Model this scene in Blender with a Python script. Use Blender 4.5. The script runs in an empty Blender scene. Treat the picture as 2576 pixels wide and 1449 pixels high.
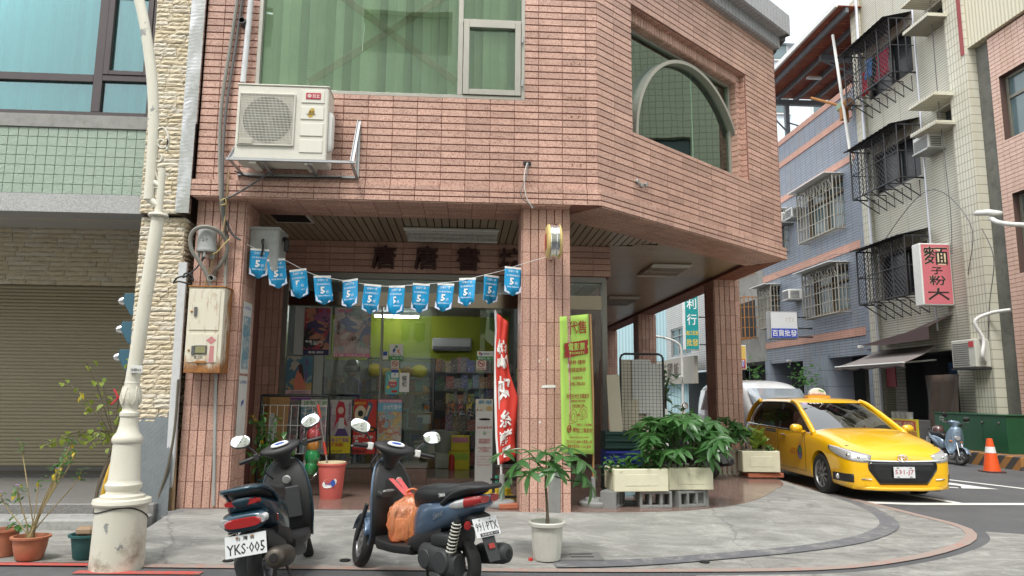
import bpy, math, random
import numpy as np
from math import sin, cos, tan, pi, radians, sqrt, atan2
from mathutils import Vector, Matrix
random.seed(7)
sc = bpy.context.scene
COL = sc.collection
W_, H_, F_ = 2576., 1449., 1811.
PITCH, YAW, ROLL, HC = radians(8.4), radians(3.7), radians(.48), 1.42
_f = Vector((sin(YAW)*cos(PITCH), cos(YAW)*cos(PITCH), sin(PITCH)))
_r0 = Vector((cos(YAW), -sin(YAW), 0)); _u0 = _r0.cross(_f)
_r = _r0*cos(ROLL)+_u0*sin(ROLL); _u = -_r0*sin(ROLL)+_u0*cos(ROLL)
CAMP = Vector((0, 0, HC))
cd = bpy.data.cameras.new('camera'); cam = bpy.data.objects.new('camera', cd); COL.objects.link(cam)
cam.matrix_world = Matrix(((_r.x, _u.x, -_f.x, 0), (_r.y, _u.y, -_f.y, 0), (_r.z, _u.z, -_f.z, HC), (0, 0, 0, 1)))
cd.sensor_width = 36; cd.lens = 36*F_/W_; cd.clip_start = .05; cd.clip_end = 2000
sc.camera = cam
wd = bpy.data.worlds.new('World'); sc.world = wd; wd.use_nodes = True
wn = wd.node_tree; bg = wn.nodes['Background']
sky = wn.nodes.new('ShaderNodeTexSky'); sky.sky_type = 'NISHITA'; sky.sun_disc = False
SUN_EL, SUN_AZ = radians(58), radians(200)      # azimuth clockwise from +Y: behind the camera, a little to its left
sky.sun_elevation = SUN_EL; sky.sun_rotation = SUN_AZ; sky.air_density = 1.0; sky.dust_density = 6; sky.ozone_density = 1
hs = wn.nodes.new('ShaderNodeHueSaturation'); hs.inputs['Saturation'].default_value = .22
mxw = wn.nodes.new('ShaderNodeMix'); mxw.data_type = 'RGBA'; mxw.inputs[0].default_value = .6
mxw.inputs[7].default_value = (10.5, 11.0, 11.4, 1)     # the even white of a thin cloud cover
wn.links.new(sky.outputs[0], hs.inputs['Color']); wn.links.new(hs.outputs[0], mxw.inputs[6]); wn.links.new(mxw.outputs[2], bg.inputs[0])
bg.inputs[1].default_value = .15
sd = bpy.data.lights.new('sun', 'SUN'); sd.energy = 1.5; sd.angle = radians(14); sd.color = (1, .965, .91)
sun = bpy.data.objects.new('sun', sd); COL.objects.link(sun)
_sv = Vector((sin(SUN_AZ)*cos(SUN_EL), cos(SUN_AZ)*cos(SUN_EL), sin(SUN_EL)))
sun.rotation_euler = _sv.to_track_quat('Z', 'Y').to_euler(); sun.location = (0, -8, 30)
vs = sc.view_settings; vs.view_transform = 'Standard'; vs.look = 'None'; vs.gamma = 1; vs.exposure = 0.62
sc.cycles.use_denoising = True
try: sc.cycles.max_bounces = 8; sc.cycles.transparent_max_bounces = 24
except Exception: pass
def ray(x, y): return _f+_r*((x-W_/2)/F_)-_u*((y-H_/2)/F_)
def PY(x, y, Y): d = ray(x, y); return CAMP+d*(Y/d.y)
def PX(x, y, X): d = ray(x, y); return CAMP+d*(X/d.x)
def PZ(x, y, Z): d = ray(x, y); return CAMP+d*((Z-HC)/d.z)
GS = .013
def gz(x): return -GS*max(min(x, 30), -30)
def PG(x, y, dz=0): d = ray(x, y); return CAMP+d*((dz-HC)/(d.z+GS*d.x))
def PP(x, y, P0, n): d = ray(x, y); return CAMP+d*((P0-CAMP).dot(n)/d.dot(n))
V = Vector
MATS = {}
class NT:
    def __init__(s, name):
        s.m = bpy.data.materials.new(name); s.m.use_nodes = True; s.t = s.m.node_tree; s.b = s.t.nodes['Principled BSDF']
    def n(s, k, **kw):
        o = s.t.nodes.new(k)
        for a, v in kw.items():
            if a.startswith('i_'):
                key = a[2:]; key = int(key) if key.isdigit() else key.replace('_', ' ')
                if hasattr(v, 'is_linked') or isinstance(v, bpy.types.NodeSocket): s.t.links.new(v, o.inputs[key])
                else: o.inputs[key].default_value = v
            else: setattr(o, a, v)
        return o
    def l(s, a, b): s.t.links.new(a, b)
    def pos(s, obj=False):
        if obj: return s.n('ShaderNodeTexCoord').outputs['Object']
        return s.n('ShaderNodeNewGeometry').outputs['Position']
    def noise(s, scale, detail=4, rough=.55, vec=None, dist=0):
        o = s.n('ShaderNodeTexNoise', i_Scale=scale, i_Detail=detail, i_Roughness=rough, i_Distortion=dist)
        s.l(vec if vec is not None else s.pos(), o.inputs['Vector']); return o.outputs['Fac']
    def ramp(s, fac, pts, interp='LINEAR'):
        o = s.n('ShaderNodeValToRGB'); e = o.color_ramp.elements; o.color_ramp.interpolation = interp
        while len(e) < len(pts): e.new(.5)
        for q, (p, c) in zip(e, pts): q.position = p; q.color = c4(c)
        s.l(fac, o.inputs[0]); return o.outputs[0]
    def mix(s, fac, a, b, mode='MIX'):
        o = s.n('ShaderNodeMix', data_type='RGBA', blend_type=mode)
        for k, v in ((0, fac), (6, a), (7, b)):
            if isinstance(v, bpy.types.NodeSocket): s.l(v, o.inputs[k])
            else: o.inputs[k].default_value = v if k == 0 else c4(v)
        return o.outputs[2]
    def math(s, op, a, b=0, clamp=False):
        o = s.n('ShaderNodeMath', operation=op, use_clamp=clamp)
        for k, v in ((0, a), (1, b)):
            if isinstance(v, bpy.types.NodeSocket): s.l(v, o.inputs[k])
            else: o.inputs[k].default_value = v
        return o.outputs[0]
    def bump(s, h, strength=.3, dist=.01):
        o = s.n('ShaderNodeBump', i_Strength=strength, i_Distance=dist); s.l(h, o.inputs['Height']); s.l(o.outputs[0], s.b.inputs['Normal'])
    def rnd(s):
        a = s.n('ShaderNodeObjectInfo').outputs['Random']; b = s.n('ShaderNodeNewGeometry').outputs['Random Per Island']
        return s.math('FRACT', s.math('ADD', s.math('MULTIPLY', a, 7.3), s.math('MULTIPLY', b, 5.7)))
    def set(s, **kw):
        for k, v in kw.items():
            key = {'base': 'Base Color', 'rough': 'Roughness', 'metal': 'Metallic', 'spec': 'Specular IOR Level', 'coat': 'Coat Weight', 'coatr': 'Coat Roughness', 'trans': 'Transmission Weight', 'alpha': 'Alpha', 'ior': 'IOR', 'emit': 'Emission Color', 'estr': 'Emission Strength', 'sheen': 'Sheen Weight'}[k]
            if isinstance(v, bpy.types.NodeSocket): s.l(v, s.b.inputs[key])
            else: s.b.inputs[key].default_value = c4(v) if isinstance(v, (tuple, list)) else v
        return s
def c4(c): return (c[0], c[1], c[2], 1) if len(c) == 3 else tuple(c)
def mul(c, k): return tuple(min(1, x*k) for x in c)
def M(name, col=(.5, .5, .5), rough=.55, metal=0, var=.12, vscale=5, bump=0, bscale=90, grime=0, coat=0, spec=.5, rnd=0):
    """plain surface: a base colour with uneven tone, optional grain, grime and clear coat"""
    if name in MATS: return MATS[name]
    t = NT(name); nz = t.noise(vscale, 5, .6)
    c = t.mix(nz, mul(col, 1-var), mul(col, 1+var))
    if rnd:
        k = t.math('ADD', t.math('MULTIPLY', t.rnd(), 2*rnd), 1-rnd); cc = t.n('ShaderNodeCombineColor')
        for i in range(3): t.l(k, cc.inputs[i])
        c = t.mix(1., c, cc.outputs[0], 'MULTIPLY')
    if grime:
        g = t.ramp(t.noise(vscale*2.3, 7, .7), [(.48, (0, 0, 0)), (.72, (1, 1, 1))])
        c = t.mix(t.math('MULTIPLY', g, grime), c, mul(col, .35))
    t.set(base=c, rough=t.math('ADD', t.math('MULTIPLY', t.noise(vscale*3, 3), .16), rough-.08, True), metal=metal, coat=coat, spec=spec)
    if bump: t.bump(t.noise(bscale, 6, .6), bump)
    MATS[name] = t.m; return t.m
class MB:
    def __init__(s): s.v = []; s.f = []
    def add(s, vs, fs):
        k = len(s.v); s.v += [tuple(a) for a in vs]; s.f += [tuple(i+k for i in f) for f in fs]; return s
    def quad(s, a, b, c, d): return s.add([a, b, c, d], [(0, 1, 2, 3)])
    def box(s, a, b, mat=None, c=0):
        x0, y0, z0 = a; x1, y1, z1 = b
        if c:
            c = min(c, abs(x1-x0)*.45, abs(y1-y0)*.45, abs(z1-z0)*.45); vs = []
            for z in (z0, z1):
                for y in (y0, y1):
                    for x in (x0, x1):
                        sx = c if x == x0 else -c; sy = c if y == y0 else -c; sz = c if z == z0 else -c
                        vs += [(x, y+sy, z+sz), (x+sx, y, z+sz), (x+sx, y+sy, z)]
            I = lambda xi, yi, zi, k: (zi*4+yi*2+xi)*3+k
            fs = [(I(0,0,0,0),I(0,0,1,0),I(0,1,1,0),I(0,1,0,0)), (I(1,0,0,0),I(1,1,0,0),I(1,1,1,0),I(1,0,1,0)),
                  (I(0,0,0,1),I(1,0,0,1),I(1,0,1,1),I(0,0,1,1)), (I(0,1,0,1),I(0,1,1,1),I(1,1,1,1),I(1,1,0,1)),
                  (I(0,0,0,2),I(0,1,0,2),I(1,1,0,2),I(1,0,0,2)), (I(0,0,1,2),I(1,0,1,2),I(1,1,1,2),I(0,1,1,2))]
            for yi in (0, 1):
                for zi in (0, 1): q = (I(0,yi,zi,1),I(1,yi,zi,1),I(1,yi,zi,2),I(0,yi,zi,2)); fs.append(q if yi == zi else q[::-1])
            for xi in (0, 1):
                for zi in (0, 1): q = (I(xi,0,zi,0),I(xi,0,zi,2),I(xi,1,zi,2),I(xi,1,zi,0)); fs.append(q if xi == zi else q[::-1])
            for xi in (0, 1):
                for yi in (0, 1): q = (I(xi,yi,0,0),I(xi,yi,1,0),I(xi,yi,1,1),I(xi,yi,0,1)); fs.append(q if xi == yi else q[::-1])
            for xi in (0, 1):
                for yi in (0, 1):
                    for zi in (0, 1): fs.append((I(xi,yi,zi,0),I(xi,yi,zi,1),I(xi,yi,zi,2)))
        else:
            vs = [(x, y, z) for z in (z0, z1) for y in (y0, y1) for x in (x0, x1)]
            fs = [(0,2,3,1), (4,5,7,6), (0,1,5,4), (2,6,7,3), (0,4,6,2), (1,3,7,5)]
        if mat is not None: vs = [mat @ V(p) for p in vs]
        return s.add(vs, fs)
    def prism(s, poly, d, mat=None):
        """poly: list of (x,z) in the XZ plane, extruded along +Y by d"""
        n = len(poly); vs = [(x, 0, z) for x, z in poly]+[(x, d, z) for x, z in poly]
        if mat is not None: vs = [mat @ V(p) for p in vs]
        return s.add(vs, [tuple(range(n)), tuple(range(2*n-1, n-1, -1))]+[(i, n+i, n+(i+1) % n, (i+1) % n) for i in range(n)])
    def tube(s, pts, r, n=8, cap=True, closed=False):
        pts = [V(p) for p in pts]; m = len(pts); rs = r if isinstance(r, (list, tuple)) else [r]*m
        up = None; rings = []
        for i in range(m):
            t = (pts[(i+1) % m]-pts[i-1]) if closed else (pts[min(i+1, m-1)]-pts[max(i-1, 0)])
            t = t.normalized() if t.length > 1e-9 else V((0, 0, 1))
            if up is None: up = t.orthogonal().normalized()
            up = (up-t*up.dot(t)); up = up.normalized() if up.length > 1e-6 else t.orthogonal().normalized()
            w = t.cross(up); rings.append([pts[i]+(up*cos(2*pi*k/n)+w*sin(2*pi*k/n))*rs[i] for k in range(n)])
        vs = [p for q in rings for p in q]; fs = []
        for i in range(m if closed else m-1):
            j = (i+1) % m
            for k in range(n): fs.append((i*n+k, i*n+(k+1) % n, j*n+(k+1) % n, j*n+k))
        if cap and not closed: fs += [tuple(range(n-1, -1, -1)), tuple((m-1)*n+k for k in range(n))]
        return s.add(vs, fs)
    def lathe(s, prof, n=24, mat=None, a0=0, a1=2*pi, cap=True):
        """prof: list of (r,z) turned about Z"""
        full = abs(a1-a0-2*pi) < 1e-6; nn = n if full else n+1; vs = []
        for r, z in prof:
            for k in range(nn): a = a0+(a1-a0)*k/n; vs.append((r*cos(a), r*sin(a), z))
        fs = []
        for i in range(len(prof)-1):
            for k in range(n): kk = (k+1) % nn; fs.append((i*nn+k, i*nn+kk, (i+1)*nn+kk, (i+1)*nn+k))
        if cap and full:
            if prof[0][0] > 1e-6: fs.append(tuple(range(nn-1, -1, -1)))
            if prof[-1][0] > 1e-6: fs.append(tuple((len(prof)-1)*nn+k for k in range(nn)))
        if mat is not None: vs = [mat @ V(p) for p in vs]
        return s.add(vs, fs)
    def loft(s, secs, n=20, cap=True, mat=None):
        """secs: (cx,cy,cz, half width y, half height up, half height down, exponent[, lean in radians]) across local X"""
        vs = []
        for q in secs:
            cx, cy, cz, hy, hu, hd, e = q[:7]; ln = q[7] if len(q) > 7 else 0
            for k in range(n):
                a = 2*pi*k/n; ca, sa = cos(a), sin(a)
                y = math.copysign(abs(ca)**(2/e), ca)*hy; z = math.copysign(abs(sa)**(2/e), sa); z *= hu if z > 0 else hd
                vs.append((cx-z*sin(ln), cy+y, cz+z*cos(ln)))
        m = len(secs); fs = [(i*n+k, (i+1)*n+k, (i+1)*n+(k+1) % n, i*n+(k+1) % n) for i in range(m-1) for k in range(n)]
        if cap: fs += [tuple(range(n)), tuple((m-1)*n+k for k in range(n-1, -1, -1))]
        if mat is not None: vs = [mat @ V(p) for p in vs]
        return s.add(vs, fs)
    def grid(s, P):
        """P: rows of points"""
        n = len(P[0]); vs = [p for row in P for p in row]
        return s.add(vs, [(i*n+k, i*n+k+1, (i+1)*n+k+1, (i+1)*n+k) for i in range(len(P)-1) for k in range(n-1)])
    def ball(s, c, r, n=14, m=9, sq=(1, 1, 1)):
        return s.lathe([(max(1e-4, r*sin(pi*i/m)), -r*cos(pi*i/m)) for i in range(m+1)], n, Matrix.Translation(c) @ Matrix.Diagonal((*sq, 1)), cap=False)
    def mesh(s, name): me = bpy.data.meshes.new(name); me.from_pydata([tuple(v) for v in s.v], [], s.f); me.update(); return me
    def build(s, name, mat, parent=None, smooth=False, bev=0, sub=0, solid=0):
        me = s.mesh(name); me.materials.append(mat)
        return link(name, me, parent, smooth, bev, sub, solid)
def link(name, me, parent=None, smooth=False, bev=0, sub=0, solid=0):
    o = bpy.data.objects.new(name, me); COL.objects.link(o)
    if parent is not None: o.parent = parent
    if smooth:
        for p in me.polygons: p.use_smooth = True
        if smooth != 2:
            ang = radians(smooth if smooth > 2 else 42)
            try: me.set_sharp_from_angle(angle=ang)
            except Exception: pass
    if solid: md = o.modifiers.new('solid', 'SOLIDIFY'); md.thickness = solid; md.offset = 0
    if bev: md = o.modifiers.new('bevel', 'BEVEL'); md.width = bev; md.segments = 2; md.limit_method = 'ANGLE'; md.harden_normals = False
    if sub: md = o.modifiers.new('sub', 'SUBSURF'); md.levels = sub; md.render_levels = sub
    return o
def tag(o, label, cat, group=None):
    o['label'] = label; o['category'] = cat
    if group: o['group'] = group
    return o
def thing(name, label, cat, loc=(0, 0, 0), rz=0, group=None, rot=None):
    o = bpy.data.objects.new(name, None); COL.objects.link(o); o.empty_display_size = .1
    o.location = loc; o.rotation_euler = rot if rot else (0, 0, rz); return tag(o, label, cat, group)
def struct(o): o['kind'] = 'structure'; return o
def stuff(o): o['kind'] = 'stuff'; return o
def frame(O, U, Vv):
    """matrix whose x is U, z is V and y points away from the viewer of the U-V face"""
    U = V(U).normalized(); Vv = V(Vv).normalized(); N = U.cross(Vv)   # toward the viewer
    Y = -N
    return Matrix(((U.x, Y.x, Vv.x, O[0]), (U.y, Y.y, Vv.y, O[1]), (U.z, Y.z, Vv.z, O[2]), (0, 0, 0, 1)))
_TX = {}
def txt(body, parent, Mx, x, z, w, h, mat, name='lettering', y=-.003, bold=0, keep=False, rot=0, shear=0, depth=0):
    """flat lettering centred at (x,z) of the face given by Mx, filling w by h"""
    if not depth and name not in ('tmp',) and any(ord(q) > 0x2E80 for q in body): bold = min(bold, .011)
    key = (body, bold, shear)
    if key not in _TX:
        c = bpy.data.curves.new('t', 'FONT'); c.body = body; c.resolution_u = 1; c.offset = bold; c.shear = shear; c.align_x = 'CENTER'; c.space_line = .92
        o = bpy.data.objects.new('t', c); me = bpy.data.meshes.new_from_object(o)
        co = np.empty(len(me.vertices)*3); me.vertices.foreach_get('co', co); co = co.reshape(-1, 3)
        fs = [tuple(p.vertices) for p in me.polygons]
        bpy.data.objects.remove(o); bpy.data.curves.remove(c); bpy.data.meshes.remove(me); _TX[key] = (co, fs)
    co, fs = _TX[key]
    if len(co) == 0: return None
    lo, hi = co.min(0), co.max(0); sx = w/max(hi[0]-lo[0], 1e-6); sz = h/max(hi[1]-lo[1], 1e-6)
    if keep: sx = sz = min(sx, sz)
    q = (co-(lo+hi)/2)*[sx, sz, 0]; cr, sr = cos(rot), sin(rot)
    vs = [Mx @ V((x+a*cr-b*sr, y, z+a*sr+b*cr)) for a, b, _ in q]
    if depth:
        n = len(vs); dv = (Mx.to_3x3() @ V((0, -depth, 0)))
        back = vs; front = [p+dv for p in vs]; ed = {}
        for f in fs:
            for i in range(len(f)): e = (f[i], f[(i+1) % len(f)]); ed[e] = 1
        side = [(a, b, b+n, a+n) for (a, b) in ed if (b, a) not in ed]
        return MB().add(back+front, [tuple(i+n for i in f) for f in fs]+side).build(name, mat, parent)
    return MB().add(vs, fs).build(name, mat, parent)
def copy_tree(o, parent=None):
    c = o.copy(); COL.objects.link(c); c.parent = parent
    for ch in [q for q in o.children]: copy_tree(ch, c)
    return c
def arc(cx, cz, r, a0, a1, n): return [(cx+r*cos(a0+(a1-a0)*i/n), cz+r*sin(a0+(a1-a0)*i/n)) for i in range(n+1)]
def smooth_path(pts, k=6):
    """Catmull-Rom through pts"""
    P = [V(p) for p in pts]; out = []
    for i in range(len(P)-1):
        p0 = P[max(i-1, 0)]; p1 = P[i]; p2 = P[i+1]; p3 = P[min(i+2, len(P)-1)]
        for j in range(k):
            t = j/k; out.append(.5*((2*p1)+(p2-p0)*t+(2*p0-5*p1+4*p2-p3)*t*t+(3*p1-p0-3*p2+p3)*t**3))
    return out+[P[-1]]
class Tiler:
    def __init__(s, thing, mat, nparts=300, name='tile'): s.t = thing; s.m = mat; s.n = nparts; s.name = name; s.c = []
    def face(s, O, U, Vv, w, h, tw, th, joint=.008, thick=.012, holes=(), bond=0, u0=0, v0=0, jv=None, jitter=0, wvar=0, rough=0):
        U = V(U).normalized(); Vv = V(Vv).normalized(); O = V(O); jv = joint if jv is None else jv
        row = 0; v = v0
        while v < h-1e-4:
            u = u0-(bond*tw if row % 2 else 0)
            while u < w-1e-4:
                tww = tw*(1+random.uniform(-wvar, wvar)) if wvar else tw
                rects = [(max(u+joint/2, 0), max(v+jv/2, 0), min(u+tww-joint/2, w), min(v+th-jv/2, h))]
                for hx0, hz0, hx1, hz1 in holes:
                    out = []
                    for a, b, c, d in rects:
                        if c <= hx0 or a >= hx1 or d <= hz0 or b >= hz1: out.append((a, b, c, d)); continue
                        if a < hx0: out.append((a, b, hx0, d))
                        if c > hx1: out.append((hx1, b, c, d))
                        aa, cc = max(a, hx0), min(c, hx1)
                        if b < hz0: out.append((aa, b, cc, hz0))
                        if d > hz1: out.append((aa, hz1, cc, d))
                    rects = out
                for a, b, c, d in rects:
                    if c-a > .012 and d-b > .012: s.c.append((O, U, Vv, a, b, c, d, thick+(random.uniform(-jitter, jitter) if jitter else 0), rough))
                u += tww
            v += th; row += 1
    def finish(s, group_label=None):
        def size(q):
            O, U, Vv, a, b, c, d = q[:7]; P = O+U*(a+c)/2+Vv*(b+d)/2; L = P-CAMP; n = U.cross(Vv)
            z = L.dot(_f); 
            if z < .1: return 0
            x = W_/2+F_*L.dot(_r)/z; y = H_/2-F_*L.dot(_u)/z
            if not (-40 < x < W_+40 and -40 < y < H_+40): return 0
            return (c-a)*(d-b)*abs(L.normalized().dot(n))/(L.length**2)
        cs = sorted(s.c, key=size, reverse=True); nn = s.n; cache = {}
        rest = MB()
        def geom(w, h, t, rough):
            c = min(.0025, t*.4)
            if not rough:
                vs = [(x*w/2, 0, z*h/2) for x, z in ((-1,-1),(1,-1),(1,1),(-1,1))]+[(x*w/2, -t+c, z*h/2) for x, z in ((-1,-1),(1,-1),(1,1),(-1,1))]+[(x*(w/2-c), -t, z*(h/2-c)) for x, z in ((-1,-1),(1,-1),(1,1),(-1,1))]
                fs = [(8,9,10,11)]+[(4+i, 4+(i+1) % 4, 8+(i+1) % 4, 8+i) for i in range(4)]+[(i, (i+1) % 4, 4+(i+1) % 4, 4+i) for i in range(4)]
                return vs, fs
            nx, nz = 6, 3; vs = []; 
            for j in range(nz+1):
                for i in range(nx+1):
                    e = i in (0, nx) or j in (0, nz)
                    vs.append(((i/nx-.5)*w+(0 if e else random.uniform(-.25, .25)*w/nx), -t+(random.uniform(-.3, .5) if e else random.uniform(-1, .2))*rough+(.004 if e else 0), (j/nz-.5)*h+(random.uniform(-.003, .003) if e else random.uniform(-.2, .2)*h/nz)))
            fs = [(j*(nx+1)+i, j*(nx+1)+i+1, (j+1)*(nx+1)+i+1, (j+1)*(nx+1)+i) for j in range(nz) for i in range(nx)]
            rim = [i for i in range(nx+1)]+[j*(nx+1)+nx for j in range(1, nz+1)]+[nz*(nx+1)+i for i in range(nx-1, -1, -1)]+[j*(nx+1) for j in range(nz-1, 0, -1)]
            k = len(vs); vs += [(vs[i][0], 0, vs[i][2]) for i in rim]; n = len(rim)
            fs += [(k+i, k+(i+1) % n, rim[(i+1) % n], rim[i]) for i in range(n)]
            return vs, fs
        for i, (O, U, Vv, a, b, c, d, t, rough) in enumerate(cs):
            Mx = frame(O+U*(a+c)/2+Vv*(b+d)/2, U, Vv)
            if i < nn and size(cs[i]) > 0:
                var = random.randrange(5) if rough else 0
                key = (round(c-a, 3), round(d-b, 3), round(t, 3), rough, var)
                if key not in cache:
                    vs, fs = geom(c-a, d-b, t, rough); me = MB().add(vs, fs).mesh(s.name); me.materials.append(s.m); cache[key] = me
                o = bpy.data.objects.new(s.name, cache[key]); COL.objects.link(o); o.parent = s.t; o.matrix_world = Mx if s.t is None else s.t.matrix_world.inverted() @ Mx
                o.matrix_basis = (Mx if s.t is None else tinv(s.t) @ Mx)
            else:
                vs, fs = geom(c-a, d-b, t, rough); rest.add([Mx @ V(p) for p in vs], fs)
        if rest.v:
            o = rest.build(s.name+'_field', s.m, None); o.parent = s.t
            if s.t is not None: o.matrix_basis = tinv(s.t)
            stuff(o)
def tinv(o):
    m = Matrix.LocRotScale(o.location, o.rotation_euler, o.scale); return m.inverted()
def concrete(name, light, dark, scale=1.1, wet=.0):
    t = NT(name); p = t.pos()
    mpc = t.n('ShaderNodeMapping'); mpc.inputs['Scale'].default_value = (.75, 1.6, 1); mpc.inputs['Rotation'].default_value = (0, 0, .25); t.l(p, mpc.inputs[0])
    big = t.ramp(t.noise(scale*1.6, 10, .74, mpc.outputs[0], .9), [(.36, dark), (.5, mul(light, .72)), (.62, light)])
    fine = t.noise(48, 6, .7, p); c = t.mix(t.math('MULTIPLY', fine, .6), big, mul(dark, .7))
    spots = t.ramp(t.noise(9, 9, .8, p, .3), [(.60, (0, 0, 0)), (.68, (1, 1, 1))])
    c = t.mix(t.math('MULTIPLY', spots, .55), c, mul(dark, .6))
    pale = t.ramp(t.noise(3.4, 9, .75, p, 1.2), [(.56, (0, 0, 0)), (.7, (1, 1, 1))])
    c = t.mix(t.math('MULTIPLY', pale, .45), c, mul(light, 1.35))
    vo = t.n('ShaderNodeTexVoronoi', feature='DISTANCE_TO_EDGE', i_Scale=.38); nz = t.n('ShaderNodeTexNoise', i_Scale=2.2, i_Detail=6.)
    t.l(p, nz.inputs['Vector']); t.l(t.mix(.28, p, nz.outputs['Color']), vo.inputs['Vector'])
    crack = t.ramp(vo.outputs['Distance'], [(0, (1, 1, 1)), (.004, (0, 0, 0))])
    c = t.mix(t.math('MULTIPLY', crack, .45), c, mul(dark, .35))
    t.set(base=c, rough=t.math('ADD', t.math('MULTIPLY', t.noise(6, 5, .6, p), .3), .6))
    t.bump(t.math('ADD', t.noise(120, 5, .7, p), t.math('MULTIPLY', t.noise(14, 5, .6, p), 2.)), .35, .008)
    return t.m
m_conc = concrete('worn_concrete', (.415, .41, .38), (.19, .186, .174))
m_conc2 = concrete('pale_concrete', (.42, .41, .375), (.17, .165, .155), 1.7)
def asphalt():
    t = NT('asphalt'); p = t.pos()
    c = t.ramp(t.noise(.6, 6, .6, p), [(.3, (.055, .057, .062)), (.7, (.095, .096, .1))])
    v = t.n('ShaderNodeTexVoronoi', i_Scale=140); t.l(p, v.inputs['Vector'])
    c = t.mix(t.math('MULTIPLY', v.outputs['Distance'], .35), c, (.16, .16, .16))
    dust = t.ramp(t.noise(2.6, 8, .75, p, .8), [(.52, (0, 0, 0)), (.75, (1, 1, 1))]); c = t.mix(t.math('MULTIPLY', dust, .3), c, (.2, .195, .18))
    t.set(base=c, rough=.82); t.bump(v.outputs['Distance'], .35, .006); return t.m
m_asph = asphalt()
def paint(name, col, under, wear=.5, scale=14):
    t = NT(name); p = t.pos(); w = t.ramp(t.noise(scale, 9, .8, p, .5), [(.62-wear*.25, (0, 0, 0)), (.72-wear*.2, (1, 1, 1))])
    c = t.mix(t.noise(5, 4, .6, p), mul(col, .85), mul(col, 1.1)); t.set(base=t.mix(t.math('MULTIPLY', w, .9), c, under), rough=.65); t.bump(t.noise(130, 4, .6, p), .25, .004); return t.m
m_red = paint('red_kerb_paint', (.52, .085, .07), (.22, .16, .14), .55)
m_red2 = paint('faded_red_paint', (.48, .15, .11), (.30, .27, .24), 1.15)
m_white = paint('white_road_paint', (.72, .72, .69), (.16, .16, .16), .1)
m_dark = paint('dark_patch', (.135, .135, .148), (.28, .275, .255), .42, 4)
def granite(name, c0, c1, c2, rough, scale=160, coat=0):
    t = NT(name); p = t.pos(); v = t.n('ShaderNodeTexVoronoi', i_Scale=scale); t.l(p, v.inputs['Vector'])
    sp = t.n('ShaderNodeSeparateColor'); t.l(v.outputs['Color'], sp.inputs[0])
    c = t.ramp(sp.outputs[0], [(.2, c0), (.5, c1), (.85, c2)]); c = t.mix(.35, c, t.mix(t.noise(2, 5, .6, p), c0, c2))
    t.set(base=c, rough=t.math('ADD', t.math('MULTIPLY', t.noise(5, 6, .65, p), .22), rough), coat=coat); return t.m
m_floor = granite('polished_brown_granite', (.13, .075, .06), (.22, .145, .12), (.30, .21, .18), .08)
m_grey_gran = granite('grey_granite', (.24, .24, .24), (.36, .36, .35), (.47, .47, .46), .45, 120)
def sheet(name, inner, outer, zi, zo, mat, k=14, rise=1.0):
    """strip between two polylines of the same count, z given above the local ground"""
    rows = []
    for i in range(k+1):
        s = i/k; rows.append([(a[0]+(b[0]-a[0])*s, a[1]+(b[1]-a[1])*s, gz(a[0]+(b[0]-a[0])*s)+zi+(zo-zi)*(s**rise)) for a, b in zip(inner, outer)])
    return struct(MB().grid(rows).build(name, mat, None, 2))
def resample(P, n):
    P = [V((a, b, 0)) for a, b in P]; P = smooth_path(P, 10); L = [0]
    for a, b in zip(P, P[1:]): L.append(L[-1]+(b-a).length)
    out = []
    for i in range(n):
        d = L[-1]*i/(n-1); j = max(k for k in range(len(L)) if L[k] <= d+1e-9); j = min(j, len(P)-2)
        t = (d-L[j])/max(L[j+1]-L[j], 1e-9); q = P[j]+(P[j+1]-P[j])*t; out.append((q.x, q.y))
    return out
rows = [[(x, y, gz(x)) for x in (-120, -60, -30, -20, -10, -5, 0, 5, 10, 20, 30, 60, 120)] for y in (-60, -30, -12, 0, 10, 20, 40, 80, 160, 400)]
struct(MB().grid(rows).build('road', m_asph))
E1 = [(-3.05, 8.22), (-1.2, 8.27), (.4, 8.27), (1.5, 8.29), (2.4, 8.42), (3.1, 8.78), (3.8, 9.42), (4.5, 10.45), (5.02, 11.3), (5.22, 12.3), (5.3, 14), (5.32, 18), (5.32, 30)]
E2 = [(-2.95, 6.36), (-1.2, 6.34), (.4, 6.32), (1.4, 6.40), (2.4, 6.72), (3.4, 7.12), (4.2, 7.62), (4.9, 8.35), (5.28, 9.2), (5.5, 10.3), (5.54, 12), (5.56, 18), (5.58, 30)]
E3 = [(-2.95, 6.2), (-1.2, 6.17), (.4, 6.13), (1.7, 6.15), (3.1, 6.26), (4.1, 6.66), (4.95, 7.22), (5.5, 7.75), (5.84, 8.4), (5.82, 9.4), (5.7, 12), (5.72, 18), (5.74, 30)]
N_ = 90; R1, R2, R3 = resample(E1, N_), resample(E2, N_), resample(E3, N_)
sheet('pavement', R1, R2, .135, .012, m_conc, 14, 1.15)
sheet('gutter_path', R2, R3, .012, .005, m_conc2, 3)
def band(name, P, w, z, mat, side=.5, solid=True):
    """painted band of width w along polyline P"""
    a, b = [], []
    for i, (x, y) in enumerate(P):
        t = V(P[min(i+1, len(P)-1)])-V(P[max(i-1, 0)]); t.normalize(); n = V((t.y, -t.x))
        a.append((x-n.x*w*(1-side), y-n.y*w*(1-side), gz(x)+z)); b.append((x+n.x*w*side, y+n.y*w*side, gz(x)+z))
    return struct(MB().grid([a, b]).build(name, mat))
band('dark_kerb_marking', R2[11:34], .24, .019, m_dark, .6)
band('red_line_marking', R3, .11, .010, m_red2)
band('red_line_marking', [(-8, 6.24), (-5, 6.22), (-2.95, 6.2)], .09, .014, m_red)
band('red_patch_marking', [(-2.95, 5.98), (-2.0, 5.97)], .1, .009, m_red)
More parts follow.
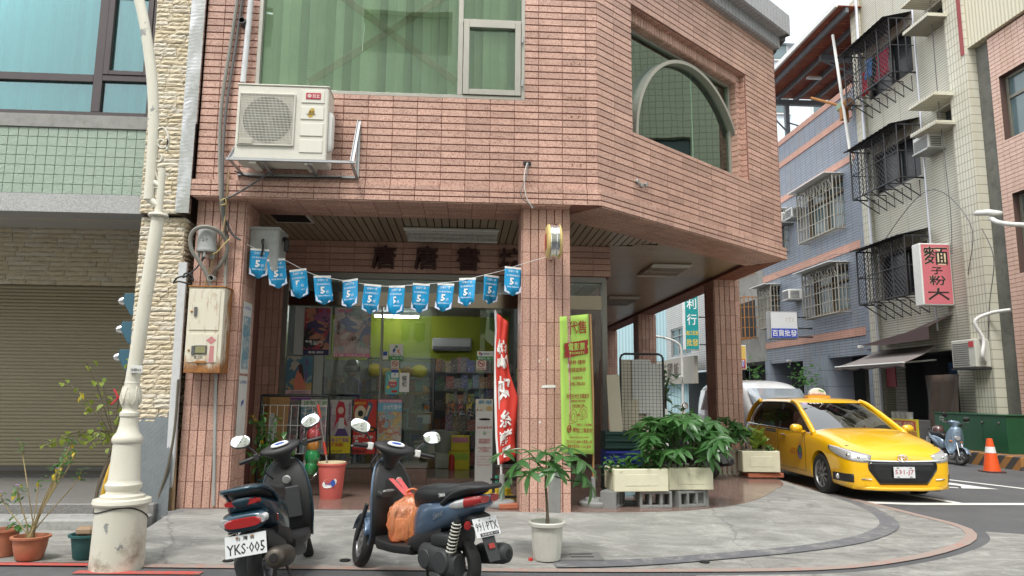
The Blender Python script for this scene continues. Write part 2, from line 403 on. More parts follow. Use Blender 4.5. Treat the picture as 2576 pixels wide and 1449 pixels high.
struct(MB().grid([[(x, y, gz(x)+.010) for x in (-30, -12, -8, -5, -2.96)] for y in (6.28, 7.0, 7.75)]).build('pavement_lower', m_conc2))
cp = [(1.9, 6.02), (3.15, 6.12), (4.15, 6.52), (5.05, 7.1), (5.6, 7.6), (5.92, 8.1)]; cq = [(2.2, 4.4), (3.8, 4.2), (5.4, 4.3), (7.5, 4.9), (9, 5.8), (8.6, 7.0)]
sheet('crossing_pavement', resample(cp, 30), resample(cq, 30), .003, .003, m_conc2, 6)
fl = [(-3.05, 8.22)]+R1[1:]+[(5.32, 40), (2.11, 40), (2.11, 10.6), (-3.05, 10.6)]
def poly_sheet(name, P, z, mat, drop=.03):
    n = len(P); vs = [(x, y, gz(x)+z) for x, y in P]+[(x, y, gz(x)+z-drop) for x, y in P]
    return struct(MB().add(vs, [tuple(range(n-1, -1, -1)) if False else tuple(range(n))]+[(i, n+i, n+(i+1) % n, (i+1) % n) for i in range(n)]).build(name, mat))
poly_sheet('arcade_floor', fl, .142, m_floor)
def mark(P, w): band('white_line_marking', P, w, .006, m_white)
mark([(5.55, 10.33), (6.4, 10.2), (8.2, 10.33), (14, 10.75)], .2)
mark([(6.62, 12.3), (6.86, 11.75), (7.2, 10.34)], .13)
mark([(6.5, 15.6), (7.56, 12.72), (8.5, 12.2)], .12)
mark([(8.4, 16.5), (8.76, 14.62), (9.7, 12.2), (10.6, 9.9)], .13)
struct(MB().add([(x, y, gz(x)+.008) for x, y in ((8.50, 13.05), (8.85, 13.0), (9.12, 12.05), (8.5, 12.12), (8.72, 12.45))], [(0, 1, 2, 3, 4)]).build('arrow_marking', m_white))
m_dgrey = M('dark_grey_metal', (.12, .12, .12), .6, .3, .3)
m_black = M('black_void', (.008, .008, .008), .7)
def ramp_z(x, y):
    best = min(range(N_), key=lambda i: min(abs(R1[i][0]+(R2[i][0]-R1[i][0])*s-x)+abs(R1[i][1]+(R2[i][1]-R1[i][1])*s-y) for s in (0, .25, .5, .75, 1)))
    a, b = V(R1[best]), V(R2[best]); s = max(0, min(1, (V((x, y))-a).dot(b-a)/(b-a).length_squared)); return gz(x)+.135+(.012-.135)*s**1.15
c0 = PG(1440, 1408); 
dr = thing('drain_cover', 'grey slotted drain cover set in the pavement beside the white flower pot', 'drain cover', (c0.x, c0.y, ramp_z(c0.x, c0.y)+.006))
MB().box((-.26, -.13, -.02), (.26, .13, 0), c=.004).build('plate', M('drain_plate', (.17, .17, .165), .75, 0, .3, grime=.5), dr)
for yy in (-.05, .06): MB().box((-.02, yy-.012, -.01), (.18, yy+.012, .002)).build('slot', m_black, dr)
for i, (px, py) in enumerate(((868, 1409), (574, 1409), (1772, 1412))):
    c = PG(px, py, .02); o = MB().lathe([(.045, -.005), (.045, .004), (.04, .006), (.0001, .0055)], 18).build('drain_hole', m_black); o.location = (c.x, c.y, ramp_z(c.x, c.y)+.003)
    tag(o, ('small round drain hole in the concrete between the two scooters', 'small round drain hole in the concrete left of the dark teal scooter', 'small round drain hole in the dark band of the curved pavement')[i], 'drain hole')
def pink_tile(name='pink_granite_tile', k=.90):
    t = NT(name); p = t.pos(); v = t.n('ShaderNodeTexNoise', i_Scale=70., i_Detail=3., i_Roughness=.75); t.l(p, v.inputs['Vector'])
    c = t.ramp(v.outputs['Fac'], [(.37, mul((.26, .12, .095), k)), (.45, mul((.55, .34, .27), k)), (.60, mul((.67, .44, .36), k))])
    rn = t.math('ADD', t.math('MULTIPLY', t.rnd(), .30), .85); cc = t.n('ShaderNodeCombineColor')
    for i in range(3): t.l(rn, cc.inputs[i])
    c = t.mix(1., c, cc.outputs[0], 'MULTIPLY')
    big = t.ramp(t.noise(.9, 6, .65, p), [(.35, (.86, .82, .80)), (.65, (1.05, 1.03, 1.02))]); c = t.mix(1., c, big, 'MULTIPLY'); sv = t.n('ShaderNodeMapping'); sv.inputs['Scale'].default_value = (5, 5, .35); t.l(p, sv.inputs[0]); c = t.mix(t.math('MULTIPLY', t.ramp(t.noise(1.2, 8, .75, sv.outputs[0]), [(.52, (0, 0, 0)), (.75, (1, 1, 1))]), .38), c, (.22, .13, .10))
    t.set(base=c, rough=t.math('ADD', t.math('MULTIPLY', t.noise(30, 4, .6, p), .2), .36)); t.bump(v.outputs['Fac'], .12, .003); return t.m
m_pink = pink_tile(); m_joint = M('maroon_joint', (.23, .10, .08), .85, 0, .25, 3)
m_alu = M('champagne_aluminium', (.40, .385, .345), .38, .55, .08, 3)
m_alu2 = M('dull_aluminium', (.36, .36, .35), .42, .6, .12, 4)
def glass(name, tint, refl=.09, rough=0.0, k=1.0, col=(1, 1, 1)):
    t = NT(name); t.t.nodes.remove(t.b); out = [n for n in t.t.nodes if n.type == 'OUTPUT_MATERIAL'][0]
    fr = t.n('ShaderNodeFresnel', i_IOR=1.5); fac = t.math('ADD', t.math('MULTIPLY', fr.outputs[0], k), refl, True)
    tr = t.n('ShaderNodeBsdfTransparent', i_Color=c4(tint)); gl = t.n('ShaderNodeBsdfGlossy', i_Color=c4(col), i_Roughness=rough)
    nz = t.n('ShaderNodeTexNoise', i_Scale=1.1, i_Detail=1.); t.l(t.pos(), nz.inputs['Vector']); bp = t.n('ShaderNodeBump', i_Strength=.06, i_Distance=.05); t.l(nz.outputs['Fac'], bp.inputs['Height']); t.l(bp.outputs[0], gl.inputs['Normal'])
    mx = t.n('ShaderNodeMixShader'); t.l(fac, mx.inputs[0]); t.l(tr.outputs[0], mx.inputs[1]); t.l(gl.outputs[0], mx.inputs[2]); t.l(mx.outputs[0], out.inputs[0]); return t.m
m_glass_g = glass('green_tinted_glass', (.90, .98, .93), .09, 0, 1, (.82, 1, .90))
m_glass_t = glass('teal_tinted_glass', (.58, .86, .86), .06, 0, 1, (.85, .97, 1))
m_glass_c = glass('clear_shop_glass', (.92, .96, .94), .015, 0, .6)
m_glass_d = glass('dark_glass', (.10, .13, .14), .09, 0, 1)
ZB, ZC, ZT = 3.60, 3.66, 7.25
A2, B2 = V((1.53, 8.15, 0)), V((5.10, 11.15, 0)); dC = (B2-A2).normalized(); nC = V((dC.y, -dC.x, 0)); LC = (B2-A2).length
cb = thing('corner_building', 'corner shop building clad in pink granite tile with a columned arcade', 'building')
XL = -3.09
def backing(mb, O, U, w, h, holes, t=.2):
    """wall slab behind a tiled face, cut round its openings"""
    U = V(U).normalized(); Mx = frame(O, U, (0, 0, 1)); xs = sorted({0, w, *[a for q in holes for a in (q[0], q[2])]})
    for a, b in zip(xs, xs[1:]):
        zs = [0]
        for q in sorted(holes, key=lambda q: q[1]):
            if q[0] <= a+1e-6 and q[2] >= b-1e-6: zs += [q[1], q[3]]
        zs.append(h)
        for i in range(0, len(zs), 2):
            if zs[i+1]-zs[i] > 1e-4: mb.box((a, 0, zs[i]), (b, t, zs[i+1]), Mx)
wall = MB(); TL = Tiler(cb, m_pink, 300)
TW, TH = .286, .0855
wf = A2.x-XL; hole_f = [(-2.5-XL, 4.885-ZB, .66-XL, 6.5-ZB)]
backing(wall, (XL, 8.15, ZB), (1, 0, 0), wf, ZT-ZB, hole_f)
TL.face((XL, 8.15, 3.80), (1, 0, 0), (0, 0, 1), wf, ZT-3.8, TW, TH, .006, .013, [(hole_f[0][0], 4.885-3.8, hole_f[0][2], 6.5-3.8)], jv=.013, u0=-.09)
wall.box((XL-.06, 8.09, ZB+.002), (A2.x+.02, 8.15, 3.798))
TL.face((XL-.06, 8.09, ZB), (1, 0, 0), (0, 0, 1), A2.x+.024-XL+.06, .2, TW, .0667, .006, .013, jv=.013, u0=-.03)
hole_c = [(.70, 4.71-ZB, 3.66, 6.45-ZB)]
backing(wall, A2+V((0, 0, ZB)), dC, LC, ZT-ZB, hole_c)
TL.face(A2+V((0, 0, 3.8)), dC, (0, 0, 1), LC, ZT-3.8, TW*1.3, TH, .006, .013, [(.70, 4.71-3.8, 3.66, 6.45-3.8)], jv=.013, u0=-.05)
wall.box((-.02, -.06, .002), (LC+.03, 0, .198), frame(A2+V((0, 0, ZB)), dC, (0, 0, 1)))
TL.face(A2+nC*.06-dC*.024+V((0, 0, ZB)), dC, (0, 0, 1), LC+.05, .2, TW*1.3, .0667, .006, .013, jv=.013)
MC = frame(A2+V((0, 0, 0)), dC, (0, 0, 1))
rv = MB()
for a, b, c, d, y0, y1 in ((.70, 4.71, 3.66, 6.45, .0, .10), (.80, 4.77, 3.55, 6.30, .10, .30)):
    if y0 > 0:
        rv.box((.70, y0, 4.71), (a, y1, 6.45), MC); rv.box((c, y0, 4.71), (3.66, y1, 6.45), MC); rv.box((a, y0, d), (c, y1, 6.45), MC); rv.box((a, y0, 4.71), (c, y1, b), MC)
rv.build('window_reveal', m_joint, cb)
def reveal_tiles(a, b, c, d, y0, y1, tw):
    dp = y1-y0
    TL.face(MC @ V((c, y1, b)), MC.to_3x3() @ V((0, -1, 0)), (0, 0, 1), dp, d-b, dp+.01, .0855, .004, .010, jv=.010)  # right jamb, facing left
    TL.face(MC @ V((a, y1, d)), dC, MC.to_3x3() @ V((0, -1, 0)), c-a, dp, .062, dp+.01, .010, .010, jv=.004)           # head, facing down
    TL.face(MC @ V((a, y0, b)), dC, MC.to_3x3() @ V((0, 1, 0)), c-a, dp, .062, dp+.01, .010, .010, jv=.004)            # sill, facing up
reveal_tiles(.70, 4.71, 3.66, 6.45, .012, .10, .06); reveal_tiles(.80, 4.77, 3.55, 6.30, .10, .27, .06)
TL.face(MC @ V((3.55, .10, 4.71)), dC, (0, 0, 1), .11, 1.74, .12, .0855, .004, .010, jv=.010)
TL.face(MC @ V((.80, .10, 6.30)), dC, (0, 0, 1), 2.75, .15, .062, .16, .010, .010, jv=.004)
wall.box((5.10-.2, 11.15, ZB), (5.12, 40, ZT)); 
wall.box((XL, 8.15+.2, ZB+.002), (1.6, 8.85, ZB+.2)); wall.box((4.70, 11.6, ZB+.002), (4.9, 40, ZB+.2))
wall.box((0, .2, ZB+.002), (LC-.1, .66, ZB+.2), MC)
TL.face((XL, 8.85, ZB+.002), (1, 0, 0), (0, -1, 0), 4.3, .76, TW, .0855, .006, .010, jv=.012)
TL.face(V((0, 0, ZB+.0005))+A2-nC*.66+dC*.0, dC, nC, LC, .72, TW*1.3, .0855, .006, .010, jv=.012)
TL.face((4.70, 30, ZB+.001), (0, -1, 0), (1, 0, 0), 18.2, .42, TW, .0855, .006, .010, jv=.012)
colm = MB()
def column(x0, y0, w, d, z0, name='column'):
    m = MB(); m.box((x0, y0, z0), (x0+w, y0+d, ZB)); o = m.build(name, m_joint, cb)
    T = TW*.96; n = max(4, round(w/.0935)); 
    TL.face((x0, y0, z0), (1, 0, 0), (0, 0, 1), w, ZB-z0, w/n, T, .011, .012, jv=.005, v0=-.05)
    nd = max(4, round(d/.0935))
    if x0 < 0: TL.face((x0+w, y0, z0), (0, 1, 0), (0, 0, 1), d, ZB-z0, d/nd, T, .011, .012, jv=.005, v0=-.05)
    else: TL.face((x0, y0+d, z0), (0, -1, 0), (0, 0, 1), d, ZB-z0, d/nd, T, .011, .012, jv=.005, v0=-.05)
    return o
column(-3.09, 8.27, .54, .53, -.05); column(.655, 8.27, .563, .55, .10)
for yy in (13.2, 19.2, 24.2): column(4.68, yy, .49, .53, -.05)
wall.box((-3.09, 10.64, 3.19), (2.18, 10.9, ZC)); wall.box((-3.09, 10.64, 0), (-2.67, 10.9, 3.19))
TL.face((-3.09, 10.64, 3.19), (1, 0, 0), (0, 0, 1), 5.27, ZC-3.19, TW*1.25, .094, .006, .012, jv=.012)
TL.face((-3.09, 10.64, .15), (1, 0, 0), (0, 0, 1), .42, 3.04, .0935, TW*.96, .011, .012, jv=.005)
wall.box((2.06, 10.9, 0), (2.14, 30, ZC))                      # blind wall of the shop along the side arcade
wall.box((-3.12, 8.8, 0), (-3.0, 10.64, ZC))
wall.box((XL, 8.35, ZT-.2), (1.5, 40, ZT)); wall.add([(1.5, 8.35, ZT), (5.0, 11.3, ZT), (5.0, 40, ZT), (1.5, 40, ZT), (1.5, 8.35, ZT-.2), (5.0, 11.3, ZT-.2), (5.0, 40, ZT-.2), (1.5, 40, ZT-.2)], [(0, 1, 2, 3), (7, 6, 5, 4), (0, 4, 5, 1)])
wall.box((XL, 8.35, ZB), (XL+.15, 40, ZT))
wall.build('wall', m_joint, cb); TL.finish()
m_corn = granite('grey_cornice_tile', (.22, .22, .24), (.34, .34, .36), (.48, .48, .5), .4, 150)
for k, (z0, z1, pr) in enumerate(((7.22, 7.42, .10), (7.42, 7.78, .26))):
    cm = MB(); cm.box((-.3, -pr, z0), (LC+pr*.45, .1, z1), MC); cm.box((XL, 8.15-pr, z0), (A2.x, 8.3, z1)); cm.box((4.9, 11.2, z0), (5.10+pr, 40, z1))
    o = cm.build('cornice', M('cornice_joint', (.08, .08, .085), .8), cb)
    TK = Tiler(o, m_corn, 60)
    TK.face(MC @ V((0, -pr, z0)), dC, (0, 0, 1), LC+pr*.45, z1-z0, .105, (z1-z0)+.01, .010, .012)
    TK.face(MC @ V((0, 0, z0)), dC, MC.to_3x3() @ V((0, -1, 0)), LC, pr, .105, pr+.01, .010, .012)
    TK.finish()
fw = MB()
Mf = frame((0, 8.15, 0), (1, 0, 0), (0, 0, 1))
def bars(mb, Mx, rects, y0, y1):
    for a, b, c, d in rects: mb.box((a, y0, b), (c, y1, d), Mx, .004)
w1 = MB(); bars(w1, Mf, [(-2.5, 4.885, -2.455, 6.5), (-.145, 4.93, -.085, 6.5), (.615, 4.885, .66, 6.5), (-2.455, 4.885, .615, 4.93), (-.085, 5.86, .615, 5.90)], -.012, .10)
win = w1.build('window', m_alu, cb)
w2 = MB(); bars(w2, Mf, [(-.08, 4.935, -.01, 5.855), (.54, 4.935, .61, 5.855), (-.01, 4.935, .54, 5.005), (-.01, 5.785, .54, 5.855)], -.03, .05); w2.build('casement_frame', m_alu, win)
for zz in (5.05, 5.6): MB().tube([(.625, 8.11, zz), (.625, 8.11, zz+.09)], .012, 8).build('hinge', m_alu2, win)
for a, b, c, d, y in ((-2.455, 4.93, -.145, 6.5, .06), (-.085, 5.90, .615, 6.5, .06), (-.01, 5.005, .54, 5.785, .02)):
    MB().box((a, y, b), (c, y+.006, d), Mf).build('pane', m_glass_g, win)
for a, b in (((-1.95, 6.45), (.0, 5.0)), ((-1.9, 5.05), (-.2, 6.3))):
    a, b = V((a[0], .052, a[1])), V((b[0], .052, b[1])); t = (b-a).normalized(); nn = V((-t.z, 0, t.x))*.045
    if b.x > -.15: b = a+t*((-.16-a.x)/t.x)
    MB().add([Mf @ q for q in (a-nn, b-nn, b+nn, a+nn)], [(0, 1, 2, 3)]).build('tape', glass('clear_tape%d' % int(b.z*10), (.72, .74, .66), .10), win)
m_blind = M('ochre_blind', (.82, .80, .66), .8, 0, .18, 3, rnd=.35); mb_ = MB().box((-.062, -.004, -.9), (.062, .004, .9)).mesh('blind_lath'); mb_.materials.append(m_blind)
for i in range(30):
    o = link('blind_lath', mb_, win); o.location = (-2.42+i*.105, 8.33+.02*sin(i*1.7), 5.75); o.rotation_euler = (0, 0, radians(28+14*sin(i*2.1)))
ar = [(2.36+1.40*cos(a), 4.80+1.42*sin(a)) for a in [pi*i/40 for i in range(41)]]; ar2 = [(2.36+1.35*cos(a), 4.80+1.37*sin(a)) for a in [pi*i/40 for i in range(41)]]
aw = MB()
for i in range(40):
    q = [ar[i], ar[i+1], ar2[i+1], ar2[i]]; f = [MC @ V((x, .13, z)) for x, z in q]+[MC @ V((x, .24, z)) for x, z in q]
    aw.add(f, [(0, 1, 2, 3), (0, 4, 5, 1), (3, 2, 6, 7)])
bars(aw, MC, [(.80, 4.77, .85, 6.30), (3.50, 4.77, 3.55, 6.30), (.85, 6.25, 3.50, 6.30), (.85, 4.77, 3.50, 4.80)], .20, .27)
win2 = aw.build('arched_window', m_alu, cb)
MB().box((.85, .235, 4.80), (2.5, .241, 6.25), MC).build('pane', m_glass_g, win2); MB().box((2.505, .235, 4.80), (3.50, .241, 6.25), MC).build('pane', m_glass_g, win2)
mb2 = MB().box((-.055, -.004, -.75), (.055, .004, .75)).mesh('blind_lath'); mb2.materials.append(M('pale_blind', (.6, .68, .62), .8, 0, .1, 3, rnd=.2))
for i in range(24):
    o = link('blind_lath', mb2, win2); o.location = MC @ V((.92+i*.11, .38, 5.5)); o.rotation_euler = (0, 0, radians(40+20+10*sin(i*2.3)))
rm = MB()
rm.box((XL+.2, 10.5, ZC+.1), (3.9, 10.6, ZT-.25)); rm.box((3.9, 10.6, ZC+.1), (4.0, 16, ZT-.25)); rm.build('room_wall', M('room_wall', (.35, .34, .3), .9), cb)
m_slat = M('beige_strip_ceiling', (.34, .29, .21), .32, .15, .08, 2, rnd=.06); m_gap = M('ceiling_gap', (.03, .026, .022), .9)
_cp = [(XL, 8.6), (1.2, 8.6), (4.75, 11.6), (4.75, 40), (XL, 40)]; ceil = MB().add([(a, b, ZC+.03) for a, b in _cp], [(4, 3, 2, 1, 0)]).build('ceiling', m_gap, cb)
yc = lambda x: 8.83 if x < 1.30 else 8.83+(x-1.30)*.8405
yj = lambda x: 10.64 if x < 2.14 else 10.62-(x-2.14)*.36
x = -2.98
while x < 2.98:
    a, b = yc(x+.045), yj(x+.045)
    if b-a > .05: MB().box((x, a, ZC), (x+.088, b, ZC+.012), c=.004).build('slat', m_slat, ceil)
    x += .102
y = 10.36
while y < 21:
    x0 = 2.14 if y > 10.62 else 2.14+(10.62-y)/.36; x1 = min(4.70, 1.30+(y-8.83)/.8405)
    if x1-x0 > .05: MB().box((x0, y, ZC), (x1, y+.118, ZC+.012), c=.003).build('slat', m_slat, ceil)
    y += .126
MB().box((2.14, 21.05, ZC), (4.7, 40, ZC+.012)).build('slat', m_slat, ceil)
MB().box((-2.5, 8.95, ZC-.004), (-2.06, 9.5, ZC+.004)).build('ceiling_opening', m_black, ceil)
oo = MB()
for q in (((-2.53, 8.92), (-2.03, 8.95)), ((-2.53, 9.5), (-2.03, 9.53)), ((-2.06, 8.95), (-2.03, 9.5))): oo.box((*q[0], ZC-.008), (*q[1], ZC+.004))
oo.build('opening_trim', M('white_trim', (.6, .6, .57), .5), ceil)
sg = thing('shop_sign', 'four dark maroon block characters fixed to the pink lintel over the shop window', 'sign', (0, 10.62, 3.2))
m_sig = M('maroon_character', (.055, .016, .014), .5, 0, .2)
for ch_, px in zip('唐唐書坊', (966, 1072, 1178, 1284)):
    q = PY(px, 655, 10.6); txt(ch_, sg, frame((q.x, 0, 0), (1, 0, 0), (0, 0, 1)), 0, 3.415-3.2, .345, .36, m_sig, 'character', -.01, bold=.022, depth=.04)
MB().box((.96, 8.245, .12), (1.10, 8.262, .62), c=.006).build('cement_patch', M('cement_patch', (.21, .21, .2), .9, 0, .3, 8, bump=.4), cb)
tp = MB(); tp.tube([(1.03, 8.25, .66), (1.03, 8.19, .66), (1.03, 8.175, .645), (1.03, 8.175, .60)], .014, 8); tp.box((1.005, 8.235, .655), (1.055, 8.245, .70)); tp.box((1.015, 8.2, .675), (1.045, 8.21, .71), c=.003)
tag(tp.build('water_tap', M('chrome', (.75, .75, .75), .12, 1, .02), None, 1), 'small chrome water tap fixed to the cement strip on the middle column', 'tap')
m_pap = M('torn_paper', (.72, .71, .68), .9, 0, .06)
for px, py, w, h in ((1380, 972, .17, .035), (1356, 908, .012, .035), (1377, 905, .014, .03), (1429, 920, .015, .05), (1358, 1062, .02, .03), (1425, 1058, .018, .025)):
    q = PY(px, py, 8.25); MB().add([(q.x-w/2, 8.252, q.z-h/2), (q.x+w/2, 8.252, q.z-h*.35), (q.x+w*.46, 8.252, q.z+h/2), (q.x-w*.4, 8.252, q.z+h*.4)], [(0, 1, 2, 3)]).build('paper_scrap', m_pap, cb)
m_rust = M('rust_stain', (.33, .15, .05), .9, 0, .3, 20)
for px, py in ((1437, 160), (1458, 160), (1437, 245), (1459, 245), (1438, 292), (1456, 292), (1440, 413), (1461, 413)):
    q = PY(px, py, 8.13); MB().tube([(q.x, 8.15, q.z), (q.x, 8.125, q.z)], .008, 7).build('rusty_bolt', m_rust, cb)
q = PY(1326, 411, 8.13); MB().box((q.x-.045, 8.12, q.z-.02), (q.x+.045, 8.14, q.z+.02)).build('cable_hole', m_black, cb)
for k, dx in enumerate((0, .03)):
    pts = smooth_path([(q.x+dx*.3, 8.11, q.z), (q.x-.04+dx, 8.05, q.z-.18), (q.x-.02-dx*2, 8.03, q.z-.42), (q.x+.06+dx, 8.05, q.z-.56)], 6)
    tag(MB().tube(pts, .006, 6).build('loose_cable', M('loose_cable%d' % k, ((.55, .54, .5), (.12, .12, .12))[k], .6), None, 1), ('loose pale cable hanging from the hole under the front window', 'loose dark cable hanging from the hole under the front window')[k], 'cable')
for i, (px, py) in enumerate(((1600, 457), (1610, 466), (1621, 465))):
    q = PP(px, py, A2, nC)+nC*.02; Mx = frame(q, dC, (0, 0, 1)); MB().box((-.03, -.02, -.03), (.03, .015, .02), Mx @ Matrix.Rotation(.5-i*.5, 4, 'Y'), .006).build('clip', m_alu2, cb)
def stone_mat():
    t = NT('split_sandstone'); p = t.pos(); r = t.rnd()
    c = t.ramp(r, [(.0, (.60, .53, .40)), (.3, (.68, .62, .50)), (.6, (.64, .56, .41)), (.8, (.60, .57, .51)), (1, (.72, .68, .57))])
    c = t.mix(t.math('MULTIPLY', t.noise(30, 7, .7, p), .55), c, (.42, .30, .15)); c = t.mix(t.ramp(t.noise(7, 6, .7, p), [(.5, (0, 0, 0)), (.8, (.6, .6, .6))]), c, (.72, .68, .58))
    t.set(base=c, rough=.88); t.bump(t.noise(70, 8, .7, p), .5, .01); return t.m
m_stone = stone_mat(); m_sjoint = M('stone_dark_joint', (.16, .13, .09), .95)  # joint material: plain dark brown backing between the stones
nb = thing('neighbour_house', 'neighbouring house with yellow split stone pillar, green tiles and a roller shutter', 'building')
nw = MB(); TS = Tiler(nb, m_stone, 290, 'stone')
PL0, PL1 = -3.68, -3.19
nw.box((PL0+.01, 8.215, -.1), (PL1-.01, 8.75, 3.38)); nw.box((PL0+.02, 8.135, 3.40), (-3.24, 8.7, 7.4))
TS.face((PL0, 8.215, .0), (1, 0, 0), (0, 0, 1), PL1-PL0, 3.38, .19, .0535, .004, .017, bond=.45, jitter=.006, wvar=.4, rough=.010)
TS.face((PL1-.01, 8.215, .0), (0, 1, 0), (0, 0, 1), .5, 3.38, .17, .0535, .004, .016, bond=.4, jitter=.006, wvar=.4, rough=.010)
TS.face((PL0+.01, 8.135, 3.40), (1, 0, 0), (0, 0, 1), .43, 3.2, .19, .0535, .004, .017, bond=.45, jitter=.006, wvar=.4, rough=.010)
YB = 10.85
nw.box((-12, YB, 2.93), (-3.2, YB+.3, 4.0)); TS.face((-8, YB, 2.95), (1, 0, 0), (0, 0, 1), 4.75, .95, .27, .07, .004, .02, bond=.45, jitter=.006, wvar=.35, rough=.009)
nw.box((-12, YB+.02, 0), (-8.6, YB+.3, 2.93)); nw.box((-4.2, YB+.02, 0), (-3.2, YB+.3, 2.93)); nw.box((-3.4, 8.75, -.1), (-3.21, YB, 3.4))
nw.build('wall', m_sjoint, nb); TS.finish()
m_conc_g = M('grey_sill_concrete', (.27, .265, .25), .9, 0, .25, 5, bump=.3, grime=.4)
MB().box((-12, 8.17, 3.40), (PL0+.008, 8.5, 3.61)).build('beam', m_grey_gran, nb)
MB().box((-12, 8.19, 3.61), (PL0+.008, 8.45, 4.385)).build('parapet', M('pale_green_joint', (.42, .46, .44), .9), nb)
MB().box((-12, 8.16, 4.385), (PL0+.008, 8.5, 4.54), c=.004).build('sill', m_conc_g, nb)
t = NT('green_relief_tile'); p_ = t.pos(); t.set(base=t.mix(t.noise(16, 4, .6, p_), (.25, .325, .255), (.325, .40, .33)), rough=.32); t.bump(t.noise(42, 3, .5, p_, 1.2), .55, .02)
TG = Tiler(nb, t.m, 180); TG.face((-8.03, 8.19, 3.612), (1, 0, 0), (0, 0, 1), 4.35, .772, .1085, .1103, .005, .010); TG.finish()
MB().box((-12, 8.5, 3.80), (-3.4, YB, 3.86)).build('soffit', M('white_soffit', (.5, .49, .46), .9), nb)
MB().box((-12, 8.45, 3.45), (-3.69, 8.75, 3.80)).build('soffit_beam', m_stone, nb)
m_dkfr = M('dark_brown_frame', (.075, .062, .062), .35, .35, .1)
Mn = frame((0, 8.17, 0), (1, 0, 0), (0, 0, 1)); wm = MB()
bars(wm, Mn, [(-9, 4.54, -3.72, 4.585), (-4.335, 4.585, -4.235, 7.2), (-3.72, 4.54, -3.675, 7.2), (-9, 4.945, -4.335, 5.035), (-4.235, 4.965, -3.72, 5.035)], 0, .09)
wn_ = wm.build('window', m_dkfr, nb)
w3 = MB(); bars(w3, Mn, [(-4.232, 5.038, -4.165, 7.2), (-3.785, 5.038, -3.722, 7.2), (-4.165, 5.038, -3.785, 5.09), (-4.165, 6.02, -3.785, 6.07)], -.012, .06); w3.build('sash', m_dkfr, wn_)
for a, b, c, d in ((-9, 4.585, -4.335, 4.945), (-9, 5.035, -4.335, 7.2), (-4.235, 4.585, -3.72, 4.965), (-4.165, 5.09, -3.785, 6.02), (-4.165, 6.07, -3.785, 7.2)): MB().box((a, .04, b), (c, .046, d), Mn).build('pane', m_glass_t, wn_)
mbl = MB().box((-.048, -.003, -1.35), (.048, .003, 1.35)).mesh('blind_lath'); mbl.materials.append(M('white_blind', (.74, .78, .76), .8, 0, .08, 3, rnd=.3))
for i in range(34):
    o = link('blind_lath', mbl, wn_); o.location = (-3.8-i*.082, 8.36, 5.90); o.rotation_euler = (random.uniform(-.004, .004), 0, radians(34+16*sin(i*1.9)+(30 if i == 5 else 0)))
MB().box((-9, 9.6, 4), (-3.4, 9.7, 7.4)).build('room_wall', M('room_wall', (.35, .34, .3), .9), nb)
MB().box((-12, 8.3, 7.2), (-3.24, 12, 7.4)).build('roof', m_conc_g, nb)
m_sh = M('khaki_shutter', (.31, .27, .18), .5, .2, .07, 1.2)
prof = [(0, 0), (-.010, .006), (-.014, .022), (-.010, .040), (0, .046), (.004, .051)]
smb = MB(); smb.add([(x, a, z) for x in (-2.2, 2.2) for a, z in prof], [(i, len(prof)+i, len(prof)+i+1, i+1) for i in range(len(prof)-1)]); sme = smb.mesh('slat'); sme.materials.append(m_sh)
shu = MB().box((-8.6, YB-.02, .28), (-4.2, YB+.06, .36)).build('roller_shutter', M('shutter_bottom_rail', (.15, .14, .13), .5, .5), nb)
for i in range(51): o = link('slat', sme, shu, 1); o.location = (-6.4, YB, .36+i*.0505)
MB().box((-12, 7.98, .02), (-3.2, YB+.1, .262), c=.01).build('floor', granite('grey_step_granite', (.12, .115, .11), (.19, .185, .18), (.26, .25, .24), .3), nb)
MB().box((-12, 7.62, -.05), (-3.2, 7.978, .165), c=.02).build('step', M('worn_step', (.31, .31, .295), .9, 0, .25, 4, bump=.5, bscale=60, grime=.6), nb)
MB().box((-8.6, YB-.5, .262), (-4.2, YB-.03, .30)).build('threshold', M('dark_threshold', (.07, .068, .065), .5), nb)
t = NT('stainless_sheet'); p_ = t.pos(); w_ = t.n('ShaderNodeTexWave', wave_type='BANDS', bands_direction='Z', i_Scale=7., i_Distortion=6., i_Detail=2.); t.l(p_, w_.inputs['Vector'])
t.set(base=(.62, .62, .63), metal=1., rough=.16); t.bump(t.math('ADD', t.math('MULTIPLY', w_.outputs['Fac'], .06), t.noise(3, 2, .5, p_)), .10, .05); m_ss = t.m
fl_ = MB(); fl_.box((-3.262, 8.075, 4.45), (-3.102, 8.13, 7.4)); fl_.box((-3.262, 8.07, 3.40), (-3.112, 8.128, 4.448))
tag(fl_.build('metal_flashing', m_ss), 'stainless steel strip covering the joint between the stone house and the pink building', 'flashing')
m_teal = M('teal_hood', (.035, .105, .15), .45, 0, .1); m_chr = MATS['chrome']
for i, (px, py) in enumerate(((326, 765), (320, 836), (313, 906))):
    q = PY(px+6, py, 8.28); al = thing('alarm_lamp', ('topmost', 'middle', 'lowest')[i]+' of three teal hooded chrome lamps on the stone pillar by the shutter', 'lamp', (PL0+.01, 8.285, q.z), group='lamps on the stone pillar')
    MB().prism([(0, .115), (-.13, .115), (-.145, .03), (-.05, -.13), (0, -.13)], .12, Matrix.Translation((0, -.06, 0))).build('hood', m_teal, al, bev=.004)
    MB().lathe([(.05, 0), (.054, .02), (.05, .05), (.03, .075), (.0005, .082)], 18, Matrix.Translation((-.137, 0, .035)) @ Matrix.Rotation(-pi/2, 4, 'Y')).build('lens', m_chr, al, 1)
    MB().tube([(-.02, 0, -.13), (-.02, 0, -.20)], .012, 8).build('bracket', m_alu2, al)
cpz = thing('steel_plate', 'chequered grey steel plate leaning against the yellow stone pillar', 'steel plate', (-3.28, 8.03, .05), 0, rot=(radians(-9), radians(-3.5), 0))
